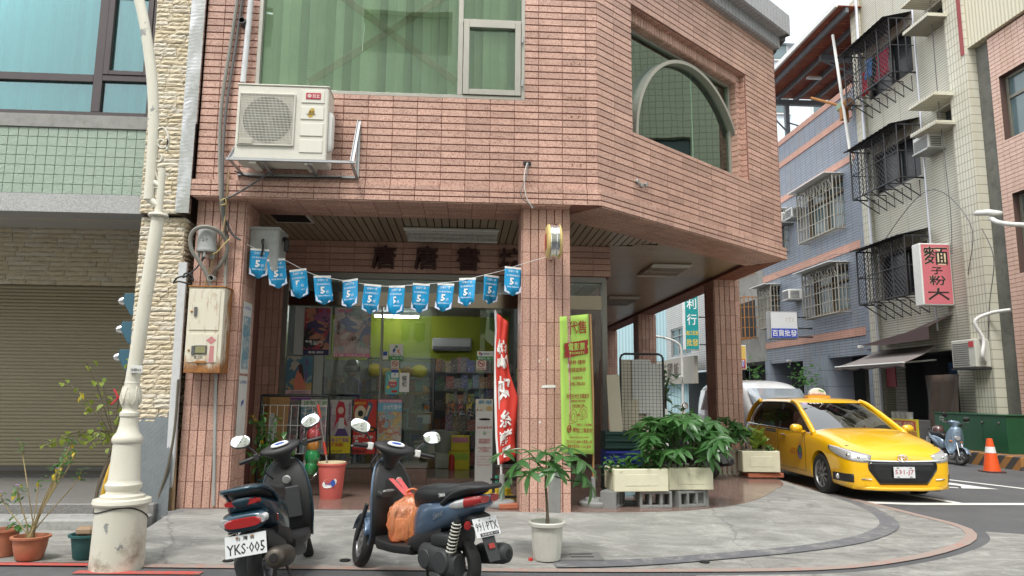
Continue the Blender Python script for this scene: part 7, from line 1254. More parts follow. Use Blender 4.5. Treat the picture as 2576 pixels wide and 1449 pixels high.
    for ch in list(s.children):
        if ch.name.startswith('plate_holder'): bpy.data.objects.remove(ch); continue
        nm_ = ch.name.split('.')[0]
        if nm_ in ('body', 'lower_cover', 'seat', 'grab_rail', 'inner_fender', 'mudflap', 'number_plate', 'turn_lamp', 'tail_lamp', 'brake_lamp', 'tail_cover', 'vent', 'reflector', 'rear_reflector', 'emblem'):
            dz = (.085 if style != 'teal' else -.03) if nm_ in ('number_plate', 'mudflap', 'rear_reflector', 'inner_fender') else 0
            for ob_ in [ch]+list(ch.children):
                for v in ob_.data.vertices:
                    if v.co.x < .1: v.co.x = .1+(v.co.x-.1)*.68
                    v.co.z += dz
    s.scale = (.96 if style != 'teal' else 0.95,)*3
    return s
p_blue = paintm('steel_blue_paint', (.10, .155, .235)); p_teal = paintm('dark_teal_paint', (.012, .045, .07)); p_ice = paintm('ice_blue_paint', (.28, .38, .50)); p_grey = paintm('dark_maroon_paint', (.06, .035, .035))
f0, r0 = V((-.80, 6.26, 0)), V((-.01, 5.43, 0)); hd_ = atan2(f0.y-r0.y, f0.x-r0.x)
sb_ = scooter('motor_scooter', 'steel blue scooter with plate 991 PTX and an orange bag on its floorboard', (r0.x, r0.y, .012), hd_, radians(1), radians(-26), p_blue, 'blue')
f1, r1 = V((-1.32, 6.6, 0)), V((-1.36, 5.40, 0)); hd1 = atan2(f1.y-r1.y, f1.x-r1.x)
st_ = scooter('motor_scooter', 'dark teal scooter with plate YKS 005 leaning on its stand', (r1.x, r1.y, .02), hd1, radians(10), radians(18), p_teal, 'teal')
sp_ = scooter('motor_scooter', 'dark scooter parked behind the shrub by the arcade column', (4.02, 11.75, gz(4)+.145), radians(112), radians(4), radians(12), p_grey, 'far')
c0 = PG(2395, 1150, .0); fk = PG(2420, 1172); rk2 = PG(2296, 1150); hk2 = atan2(fk.y-rk2.y, fk.x-rk2.x); rk2 = V((fk.x-1.16*cos(hk2), fk.y-1.16*sin(hk2), 0)); sk = scooter('motor_scooter', 'ice blue scooter with a helmet on its seat beside the green utility box', (rk2.x, rk2.y, gz(11)), hk2, radians(6), radians(14), p_ice, 'far')
hl = thing('helmet', 'brown half helmet resting on the ice blue scooter seat', 'helmet', (rk2.x+.05*cos(hk2)-.06*sin(hk2), rk2.y+.05*sin(hk2)+.06*cos(hk2), gz(11)+.73)); MB().lathe([(.0001, .16), (.07, .15), (.115, .11), (.14, .03), (.138, -.03), (.12, -.03)], 20).build('shell', M('brown_gloss', (.10, .05, .045), .25, 0, .1, coat=.8), hl, 2); MB().lathe([(.145, .0), (.16, -.03)], 10, None, radians(230), radians(330)).build('peak', m_plas, hl, 2, solid=.004)
Msc = Matrix.LocRotScale(sb_.location, sb_.rotation_euler, sb_.scale); bq = Msc @ V((.60, .0, .30)); ob_ = thing('orange_bag', 'translucent orange carrier bag hanging on the steel blue scooter', 'bag', bq); ob_.scale = (1.14, 1.1, .84)
t = NT('orange_film'); p_ = t.pos(True); wf = t.n('ShaderNodeMapping'); wf.inputs['Scale'].default_value = (1, 1, .3); t.l(p_, wf.inputs[0]); nz = t.noise(16, 3, .5, wf.outputs[0], 1.2); t.set(base=t.mix(nz, (.9, .26, .09), (1, .50, .28)), rough=.18); t.bump(nz, .9, .03)
tr_n = t.n('ShaderNodeBsdfTransparent', i_Color=(1, .62, .42, 1)); mx_n = t.n('ShaderNodeMixShader', i_0=.5); out_n = [q for q in t.t.nodes if q.type == 'OUTPUT_MATERIAL'][0]; t.l(t.b.outputs[0], mx_n.inputs[1]); t.l(tr_n.outputs[0], mx_n.inputs[2]); t.l(mx_n.outputs[0], out_n.inputs[0]); m_bag = t.m
Pg = []; nA = 44; rdb = random.Random(2); BP = ((.0, .07, .05), (.008, .125, .09), (.05, .138, .10), (.10, .142, .104), (.15, .146, .106), (.20, .142, .104), (.25, .138, .10), (.29, .125, .09), (.325, .10, .068), (.35, .07, .045), (.37, .045, .03), (.39, .032, .022), (.41, .04, .026))
for j, (z, rx, ry) in enumerate(BP):
    row = [(rx*math.copysign(abs(cos(a))**.55, cos(a))*(1+rdb.gauss(0, .035)+.05*sin(3*a+z*9)), ry*math.copysign(abs(sin(a))**.55, sin(a))*(1+rdb.gauss(0, .05)+.06*sin(4*a+z*14)), z+rdb.gauss(0, .005)) for a in [2*pi*k/nA for k in range(nA)]]; Pg.append(row+[row[0]])
MB().grid(Pg).build('film', m_bag, ob_, 30); MB().tube(smooth_path([(.03, .0, .39), (.055, .0, .43), (.02, 0, .455), (-.02, 0, .43), (-.02, 0, .39)], 5), .009, 6).build('handle', m_bag, ob_, 2)
for q in (((-.09, -.06, .01), (.0, .06, .2), 'white'), ((.01, -.06, .01), (.10, .06, .24), 'yellow'), ((-.1, -.04, .2), (-.02, .04, .3), 'blue')): MB().box(q[0], q[1], c=.01).build('content', cmat(q[2]), ob_)
rb_ = MB(); a, b = V((0, 0, .36)), (Msc @ V((.76, .0, .86)))-bq
for dx in (-.012, .014): rb_.add([a+V((dx-.018, -.02, .03)), a+V((dx+.018, -.02, .03)), b+V((dx*2+.018, -.03, 0)), b+V((dx*2-.018, -.03, 0))], [(0, 1, 2, 3)])
rb_.build('ribbon', M('red_ribbon', (.45, .02, .02), .5), ob_, 0, solid=.002)
def bake(o, extra=()):
    dg = bpy.context.evaluated_depsgraph_get(); me = bpy.data.meshes.new_from_object(o.evaluated_get(dg)); old = o.data; o.modifiers.clear(); o.data = me; bpy.data.meshes.remove(old); return o
class CarBody:
    """surface spanned by stations along x; every station is a half section (y,z) from sill to centre line"""
    def __init__(s, st): s.st = st
    def at(s, x, t):
        """point at station position x (interpolated) and section parameter t in 0..1"""
        st = s.st; i = 0
        while i < len(st)-2 and st[i+1][0] > x: i += 1
        def sec(k): k = max(0, min(len(st)-1, k)); return st[k]
        f = (x-st[i][0])/(st[i+1][0]-st[i][0]); n = len(st[0][1])-1; q = t*n; j = min(int(q), n-1); g = q-j
        def yz(k): a, b = V(sec(k)[1][j]), V(sec(k)[1][j+1]); return a.lerp(b, g)
        p0, p1, p2, p3 = yz(i-1), yz(i), yz(i+1), yz(i+2); return p1.lerp(p2, max(0, min(1, f)))
    def mesh(s):
        n = len(s.st[0][1]); rows = []
        for x, sec in s.st: rows.append([(x, -y, z) for y, z in sec]+[(x, y, z) for y, z in reversed(sec[:-1])])
        m = MB().grid(rows); k = 2*n-1; m.f.append(tuple(range(k))); m.f.append(tuple((len(rows)-1)*k+i for i in range(k-1, -1, -1)))
        for i in range(len(rows)-1): m.f.append((i*k, (i+1)*k, (i+1)*k+k-1, i*k+k-1))
        return m
def sec(w, zb, zm, zbelt, ztop, crown=.02): return [(w*.86, zb), (w*.965, zb+.03), (w*.985, zb+.16), (w, zm), (w*.99, zbelt-.09), (w*.955, zbelt), (w*.80, ztop-.012), (w*.45, ztop+crown*.6), (0, ztop+crown)]
p_yel = NT('taxi_yellow'); nzz = p_yel.noise(3, 4, .6); p_yel.set(base=p_yel.mix(nzz, (.86, .46, .002), (.92, .52, .004)), rough=.28, coat=1., coatr=.04, spec=.5); p_yel = p_yel.m
TX = [(.905, sec(.60, .22, .36, .56, .60)), (.89, sec(.70, .17, .38, .62, .655)), (.83, sec(.79, .15, .42, .68, .715)), (.70, sec(.845, .155, .48, .735, .79)), (.50, sec(.862, .17, .52, .79, .865)), (.25, sec(.866, .18, .56, .85, .935)), (0, sec(.866, .18, .58, .895, .985)), (-.30, sec(.866, .18, .6, .93, 1.02)), (-.45, sec(.866, .18, .6, .94, 1.0)), (-1.2, sec(.866, .18, .6, .955, .98)), (-2.0, sec(.866, .18, .62, .97, .99)), (-2.75, sec(.866, .18, .64, .985, 1.0)), (-3.2, sec(.855, .2, .66, 1.0, 1.01)), (-3.5, sec(.82, .25, .68, 1.0, 1.01)), (-3.66, sec(.72, .32, .66, .95, .97)), (-3.70, sec(.6, .38, .64, .88, .9))]
def car_wheel(parent, x, y, R=.318, sp=10, w=.2):
    A = _T((x, y, R)); sg = 1 if y > 0 else -1; Ar = A @ Matrix.Rotation(pi/2, 4, 'X')
    prof = [(R-.105, -w*.5), (R-.03, -w*.52), (R-.005, -w*.4), (R, 0), (R-.005, w*.4), (R-.03, w*.52), (R-.105, w*.5)]; ty = MB().lathe(prof, 44, Ar, cap=False).build('tyre', m_tyre, parent, 1)
    rm_ = MB(); rm_.lathe([(R-.105, -w*.5), (R-.115, -w*.45), (R-.12, 0), (R-.115, w*.45), (R-.105, w*.5)], 40, Ar, cap=False); rm_.lathe([(.0001, w*.3), (.05, w*.32), (.06, w*.2)] if sg < 0 else [(.06, -w*.2), (.05, -w*.32), (.0001, -w*.3)], 20, Ar)
    for k in range(sp): rm_.box((.05, sg*w*.22, -.018), (R-.11, sg*w*.40, .018), A @ Matrix.Rotation(2*pi*k/sp, 4, 'Y'), .006)
    rm_.build('rim', m_rim, ty, 1); MB().lathe([(.0001, 0), (R-.115, 0)], 30, Ar @ _T((0, 0, sg*.03))).build('brake_disc', m_dgrey, ty); return ty
def taxi():
    c = thing('taxi', 'yellow taxi with plate 531 J7 waiting at the corner', 'taxi', (6.43, 11.25, gz(6.4)+.004), radians(-91.5)); c.scale = (.96, .95, .98); cbd = CarBody(TX)
    m = cbd.mesh(); bd = m.build('body', p_yel, c, 0, sub=2); cuts = []
    for x in (0, -2.75):
        cu = MB().lathe([(.0001, -2), (.355, -2), (.355, 2), (.0001, 2)], 40, _T((x, 0, .325)) @ Matrix.Rotation(pi/2, 4, 'X')).build('cut', p_yel, c); cuts.append(cu); b = bd.modifiers.new('b', 'BOOLEAN'); b.object = cu; b.operation = 'DIFFERENCE'; b.solver = 'EXACT'
    bake(bd); [bpy.data.objects.remove(q) for q in cuts]
    for p in bd.data.polygons: p.use_smooth = True
    bd.data.set_sharp_from_angle(angle=radians(32))
    from mathutils.bvhtree import BVHTree
    bv = BVHTree.FromPolygons([v.co.copy() for v in bd.data.vertices], [tuple(p.vertices) for p in bd.data.polygons])
    def hit(p, d, e):
        q, n_, _, _ = bv.ray_cast(p+d*4, -d, 8); return (q+d*e) if q else p
    MB().box((-3.3, -.72, .22), (.62, .72, .80)).build('underbody', m_black, c)
    for x in (0, -2.75):
        for y in (-.755, .755): car_wheel(c, x, y)
    lv = [(.935, -.16, -3.56, .825), (1.10, -.46, -3.47, .795), (1.25, -.76, -3.33, .755), (1.38, -1.05, -3.16, .70), (1.455, -1.28, -3.02, .655)]
    def ring(z, x0, x1, hw, n=10):
        P = []; r0, r1 = .26, .16
        fr_ = [(x0-.16*(abs(u)**2.2), u*hw*.92) for u in [k/n*2-1 for k in range(n+1)]]; ls = [(x0-.20+(x1+.10-(x0-.20))*k/12, hw) for k in range(1, 12)]; rr = [(x1+.06*(abs(u)**2), -u*hw*.92) for u in [k/n*2-1 for k in range(n+1)]]; rs = [(x1+.10+(x0-.20-(x1+.10))*k/12, -hw) for k in range(1, 12)]
        return [(x, y, z) for x, y in fr_+ls+rr+rs]
    rings = [ring(*q) for q in lv]; g = MB(); k = len(rings[0]); g.grid([r+[r[0]] for r in rings]); gl = g.build('window_glass', glass('taxi_glass', (.16, .20, .20), .10, 0, 1.4), c, 2)
    for y in (-.36, .36):
        for x in (-1.35, -2.3): MB().loft([(x+.28, y, .78, .22, .07, .07, 4), (x, y, .80, .23, .07, .08, 4), (x-.12, y, 1.0, .22, .24, .2, 4), (x-.2, y, 1.05, .2, .26, .2, 4)], 16).build('seat', M('grey_seat', (.10, .10, .11), .8), c, 1)
    MB().box((-3.4, -.78, .6), (-.2, .78, .72)).build('cabin_floor', m_plas2, c); MB().loft([(-.25, 0, .9, .76, .06, .1, 5), (-.62, 0, .93, .74, .06, .12, 5)], 18).build('dashboard', m_plas2, c, 1); MB().tube([(-.78+.05*sin(a), .36+.17*cos(a), .99+.15*sin(a)) for a in [2*pi*k/20 for k in range(20)]], .014, 6, closed=True).build('steering_wheel', m_plas, c, 1)
    top = MB(); R5 = ring(1.425, -1.17, -3.09, .688); R6 = ring(1.462, -1.26, -3.05, .664); R7 = ring(1.492, -1.36, -2.98, .56); R8 = ring(1.512, -1.6, -2.8, .34); top.grid([r+[r[0]] for r in (R5, R6, R7, R8)]); top.add(R8, [tuple(range(len(R8)))]); top.build('roof', p_yel, c, 2)
    X0_ = V((1, 0, 0))
    for sg in (1, -1):
        MB().tube(smooth_path([(-.30, sg*.80, .93), (-.62, sg*.745, 1.10), (-.93, sg*.70, 1.26), (-1.22, sg*.655, 1.40), (-1.45, sg*.645, 1.452)], 4), [.05]*9+[.042]*8, 8).build('pillar', p_yel, c, 2)
        MB().tube(smooth_path([(-3.45, sg*.76, 1.0), (-3.36, sg*.72, 1.2), (-3.2, sg*.67, 1.36), (-3.0, sg*.64, 1.45)], 4), .05, 8).build('pillar', p_yel, c, 2)
        for xa, xb in ((-1.62, -1.68), (-2.62, -2.66)): MB().add([(xa, sg*.834, .95), (xa-.09, sg*.834, .95), (xb-.09, sg*.69, 1.43), (xb, sg*.69, 1.43)], [(0, 1, 2, 3)]).build('door_post', m_plas, c, 0, solid=.01)
        MB().tube([(-.42, sg*.838, .945), (-1.6, sg*.842, .965), (-2.7, sg*.838, .985), (-3.35, sg*.80, 1.0)], .008, 6).build('chrome_strip', m_chrome, c, 1); MB().tube(smooth_path([(-.66, sg*.77, 1.12), (-1.0, sg*.73, 1.28), (-1.3, sg*.69, 1.39), (-1.7, sg*.685, 1.425), (-2.6, sg*.685, 1.425)], 4), .014, 6).build('rain_guard', m_plas, c, 1)
        ml = thing_part = MB().loft([(-.50, sg*.99, 1.0, .085, .065, .055, 2.6), (-.56, sg*1.0, 1.0, .095, .075, .06, 2.8), (-.62, sg*1.0, 1.0, .08, .06, .05, 2.8)], 20).build('wing_mirror', p_yel, c, 2); MB().loft([(-.55, sg*.89, .955, .06, .02, .02, 3), (-.60, sg*.89, .955, .06, .02, .02, 3)], 12).build('mirror_arm', p_yel, ml, 1)
        for x0 in (-.52, -1.66, -2.68): MB().box((x0-.003, sg*.869-.002, .32), (x0+.003, sg*.869+.002, .93)).build('door_seam', m_black, c)
        MB().box((-2.3, sg*.868-.002, .30), (-.5, sg*.868+.002, .306)).build('door_seam', m_black, c)
        for x0 in (-1.48, -2.5): MB().loft([(x0, sg*.872, .86, .012, .014, .012, 3), (x0+.18, sg*.872, .855, .012, .014, .012, 3)], 10).build('door_handle', m_chrome, c, 1)
        d_ = V((.72, .69*sg, 0)).normalized(); U_ = V((-.69, .72*sg, 0)).normalized(); H = []
        for i in range(13):
            f = i/12; s0 = -.27+.68*f; zl = .565+.03*f+.14*f**2.2; zh = .672+.12*f+.018*sin(f*pi); zh = max(zh, zl+.004); H.append([hit(U_*s0+V((0, 0, zl+(zh-zl)*j/5)), d_, .006) for j in range(6)])
        MB().grid(H).build('headlamp', m_clens, c, 2, solid=.008); q = hit(U_*.02+V((0, 0, .665)), d_, .0); MB().ball(q, .045, 14, 9, (.8, .8, .8)).build('lamp_lens', m_chrome, c, 2); q = hit(U_*-.12+V((0, 0, .64)), d_, .0); MB().ball(q, .032, 14, 9, (.8, .8, .8)).build('lamp_lens', m_chrome, c, 2)
        fg = [[hit(V((0, sg*(.53+.25*k/8), .275+.12*j/4)), V((1, .25*sg, 0)).normalized(), .004) for k in range(9)] for j in range(5)]; MB().grid(fg).build('fog_recess', m_plas, c, 2, solid=.004); MB().ball(hit(V((0, sg*.70, .335)), V((1, .25*sg, 0)).normalized(), .0), .044, 16, 10, (.5, 1, 1)).build('fog_lamp', m_clens, c, 2); MB().tube([hit(V((0, sg*(.65-.15*k/4), .335-.01*k/4)), X0_, .01) for k in range(5)], .009, 6).build('fog_trim', m_chrome, c, 1)
    X_ = V((1, 0, 0)); gg = []
    for j in range(9):
        z = .25+.33*j/8; hw = .37+.17*min(1, (j/8)*1.5)-.02*(j == 8); gg.append([hit(V((0, hw*(k/8-1), z)), X_, .006) for k in range(17)])
    MB().grid(gg).build('grille', M('grille_black', (.01, .01, .011), .2, 0, .1, coat=.6), c, 2, solid=.006)
    for j in range(4): MB().tube([hit(V((0, .44*(k/6-1), .525-.02*j)), X_, .010) for k in range(13)], .004, 5).build('grille_bar', m_plas2, c, 1)
    MB().tube([hit(V((0, .60*(k/8-1), .585+.012*abs(k/8-1)**2)), X_, .008) for k in range(17)], .016, 8).build('chrome_bar', m_chrome, c, 1)
    n = 24; MB().tube([(.925-.012*sin(a), .075*cos(a), .635+.048*sin(a)) for a in [2*pi*k/n for k in range(n)]], .007, 6, closed=True).build('emblem', m_chrome, c, 1); MB().tube([(.925, .045*cos(a), .65+.018*sin(a)) for a in [2*pi*k/n for k in range(n)]], .005, 6, closed=True).build('emblem', m_chrome, c, 1); MB().tube([(.925-.008*sin(a), .02*cos(a), .635+.042*sin(a)) for a in [2*pi*k/n for k in range(n)]], .005, 6, closed=True).build('emblem', m_chrome, c, 1)
    Mp = frame((.945, 0, .43), (0, 1, 0), (0, 0, 1)); po = MB().box((-.165, -.004, -.08), (.165, .004, .08), Mp, .002).build('number_plate', m_plate, c); txt('531-J7', po, Mp, 0, -.003, .29, .085, M('plate_red', (.42, .06, .09), .5), 'figures', -.0065, bold=.006)
    for sx in (-.1, .1):
        for sz in (-.065, .065): MB().box((sx-.02, -.007, sz-.005), (sx+.02, -.0045, sz+.005), Mp).build('slot', m_black, po)
    MB().box((-.01, -.6, .15), (.86, .6, .19)).build('skid', m_plas, c); MB().tube(smooth_path([(.80, -.75, .20), (.93, -.4, .19), (.945, 0, .19), (.93, .4, .19), (.80, .75, .20)], 4), .028, 8).build('front_lip', p_yel, c, 2)
    MB().tube([(-.20, .5, .985), (-.30, -.1, 1.005), (-.32, -.55, 1.0)], .010, 5).build('wiper', m_plas, c, 1); MB().tube([(-.19, .1, 1.0), (-.24, .62, .985)], .010, 5).build('wiper', m_plas, c, 1)
    rl = MB().loft([(-1.72, 0, 1.53, .22, .03, .03, 4), (-1.90, 0, 1.53, .22, .03, .03, 4)], 16).build('roof_lamp', M('roof_lamp_base', (.72, .33, .03), .4), c, 1); D_ = []
    for k in range(13): a = pi*k/12; D_.append((.17*cos(a), 1.56+.135*sin(a)))
    MB().prism(D_, .10, Matrix(((0, 1, 0, -1.86), (1, 0, 0, 0), (0, 0, 1, 0), (0, 0, 0, 1)))).build('dome', M('white_dome', (.74, .72, .66), .35), rl, bev=.02); Md = frame((-1.755, 0, 0), (0, 1, 0), (0, 0, 1)); txt('中華大車隊6551', rl, Md, .0, 1.585, .26, .03, m_redt, 'lettering', -.006); MB().add([Md @ V(q) for q in ((.02, -.007, 1.665), (.12, -.007, 1.635), (.10, -.007, 1.62), (-.0, -.007, 1.65))], [(0, 1, 2, 3)]).build('logo', cmat('green'), rl)
    wd = V((-.80-(-.30), 0, 1.27-1.02)).normalized(); Mw = frame((-1.13, -.36, 1.385), (0, 1, 0), (-.80, 0, .42)); txt('6551', c, Mw, 0, .0, .24, .045, m_white_l, 'lettering', -.035, bold=.01); MB().add([Mw @ V((-.20+.05*cos(a), -.03, .03*sin(a))) for a in [2*pi*k/18 for k in range(18)]], [tuple(range(18))]).build('badge', M('violet_badge', (.45, .3, .55), .5), c); txt('空車', c, frame((-1.06, .05, 1.345), (0, 1, 0), (-.80, 0, .42)), 0, 0, .15, .05, M('pale_green_letter', (.5, .66, .55), .6), 'lettering', -.03)
    Ms_ = frame((0, -.872, 0), (-1, 0, 0), (0, 0, 1)); Ms_ = frame((0, -.872, 0), (1, 0, 0), (0, 0, 1)); txt('6551', c, Ms_, -.98, .60, .30, .10, m_redt, 'lettering', -.002); MB().add([Ms_ @ V((-.72+.085*cos(a), -.003, .60+.115*sin(a))) for a in [2*pi*k/24 for k in range(24)]], [tuple(range(24))]).build('door_badge', M('badge_blue', (.06, .09, .30), .4), c); MB().add([Ms_ @ V((-.72+.055*cos(a)+.01, -.005, .635+.045*sin(a))) for a in [2*pi*k/18 for k in range(18)]], [tuple(range(18))]).build('door_badge', cmat('green'), c); txt('大車隊', c, Ms_, -.72, .575, .12, .035, M('badge_red', (.5, .08, .08), .5), 'lettering', -.006); txt('中華', c, Ms_, -.72, .53, .06, .025, m_white_l, 'lettering', -.006)
    MB().add([Ms_ @ V(q) for q in ((-2.25, -.004, .885), (-1.72, -.004, .88), (-1.72, -.004, .94), (-2.25, -.004, .945))], [(0, 1, 2, 3)]).build('door_strip', M('slate_strip', (.12, .14, .2), .5), c); txt('優良駕駛 服務熱線55688', c, Ms_, -1.98, .912, .46, .03, m_white_l, 'lettering', -.006)
    return c
taxi()
vn = thing('white_van', 'white van behind the arcade column and the taxi', 'van', (7.5, 17.0, gz(6.7)), radians(-90)); p_wv = M('van_white', (.66, .67, .67), .25, 0, .04, 2, coat=.8)
def vs_(w, zb, z1, z2, zt): return [(w*.9, zb), (w, zb+.1), (w, z1), (w*.985, z2), (w*.93, (z2+zt)/2), (w*.85, zt-.10), (w*.72, zt-.03), (w*.4, zt+.01), (0, zt+.015)]
VB = CarBody([(.62, vs_(.62, .32, .5, .72, .80)), (.58, vs_(.76, .25, .6, .85, .95)), (.45, vs_(.83, .22, .62, .98, 1.12)), (.15, vs_(.845, .22, .62, 1.1, 1.40)), (-.25, vs_(.85, .22, .62, 1.2, 1.72)), (-.65, vs_(.85, .22, .62, 1.2, 1.88)), (-1.5, vs_(.85, .22, .62, 1.2, 1.92)), (-3.2, vs_(.85, .22, .62, 1.2, 1.9)), (-3.6, vs_(.82, .25, .62, 1.15, 1.78)), (-3.72, vs_(.7, .3, .62, 1.1, 1.6))])
VB.mesh().build('body', p_wv, vn, 2, sub=2); m_vg = M('van_glass_sky_tint', (.28, .32, .35), .04, 0, .2, 2, spec=.9, coat=1)  # pale glass colour stands in for the sky reflected in the windscreen
MB().grid([[(x+.012, u*w, z+.010) for u in (-1, -.6, 0, .6, 1)] for x, w, z in ((.47, .69, 1.09), (.14, .70, 1.39), (-.22, .66, 1.69))]).build('windscreen', m_vg, vn, 2, solid=.01)
for sg in (1, -1):
    for x0, x1 in ((-.15, -.95), (-1.05, -2.1), (-2.2, -3.3)): MB().add([(x0, sg*.842, 1.12), (x1, sg*.842, 1.12), (x1, sg*.765, 1.66), (x0-.2*(x0 > -.5), sg*.765, 1.66)], [(0, 1, 2, 3)]).build('side_window', m_vg, vn, 0, solid=.02)
    MB().loft([(.54, sg*.62, .74, .13, .09, .07, 3), (.50, sg*.66, .74, .14, .09, .07, 3)], 14).build('headlamp', m_clens, vn, 1)
    for x in (.0, -2.6): car_wheel(vn, x, sg*.76, .3, 6, .18)
MB().tube([(.50, .1, 1.04), (.46, -.55, 1.09)], .012, 5).build('wiper', m_plas, vn, 1); MB().tube([(.49, .65, 1.05), (.52, .15, 1.03)], .012, 5).build('wiper', m_plas, vn, 1); MB().box((.60, -.5, .42), (.66, .5, .56), c=.01).build('grille', m_plas, vn); MB().loft([(.1, -.98, 1.05, .07, .12, .1, 3), (.03, -.98, 1.05, .07, .11, .1, 3)], 14).build('wing_mirror', p_wv, vn, 1)
LY = 6.15; lb = PG(299, 1428); LX = PY(300, 1350, LY).x; zz_ = lambda py, px=330: PY(px, py, LY).z
lp = thing('lamp_post', 'cream painted ornamental street lamp post with stained round base before the shutter', 'lamp post', (LX, LY, .02))
def postm():
    t = NT('chipped_cream_paint'); p = t.pos(); n = t.noise(5, 6, .65, p); sp = t.ramp(t.noise(26, 8, .75, p), [(.64, (0, 0, 0)), (.70, (1, 1, 1))]); sx = t.n('ShaderNodeSeparateXYZ'); t.l(p, sx.inputs[0]); low = t.math('MULTIPLY', t.math('SUBTRACT', .55, sx.outputs['Z']), 1.3, True)
    c = t.mix(n, (.60, .57, .47), (.70, .67, .58)); c = t.mix(t.math('MULTIPLY', sp, t.math('ADD', low, .12, True)), c, (.06, .055, .05)); br_ = t.ramp(t.math('ADD', t.noise(4.5, 7, .7, p), t.math('MULTIPLY', low, .25)), [(.62, (0, 0, 0)), (.80, (1, 1, 1))]); c = t.mix(t.math('MULTIPLY', br_, t.math('MULTIPLY', low, 1.3, True)), c, (.16, .10, .045))
    gp = t.ramp(t.noise(6.5, 5, .6, p), [(.66, (0, 0, 0)), (.68, (1, 1, 1))]); c = t.mix(t.math('MULTIPLY', gp, .8), c, (.20, .21, .22)); t.set(base=c, rough=.5); t.bump(t.noise(40, 5, .6, p), .2, .01); return t.m
m_post = postm()
MB().lathe([(.0001, -.02), (.236, -.02), (.236, .0), (.229, .30), (.226, .50), (.250, .505), (.258, .52), (.250, .548), (.20, .555), (.0001, .556)], 44).build('base', m_post, lp, 1)
MB().lathe([(.195, .556), (.195, .575), (.15, .59), (.145, .61), (.160, .635), (.162, .66), (.145, .68), (.138, .70), (.122, .98), (.134, .99), (.138, 1.015), (.128, 1.04), (.10, 1.07), (.082, 1.13), (.078, 1.19), (.088, 1.20), (.088, 1.225), (.07, 1.24), (.066, 1.265), (.08, 1.29), (.092, 1.34), (.085, 1.40), (.066, 1.45), (.070, 1.47), (.062, 1.48)], 36, cap=False).build('pedestal', m_post, lp, 1)
lf = MB()
for k in range(6): a = k*pi/3; lf.tube(smooth_path([(.088*cos(a), .088*sin(a), 1.29), (.097*cos(a+.28), .097*sin(a+.28), 1.34), (.075*cos(a+.52), .075*sin(a+.52), 1.435), (.097*cos(a+.77), .097*sin(a+.77), 1.34), (.088*cos(a+1.05), .088*sin(a+1.05), 1.29)], 4), .005, 5)
lf.build('leaf_relief', m_post, lp, 1); ZP = zz_(545, 398)-.02; TXp = PY(398, 545, LY).x-LX
MB().tube([(0, 0, 1.47), (TXp*.5, 0, (1.47+ZP)/2), (TXp, 0, ZP)], [.055, .053, .051], 24).build('shaft', m_post, lp, 1); MB().lathe([(.0001, 0), (.075, 0), (.082, .012), (.075, .03), (.0001, .035)], 24, _T((TXp, 0, ZP-.005))).build('collar', m_post, lp, 1)
L_ = lambda px, py, dy=0: PY(px, py, LY+dy)-V((LX, LY, .02)); MB().tube([(TXp, 0, ZP+.02), L_(405, 470), L_(408, 424)], .030, 14).build('stub', m_post, lp, 1); MB().tube(smooth_path([L_(374, 503), L_(380, 440), L_(386, 330), L_(385, 240), L_(378, 160), L_(365, 70), L_(350, 0), L_(325, -90), L_(290, -170)], 6), .044, 16).build('arm', m_post, lp, 1)
MB().tube([L_(374, 500), L_(402, 520)], .030, 10).build('strut', m_post, lp, 1); MB().tube([L_(380, 455), L_(406, 470)], .028, 10).build('strut', m_post, lp, 1)
def ribbon(pts, w_=.03): P = smooth_path(pts, 6); return MB().grid([[p+V((0, -w_/2, 0)), p+V((0, w_/2, 0))] for p in P])
def spiral(cx, cy, r0, r1, a0, a1, n=16): return [L_(cx+(r0+(r1-r0)*i/n)*cos(a0+(a1-a0)*i/n), cy-(r0+(r1-r0)*i/n)*sin(a0+(a1-a0)*i/n)) for i in range(n+1)]
for S_ in (spiral(408, 360, 5, 17, 0, 7.2), spiral(398, 400, 4, 12, 2, 7.5), [L_(396, 372), L_(390, 420), L_(402, 470), L_(394, 482)], spiral(394, 466, 3, 10, 1, 6.5), [L_(392, 330), L_(412, 322), L_(424, 345), L_(420, 380)]): ribbon(S_).build('scroll', m_post, lp, 2, solid=.013)
MB().tube([(.232*cos(a), .232*sin(a), .44+.05*cos(a+1.9)-.03*sin(2*a)) for a in [2*pi*k/40 for k in range(40)]], .005, 5, closed=True).build('wire', m_cable, lp, 1); Mt = frame((PY(352, 930, LY).x-LX, -.066, PY(352, 930, LY).z-.02), (1, 0, 0), (0, 0, 1)); MB().box((-.045, -.004, -.028), (.05, .004, .03), Mt, .002).build('number_tag', m_wht, lp); txt('光明053', lp, Mt, 0, -.004, .082, .026, m_ink, 'lettering', -.007, bold=.01)
for q in lp.children:
    if q.name.split('.')[0] in ('base', 'pedestal', 'leaf_relief', 'wire'): q.scale = (.84, .84, 1)
sl_ = thing('street_lamp', 'white cobra head street lamp reaching in before the salmon house', 'street lamp', (14.3, 12.4, -.2)); q0 = PX(2450, 540, 11.5)-V(sl_.location); q1 = PX(2576, 566, 11.7)-V(sl_.location); MB().loft([(0, 0, 0, .03, .03, .02, 2.4), (.12, 0, .02, .11, .07, .05, 2.6), (.4, 0, .02, .12, .085, .06, 2.6), (.7, 0, .0, .05, .05, .04, 2.4)], 18, True, _T(q0) @ Matrix.Rotation(atan2(q1.y-q0.y, q1.x-q0.x), 4, 'Z') @ Matrix.Rotation(.2, 4, 'Y')).build('head', m_wht, sl_, 2); MB().tube(smooth_path([q0+(q1-q0)*.35, q1, V((.0, 0, q1.z-.3)), V((0, 0, q1.z-1.2)), V((0, 0, 0))], 5), .05, 10).build('post', m_wht, sl_, 1)
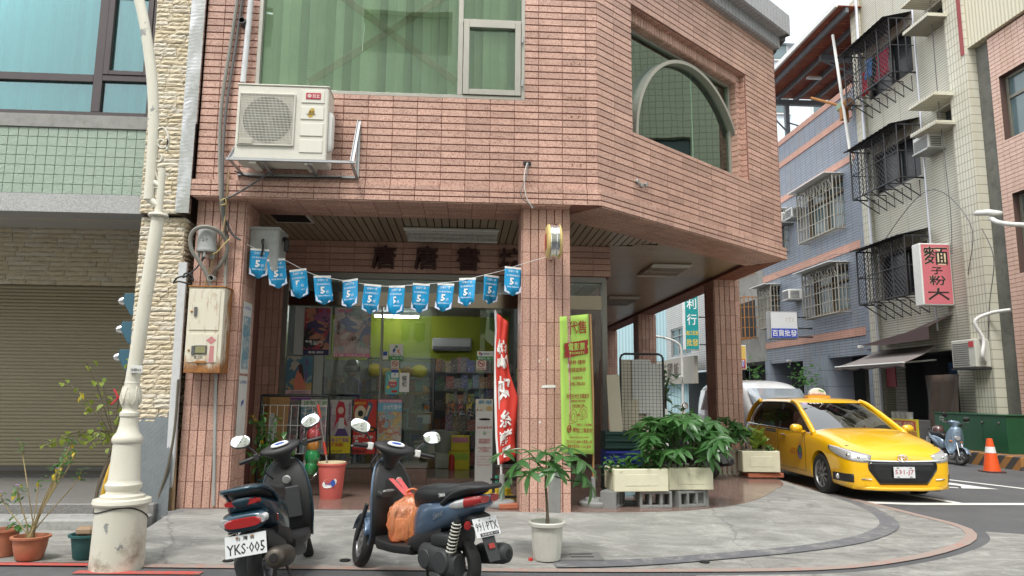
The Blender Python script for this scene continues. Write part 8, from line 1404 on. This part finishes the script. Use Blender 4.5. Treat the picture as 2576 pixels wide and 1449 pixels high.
fl2 = thing('street_lamp', 'slim white street lamp post far down the side street', 'street lamp', (9.15, 30, -.1)); MB().tube([(0, 0, 0), (0, 0, 1.2)], .09, 10).build('foot', m_post, fl2, 1); MB().tube(smooth_path([(0, 0, 1.2), (0, 0, 3.3), (-.2, 0, 3.75), (-.75, 0, 3.95)], 5), .05, 8).build('post', m_wht, fl2, 1); MB().loft([(-1.5, 0, 3.98, .05, .03, .03, 2.4), (-1.2, 0, 4.0, .13, .06, .05, 2.4), (-.7, 0, 3.95, .05, .04, .04, 2.4)], 14).build('head', m_wht, fl2, 2)
def cctv(lab, p): o = thing('security_camera', lab, 'camera', p, .5); MB().box((-.11, -.05, -.045), (.11, .05, .045), c=.015).build('housing', m_wht, o); MB().tube([(.05, 0, -.04), (.12, .05, -.16)], .018, 6).build('bracket', m_wht, o, 1)
cctv('white security camera on the slim street lamp post', (9.05, 29.8, 2.2)); cctv('white security camera on the corner pipe of the blue house', PX(1985, 908, XR-.5)); cctv('cream security camera under the band of the blue house', PX(2165, 873, XR-.5))
kb = thing('striped_kerb', 'raised kerb painted with orange and black hazard stripes under the green box', 'kerb', (12.3, 0, 0)); t = NT('hazard_stripe'); p_ = t.pos(); sx = t.n('ShaderNodeSeparateXYZ'); t.l(p_, sx.inputs[0]); st2 = t.math('FRACT', t.math('MULTIPLY', t.math('ADD', sx.outputs['Y'], sx.outputs['Z']), 2.3)); hz_ = t.math('GREATER_THAN', st2, .5); t.set(base=t.mix(t.math('MULTIPLY', t.noise(14, 8, .75, p_), .5), t.mix(hz_, (.03, .03, .03), (.45, .18, .02)), (.2, .18, .15)), rough=.8)
MB().box((0, 15.5, -.3), (1.3, 17.6, .14), c=.02).build('striped_block', t.m, kb); MB().box((.02, 17.62, -.3), (1.3, 33, .0), c=.02).build('plain_block', m_conc2, kb)
gbx = thing('utility_box', 'long dark green steel utility cabinet behind the traffic cone', 'cabinet', (12.62, 17.55, .14)); m_gbox = M('dark_green_enamel', (.012, .085, .035), .4, 0, .15, 2, grime=.2); MB().box((0, -1.3, 0), (.6, 1.3, .87), c=.01).build('case', m_gbox, gbx); MB().box((-.02, -1.33, .87), (.63, 1.33, .90), c=.008).build('lid', m_gbox, gbx); Mg = frame((0, 0, 0), (0, -1, 0), (0, 0, 1))
for u in (-.5, .45): MB().box((-.002, u-.004, .05), (.002, u+.004, .84)).build('door_seam', m_black, gbx)
for u in (-1.0, -.05): txt('Q0706\nAA85', gbx, Mg, u, .74, .2, .14, M('stencil_white', (.5, .55, .5), .7), 'stencil', -.004, bold=.02)
for u in (-.62, .5, 1.05): MB().lathe([(.0001, .03), (.03, .025), (.035, 0)], 10, _T((0, -u, .7)) @ Matrix.Rotation(-pi/2, 4, 'Y')).build('handle', m_dgrey, gbx, 1)
q = PG(2496, 1188); cn = thing('traffic_cone', 'orange traffic cone with a white band before the green box', 'cone', (q.x, q.y, gz(q.x)+.004)); m_cor = M('cone_orange', (.80, .10, .015), .5, 0, .1, 6, grime=.12); MB().box((-.19, -.19, 0), (.19, .19, .03), c=.01).build('base', M('cone_base', (.12, .05, .04), .8), cn); MB().lathe([(.165, .03), (.118, .32), (.101, .42), (.082, .54), (.055, .70), (.045, .705), (.0001, .705)], 26).build('body', m_cor, cn, 1); MB().lathe([(.1065, .405), (.0865, .535)], 26, cap=False).build('white_band', m_white_l, cn, 1)
aw_ = thing('awning', 'grey-brown retractable fabric awning over the noodle stall', 'awning', (XR, 20.5, 2.9)); P = [[V((XR-.05, 22.7-(22.7-19.6)*k/12, 2.92)).lerp(V((11.85, 22.45-(22.45-18.8)*k/12, 2.36)), j/5)+V((0, 0, -.04*sin(pi*j/5))) for k in range(13)] for j in range(6)]; A0 = V(aw_.location); m_awn = M('awning_cloth', (.19, .165, .155), .8, 0, .15, 4); MB().grid([[p-A0 for p in r] for r in P]).build('cloth', m_awn, aw_, 2, solid=.01); MB().grid([[p-A0 for p in P[-1]], [p-A0-V((0, 0, .12+.03*sin(i*2.2))) for i, p in enumerate(P[-1])]]).build('valance', m_awn, aw_, 2, solid=.008); MB().tube([P[-1][0]-A0, P[-1][-1]-A0], .025, 8).build('front_bar', m_wht, aw_, 1); MB().tube([P[-1][-2]-A0, V((XR, 19.9, 2.5))-A0], .025, 6).build('arm', m_wht, aw_, 1)
cpy = thing('metal_canopy', 'brown bent sheet metal canopy on the cream house above the awning', 'canopy', (XR, 20, 3.2)); MB().add([V(p)-V((XR, 20, 3.2)) for p in ((XR-.02, 22.3, 3.2), (XR-.02, 19.0, 3.75), (XR-.9, 18.8, 3.35), (XR-.9, 22.1, 3.05), (XR-.9, 18.8, 3.0), (XR-.9, 21.0, 2.98))], [(0, 1, 2, 3), (3, 2, 4, 5)]).build('sheet', M('brown_sheet', (.075, .045, .042), .6), cpy, 0, solid=.02)
oc = thing('outdoor_air_conditioner', 'beige outdoor air conditioner with grey louvres beside the noodle stall', 'air conditioner', (12.95, 17.9, 2.20)); m_bge = M('beige_enamel', (.52, .52, .46), .5, 0, .06); MB().box((-.02, -.4, 0), (.5, .5, .72), c=.02).build('case', m_bge, oc); [MB().box((-.032, -.16, .06+k*.055), (-.018, .44, .075+k*.055)).build('louvre', m_dgrey, oc) for k in range(11)]; MB().box((-.034, -.35, .52), (-.02, -.18, .66)).build('badge', M('red_badge2', (.5, .05, .06), .5), oc); MB().box((-.05, -.42, -.05), (.55, .52, -.005)).build('shelf', m_iron, oc); MB().tube(smooth_path([(.2, -.42, .12), (.05, -.55, .3), (.15, -.5, .7), (.0, -.45, 1.15), (.3, -.6, 1.35), (.55, -1.0, 1.4)], 6), .045, 9).build('lagged_pipe', m_wht, oc, 1)
tp_ = thing('brown_tarpaulin', 'hanging brown tarpaulin behind the green cabinet', 'tarpaulin', (13.1, 19.1, 0)); MB().grid([[V((.05*sin(k*1.7+j*.5), .75-1.5*k/10*(1-.25*j/8), 2.05-1.75*j/8)) for k in range(11)] for j in range(9)]).build('sheet', M('brown_tarp', (.085, .062, .05), .6, 0, .35, 2), tp_, 2, solid=.008)
ms2 = thing('menu_counter', 'noodle stall counter with red and yellow menu board', 'counter', (12.75, 20.7, -.16)); MB().box((0, -1.0, 0), (.5, 1.0, .95), c=.01).build('counter', m_dgrey, ms2); MB().box((-.03, -.95, .42), (-.002, .95, .97), c=.004).build('yellow_board', m_yelp, ms2); MB().box((-.036, -.85, .66), (-.031, .88, .92)).build('red_panel', m_redp, ms2); Mk_ = frame((0, 0, 0), (0, -1, 0), (0, 0, 1)); txt('牛肉麵 陽春麵 榨菜麵\n米粉湯 餛飩湯 滷肉飯', ms2, Mk_, 0, .79, 1.6, .2, m_cream_l, 'lettering', -.04, bold=.01); [MB().box((-.036, u-.25, .45), (-.031, u+.25, .62)).build('price_panel', M('orange_panel', (.5, .2, .04), .6), ms2) for u in (-.62, 0, .62)]
for k in range(4): o = MB().lathe([(.0001, 0), (.085, 0), (.1, .2), (.105, .205), (.09, .2), (.0001, .19)], 14).build('white_tub', m_wht, None, 1); o.location = (12.9, 21.1-k*.24, .80); tag(o, '%s white tub on the noodle stall counter' % ('first', 'second', 'third', 'last')[k], 'tub', 'tubs on the counter')
o = MB().box((0, -.25, 0), (.03, .25, .8), c=.004).build('red_notice', M('dark_red_board', (.28, .015, .03), .6)); o.location = (XR-.1, 22.0, 1.75); tag(o, 'dark red notice board under the grey awning', 'notice')
for k in range(2): o = MB().box((0, -.3, 0), (.02, .3, .6)).build('blue_notice', M('blue_poster', (.06, .16, .36), .6, 0, .5, 8)); o.location = (XR+1.4, 21.1-k*.9, 1.9); tag(o, ('blue poster on the back wall under the awning, nearer the blue house', 'blue poster on the back wall under the awning, nearer the condenser')[k], 'poster')
o = MB().box((0, -.5, 0), (.5, .9, .75), c=.01).build('magenta_table', M('magenta_cloth', (.25, .02, .16), .7)); o.location = (XR+.3, 24.6, -.15); tag(o, 'magenta covered table before the shutter of the blue house', 'table')
for i, (a, b, c, d) in enumerate((((2200, 640, 13.3), (2330, 480, 13.3), (2440, 560, 13.2), (2435, 690, 13.3)), ((2215, 660, 13.2), (2100, 640, 13.3), (2000, 700, 13.2), (1950, 690, 13.2)), ((2470, 575, 13.3), (2500, 650, 13.3), (2490, 760, 13.3), (2485, 870, 13.3)), ((2340, 0, 13.2), (2360, 250, 13.2), (2390, 520, 13.2), (2395, 640, 13.2)))): tag(MB().tube(smooth_path([PX(*a), PX(*b), PX(*c), PX(*d)], 6), .012, 5).build('wall_cable', m_cab3, None, 1), ('black cable looping over the cream house facade', 'black cable strung along the blue house facade', 'cable running down the salmon house corner', 'long cable hanging down the cream pilaster')[i], 'cable')
def leafm(name, c1, c2, back=.25):
    t = NT(name); c = t.mix(t.rnd(), c1, c2); c = t.mix(t.math('MULTIPLY', t.noise(20, 4, .6), .4), c, mul(c1, .6)); t.set(base=c, rough=.3, spec=.5); t.b.inputs['Subsurface Weight'].default_value = .0
    tr = t.n('ShaderNodeBsdfTranslucent', i_Color=c4(mul(c2, 1.6))); mx = t.n('ShaderNodeMixShader', i_0=back); out = [q for q in t.t.nodes if q.type == 'OUTPUT_MATERIAL'][0]; t.l(t.b.outputs[0], mx.inputs[1]); t.l(tr.outputs[0], mx.inputs[2]); t.l(mx.outputs[0], out.inputs[0]); return t.m
def blade(mb, Mx, L, w_, droop, n=5):
    P = []
    for i in range(n+1):
        f = i/n; ww = w_*sin(pi*min(1, f*.93+.05))**.8*(1 if i < n else .05); z = -droop*f*f*L; P.append([Mx @ V((f*L, -ww, z+ww*.35)), Mx @ V((f*L, 0, z)), Mx @ V((f*L, ww, z+ww*.35))])
    mb.grid(P)
def palmate(seed, L=.185, n=7):
    rd = random.Random(seed); m = MB(); m.tube([(-.12, 0, .01), (0, 0, 0)], .003, 4)
    for k in range(n): a = 2*pi*k/n+rd.uniform(-.2, .2)+.4; blade(m, Matrix.Rotation(a, 4, 'Z') @ Matrix.Rotation(rd.uniform(.0, .35), 4, 'Y'), L*rd.uniform(.8, 1.2)*(1 if abs(cos(a/2)) > .3 else .8), L*.15, rd.uniform(.05, .32))
    return m.mesh('leaf')
m_lf = leafm('pachira_leaf', (.045, .125, .04), (.10, .235, .07), .32); m_lf2 = leafm('lime_leaf', (.14, .22, .025), (.28, .34, .05)); m_lf3 = leafm('mid_leaf', (.05, .14, .03), (.10, .24, .06)); m_ylf = leafm('yellow_leaf', (.62, .45, .03), (.7, .5, .05)); m_bark = M('grey_bark', (.13, .105, .075), .9, 0, .3, 30, bump=.4)
PALM = []
for k in range(4):
    me = palmate(k+3); me.materials.append(m_lf); PALM.append(me)
def pachira(parent, top, n, rx, rz, sc_, seed, zmin=-9):
    rd = random.Random(seed)
    for k in range(n):
        a = rd.uniform(0, 2*pi); r = sqrt(rd.random()); ph = rd.uniform(-.5, .9); p = top+V((cos(a)*rx*r*cos(ph), sin(a)*rx*.75*r*cos(ph), sin(ph)*rz)); p.z = max(p.z, zmin)
        o = link('leaf', PALM[rd.randrange(4)], parent, 2); o.location = p; o.rotation_euler = (rd.uniform(-.2, .8), rd.uniform(-.2, .5), a+rd.uniform(-.5, .5)); s = sc_*rd.uniform(.7, 1.15); o.scale = (s, s, s)
        if k % 2 == 0: MB().tube(smooth_path([V((top.x*.6, top.y*.6, max(top.z-rz, .1))), p*.6+top*.4-V((0, 0, .05)), p], 3), .004, 4).build('stalk', m_lf3, parent, 1)
wp = thing('white_pot_tree', 'young money tree in a white ribbed plastic pot on the pavement', 'potted plant', (PG(1376, 1414).x, PG(1376, 1414).y, 0)); wp.location.z = ramp_z(wp.location.x, wp.location.y)+.004; m_wpot = M('white_pot_plastic', (.62, .61, .55), .5, 0, .06, 4, grime=.15)
pr_ = [(.0001, .0), (.112, .0), (.116, .01), (.138, .28), (.162, .285), (.165, .31), (.157, .32), (.14, .315), (.130, .27), (.0001, .26)]; MB().lathe(pr_, 40).build('pot', m_wpot, wp, 1); MB().lathe([(.0001, .272), (.119, .272)], 24).build('soil', m_soil, wp)
for k in range(12): a = 2*pi*k/12; MB().tube([(.115*cos(a), .115*sin(a), .02), (.133*cos(a), .133*sin(a), .22)], .004, 5).build('rib', m_wpot, wp, 1)
MB().tube(smooth_path([(0, 0, .26), (.004, 0, .34), (.0, 0, .45), (-.012, 0, .62), (-.008, 0, .74)], 4), [.022, .02, .018, .017, .016, .014, .012]+[.011]*10, 8).build('trunk', m_bark, wp, 1)
for k, (dx, dz, dy, ry, rz_, s) in enumerate(((-.02, .92, 0, .3, .3, 1.15), (.30, .86, .02, .6, -.1, 1.2), (.12, .90, -.05, .35, -.6, 1.1), (-.26, .84, -.02, .5, 2.9, 1.2), (-.33, .70, .0, .9, 3.0, 1.25), (.30, .74, -.02, .8, .2, 1.2), (-.15, .76, -.08, .5, 3.6, 1.05), (.06, .80, -.1, .7, 5.0, 1.0), (.2, .95, .06, .3, .8, .9), (-.38, .92, .05, .4, 2.6, .95), (.38, .66, .03, 1.0, 0, 1.1))):
    o = link('leaf', PALM[k % 4], wp, 2); o.location = (dx, dy, dz-.02); o.rotation_euler = (0, ry, rz_); o.scale = (s,)*3; MB().tube(smooth_path([(-.008, 0, .72), (dx*.5, dy*.5, dz+.0), (dx, dy, dz-.02)], 4), .006, 5).build('branch', m_lf3, wp, 1)
ps_ = thing('money_tree_shrub', 'large glossy money tree shrub growing from the second foam planter', 'shrub', (2.72, 8.93, zc+.2)); pachira(ps_, V((-.08, -.08, .36)), 78, .62, .36, 1.15, 5, -.06)
for k in range(5): MB().tube(smooth_path([(-.15+k*.07, 0, 0), (-.2+k*.1, -.02, .2), (-.32+k*.15, -.05, .42)], 4), .011, 6).build('stem', m_bark, ps_, 1)
pf = thing('corner_money_tree', 'small money tree beside the far arcade column', 'shrub', (4.55, 12.25, gz(4.5)+.3)); pachira(pf, V((.0, 0, .58)), 20, .42, .30, 1.15, 8); MB().tube(smooth_path([(0, 0, -.15), (-.05, 0, .2), (.03, 0, .5)], 4), .016, 6).build('stem', m_bark, pf, 1)
LV = {}
def small_leaf(m, L, w_): 
    key = (m.name, L, w_)
    if key not in LV: b = MB(); blade(b, Matrix.Identity(4), L, w_, .25, 3); LV[key] = b.mesh('leaf'); LV[key].materials.append(m)
    return LV[key]
def leaves(parent, pts, m, L, w_, rd, k_=1, sp=.02, tilt=(-.6, .6)):
    for p in pts:
        for _ in range(k_): o = link('leaf', small_leaf(m, L, w_), parent, 2); o.location = V(p)+V((rd.gauss(0, sp), rd.gauss(0, sp), rd.gauss(0, sp))); o.rotation_euler = (rd.uniform(-.4, .4), rd.uniform(*tilt), rd.uniform(0, 6.28)); s = rd.uniform(.7, 1.2); o.scale = (s, s, s)
rd = random.Random(4)
hp = thing('herb_patch', 'low round-leaved herbs growing in the first foam planter', 'plant', (2.08, 8.78, zc+.2)); leaves(hp, [(rd.uniform(-.27, .27), rd.uniform(-.16, .16), rd.uniform(.01, .17)) for _ in range(190)]+[(-.36+rd.gauss(0, .03), -.1, rd.uniform(-.02, .2)) for _ in range(22)], m_lf3, .072, .028, rd)
dp = thing('spotted_foliage_plant', 'yellow spotted broad-leaved plant in the far foam planter', 'plant', (4.93, 12.05, gz(5)+.54)); m_dl = leafm('spotted_leaf', (.10, .24, .03), (.34, .42, .08)); leaves(dp, [(rd.gauss(0, .05), rd.gauss(0, .04), rd.uniform(.05, .3)) for _ in range(26)], m_dl, .26, .05, rd, tilt=(-1.3, -.6)); leaves(dp, [(.2+rd.gauss(0, .07), rd.gauss(0, .06), rd.uniform(.0, .12)) for _ in range(50)], m_lf3, .11, .016, rd, tilt=(-.8, .5))
def potted(name, lab, px, py, prof, mat, elong=1, rim=None):
    q = PG(px, py); o = thing(name, lab, 'potted plant', (q.x, q.y, gz(q.x)+.014)); MB().lathe(prof, 32, Matrix.Diagonal((elong, 1, 1, 1))).build('pot', mat, o, 1); MB().lathe([(.0001, prof[-1][1]-.0), (prof[-1][0], prof[-1][1])], 24, Matrix.Diagonal((elong, 1, 1, 1))).build('soil', m_soil, o); return o
m_terra = M('terracotta_plastic', (.42, .155, .085), .55, 0, .15, 5, grime=.25); m_tpot = M('teal_pot', (.02, .10, .10), .45, 0, .15, 5, grime=.2)
bowl = [(.0001, 0), (.085, 0), (.095, .012), (.115, .10), (.122, .165), (.140, .17), (.142, .185), (.120, .188), (.112, .15)]
p1 = potted('flowering_plant', 'leggy pink-flowered periwinkle in an oval terracotta pot', 72, 1412, bowl, m_terra, 1.05); p2 = potted('terracotta_pot', 'terracotta pot with a small seedling cut by the photo edge', 8, 1402, [(.0001, 0), (.075, 0), (.10, .19), (.118, .20), (.118, .215), (.1, .215), (.09, .18)], m_terra); leaves(p2, [(.07+rd.gauss(0, .02), 0, .24+rd.gauss(0, .02)) for _ in range(10)]+[(-.04, 0, .40)], m_lf3, .09, .025, rd)
for k in range(13):
    a = rd.uniform(0, 6.28); tip = V((rd.uniform(-.28, .30), rd.uniform(-.13, .13), rd.uniform(.5, .95))); pts = smooth_path([(rd.gauss(0, .03), rd.gauss(0, .03), .15), (tip.x*.3, tip.y*.4, tip.z*.5), (tip.x*.85, tip.y, tip.z*.85), tip], 4); MB().tube(pts, .0045, 5).build('stem', M('straw_stem', (.32, .25, .12), .8), p1, 1)
    leaves(p1, [pts[-1]]*7+[pts[int(len(pts)*.75)]]*3, m_lf3, .062, .012, rd, 1, .018, (-.5, .5)); leaves(p1, [pts[int(len(pts)*.9)]]*(1 if k % 2 else 2), m_ylf, .05, .015, rd, tilt=(.6, 1.4))
    if k % 3 == 0:
        fo = MB(); [blade(fo, _T(tip+V((.0, -.01, .02))) @ Matrix.Rotation(2*pi*i/5, 4, 'Z') @ Matrix.Rotation(-.4, 4, 'Y'), .022, .009, .1, 2) for i in range(5)]; fo.build('flower', M('periwinkle_pink', (.55, .25, .60), .6), p1, 2)
p3 = potted('small_tree', 'thin leafy tree in a teal pot partly behind the lamp post base', 214, 1408, [(.0001, 0), (.085, 0), (.095, .01), (.118, .17), (.14, .178), (.14, .195), (.118, .195), (.11, .16)], m_tpot)
o = MB().box((-.07, -.05, 0), (.07, .05, .07), c=.02).build('stone_lump', M('tan_stone', (.30, .21, .14), .9, 0, .2)); o.location = V(p3.location)+V((0, -.02, .185)); tag(o, 'tan stone lying on the soil of the teal pot', 'stone')
tk = smooth_path([(.06, 0, .15), (.045, 0, .45), (.07, 0, .62), (.12, 0, .78), (.16, .0, .86), (.14, 0, 1.05)], 5); MB().tube(tk, .012, 7).build('trunk', m_bark, p3, 1); MB().tube(smooth_path([(.05, .02, .15), (.03, .02, .5), (.09, .02, .75), (.15, 0, .9)], 5), .009, 7).build('trunk', m_bark, p3, 1)
for k in range(17):
    tip = V((rd.uniform(-.48, .34), rd.uniform(-.2, .2), rd.uniform(.85, 1.62))); tip.x *= 1-abs(tip.z-1.2)*.5; pts = smooth_path([V((.14, 0, .9+.15*rd.random())), V((.12, 0, 1.0)).lerp(tip, .5)+V((0, 0, .05)), tip], 4); MB().tube(pts, .004, 5).build('branch', m_bark, p3, 1); leaves(p3, [pts[i] for i in range(3, len(pts))], m_lf2, .056, .024, rd, 1, .022, (.1, 1.1))
leaves(p3, [(-.14, -.02, 1.36), (-.17, -.02, 1.31)], m_ylf, .07, .022, rd, tilt=(.8, 1.3)); rbn = MB(); rbn.tube(smooth_path([(.12, -.02, 1.38), (.16, -.03, 1.31), (.11, -.03, 1.25), (.2, -.02, 1.34), (.26, -.02, 1.33)], 4), .008, 5); rbn.build('red_ribbon', m_redt, p3, 1)
yf = thing('yellow_flower_shrub', 'green shrub with yellow flowers behind the dark teal scooter', 'shrub', (PY(682, 1180, 9.0).x, 9.0, .16)); MB().lathe([(.0001, 0), (.11, 0), (.14, .22), (.15, .23), (.13, .22)], 20).build('pot', m_tpot, yf, 1)
for k in range(15):
    tip = V((rd.uniform(-.27, .27), rd.uniform(-.15, .15), rd.uniform(.45, .98))); pts = smooth_path([(0, 0, .2), tip*.55+V((0, 0, .12)), tip], 4); MB().tube(pts, .004, 5).build('stem', m_lf3, yf, 1); leaves(yf, pts[2:], m_lf3, .085, .02, rd, 3, .03, (-.2, .9))
    if k % 3 == 0: fo = MB(); [blade(fo, _T(tip+V((0, -.05, .02))) @ Matrix.Rotation(2*pi*i/5, 4, 'Y') @ Matrix.Rotation(.2, 4, 'Z'), .03, .016, .1, 2) for i in range(5)]; fo.build('flower', M('buttercup', (.75, .50, .02), .5), yf, 2)
ds2 = thing('dracaena', 'strap-leaved plant standing beyond the mesh rack in the arcade', 'plant', (4.6, 16.4, gz(4.6)+.145)); leaves(ds2, [(rd.gauss(0, .08), rd.gauss(0, .08), rd.uniform(1.2, 1.9)) for _ in range(70)], m_lf3, .36, .03, rd, 1, .04, (-.9, .4)); MB().tube([(0, 0, 0), (0, 0, 1.5)], .03, 7).build('stem', m_bark, ds2, 1); leaves(ds2, [(rd.gauss(0, .25), rd.gauss(0, .2), rd.uniform(.3, 1.1)) for _ in range(80)], m_lf3, .2, .05, rd, 1, .05)
bt_ = thing('balcony_branch', 'leafy branch leaning out of the arcade of the blue house', 'plant', PX(2050, 950, XR-.4)); leaves(bt_, [(-.1+rd.gauss(0, .15), rd.uniform(-.3, 1.5), rd.uniform(-.2, .5)-.3*rd.random()) for _ in range(90)], m_lf3, .22, .06, rd, 1, .08)
bt2 = thing('wall_creeper', 'green creeper at the foot of the blue house corner pipe', 'plant', PX(1900, 960, XR-.3)); leaves(bt2, [(rd.gauss(0, .15), rd.gauss(0, .3), rd.gauss(0, .45)) for _ in range(90)], m_lf3, .2, .08, rd, 1, .08)
lt = MB().grid([[V((.12*(i/5-.5), .1*(j/5-.5), .05*abs(sin(i*1.9+j*2.7))+.01)) for i in range(6)] for j in range(6)]).build('plastic_scrap', bagm, None, 2); q = PG(1352, 1290, .13); lt.location = (q.x, q.y-.08, ramp_z(q.x, q.y-.08)+.004); tag(lt, 'crumpled clear plastic wrapper on the pavement behind the white pot', 'litter')
lt = MB().lathe([(.0001, 0), (.02, .0), (.02, .02), (.0001, .022)], 12).build('red_stopper', m_redp, None, 1); q = PG(1335, 1416); lt.location = (q.x, q.y, ramp_z(q.x, q.y)+.002); tag(lt, 'red bottle cap on the pavement left of the white pot', 'litter')
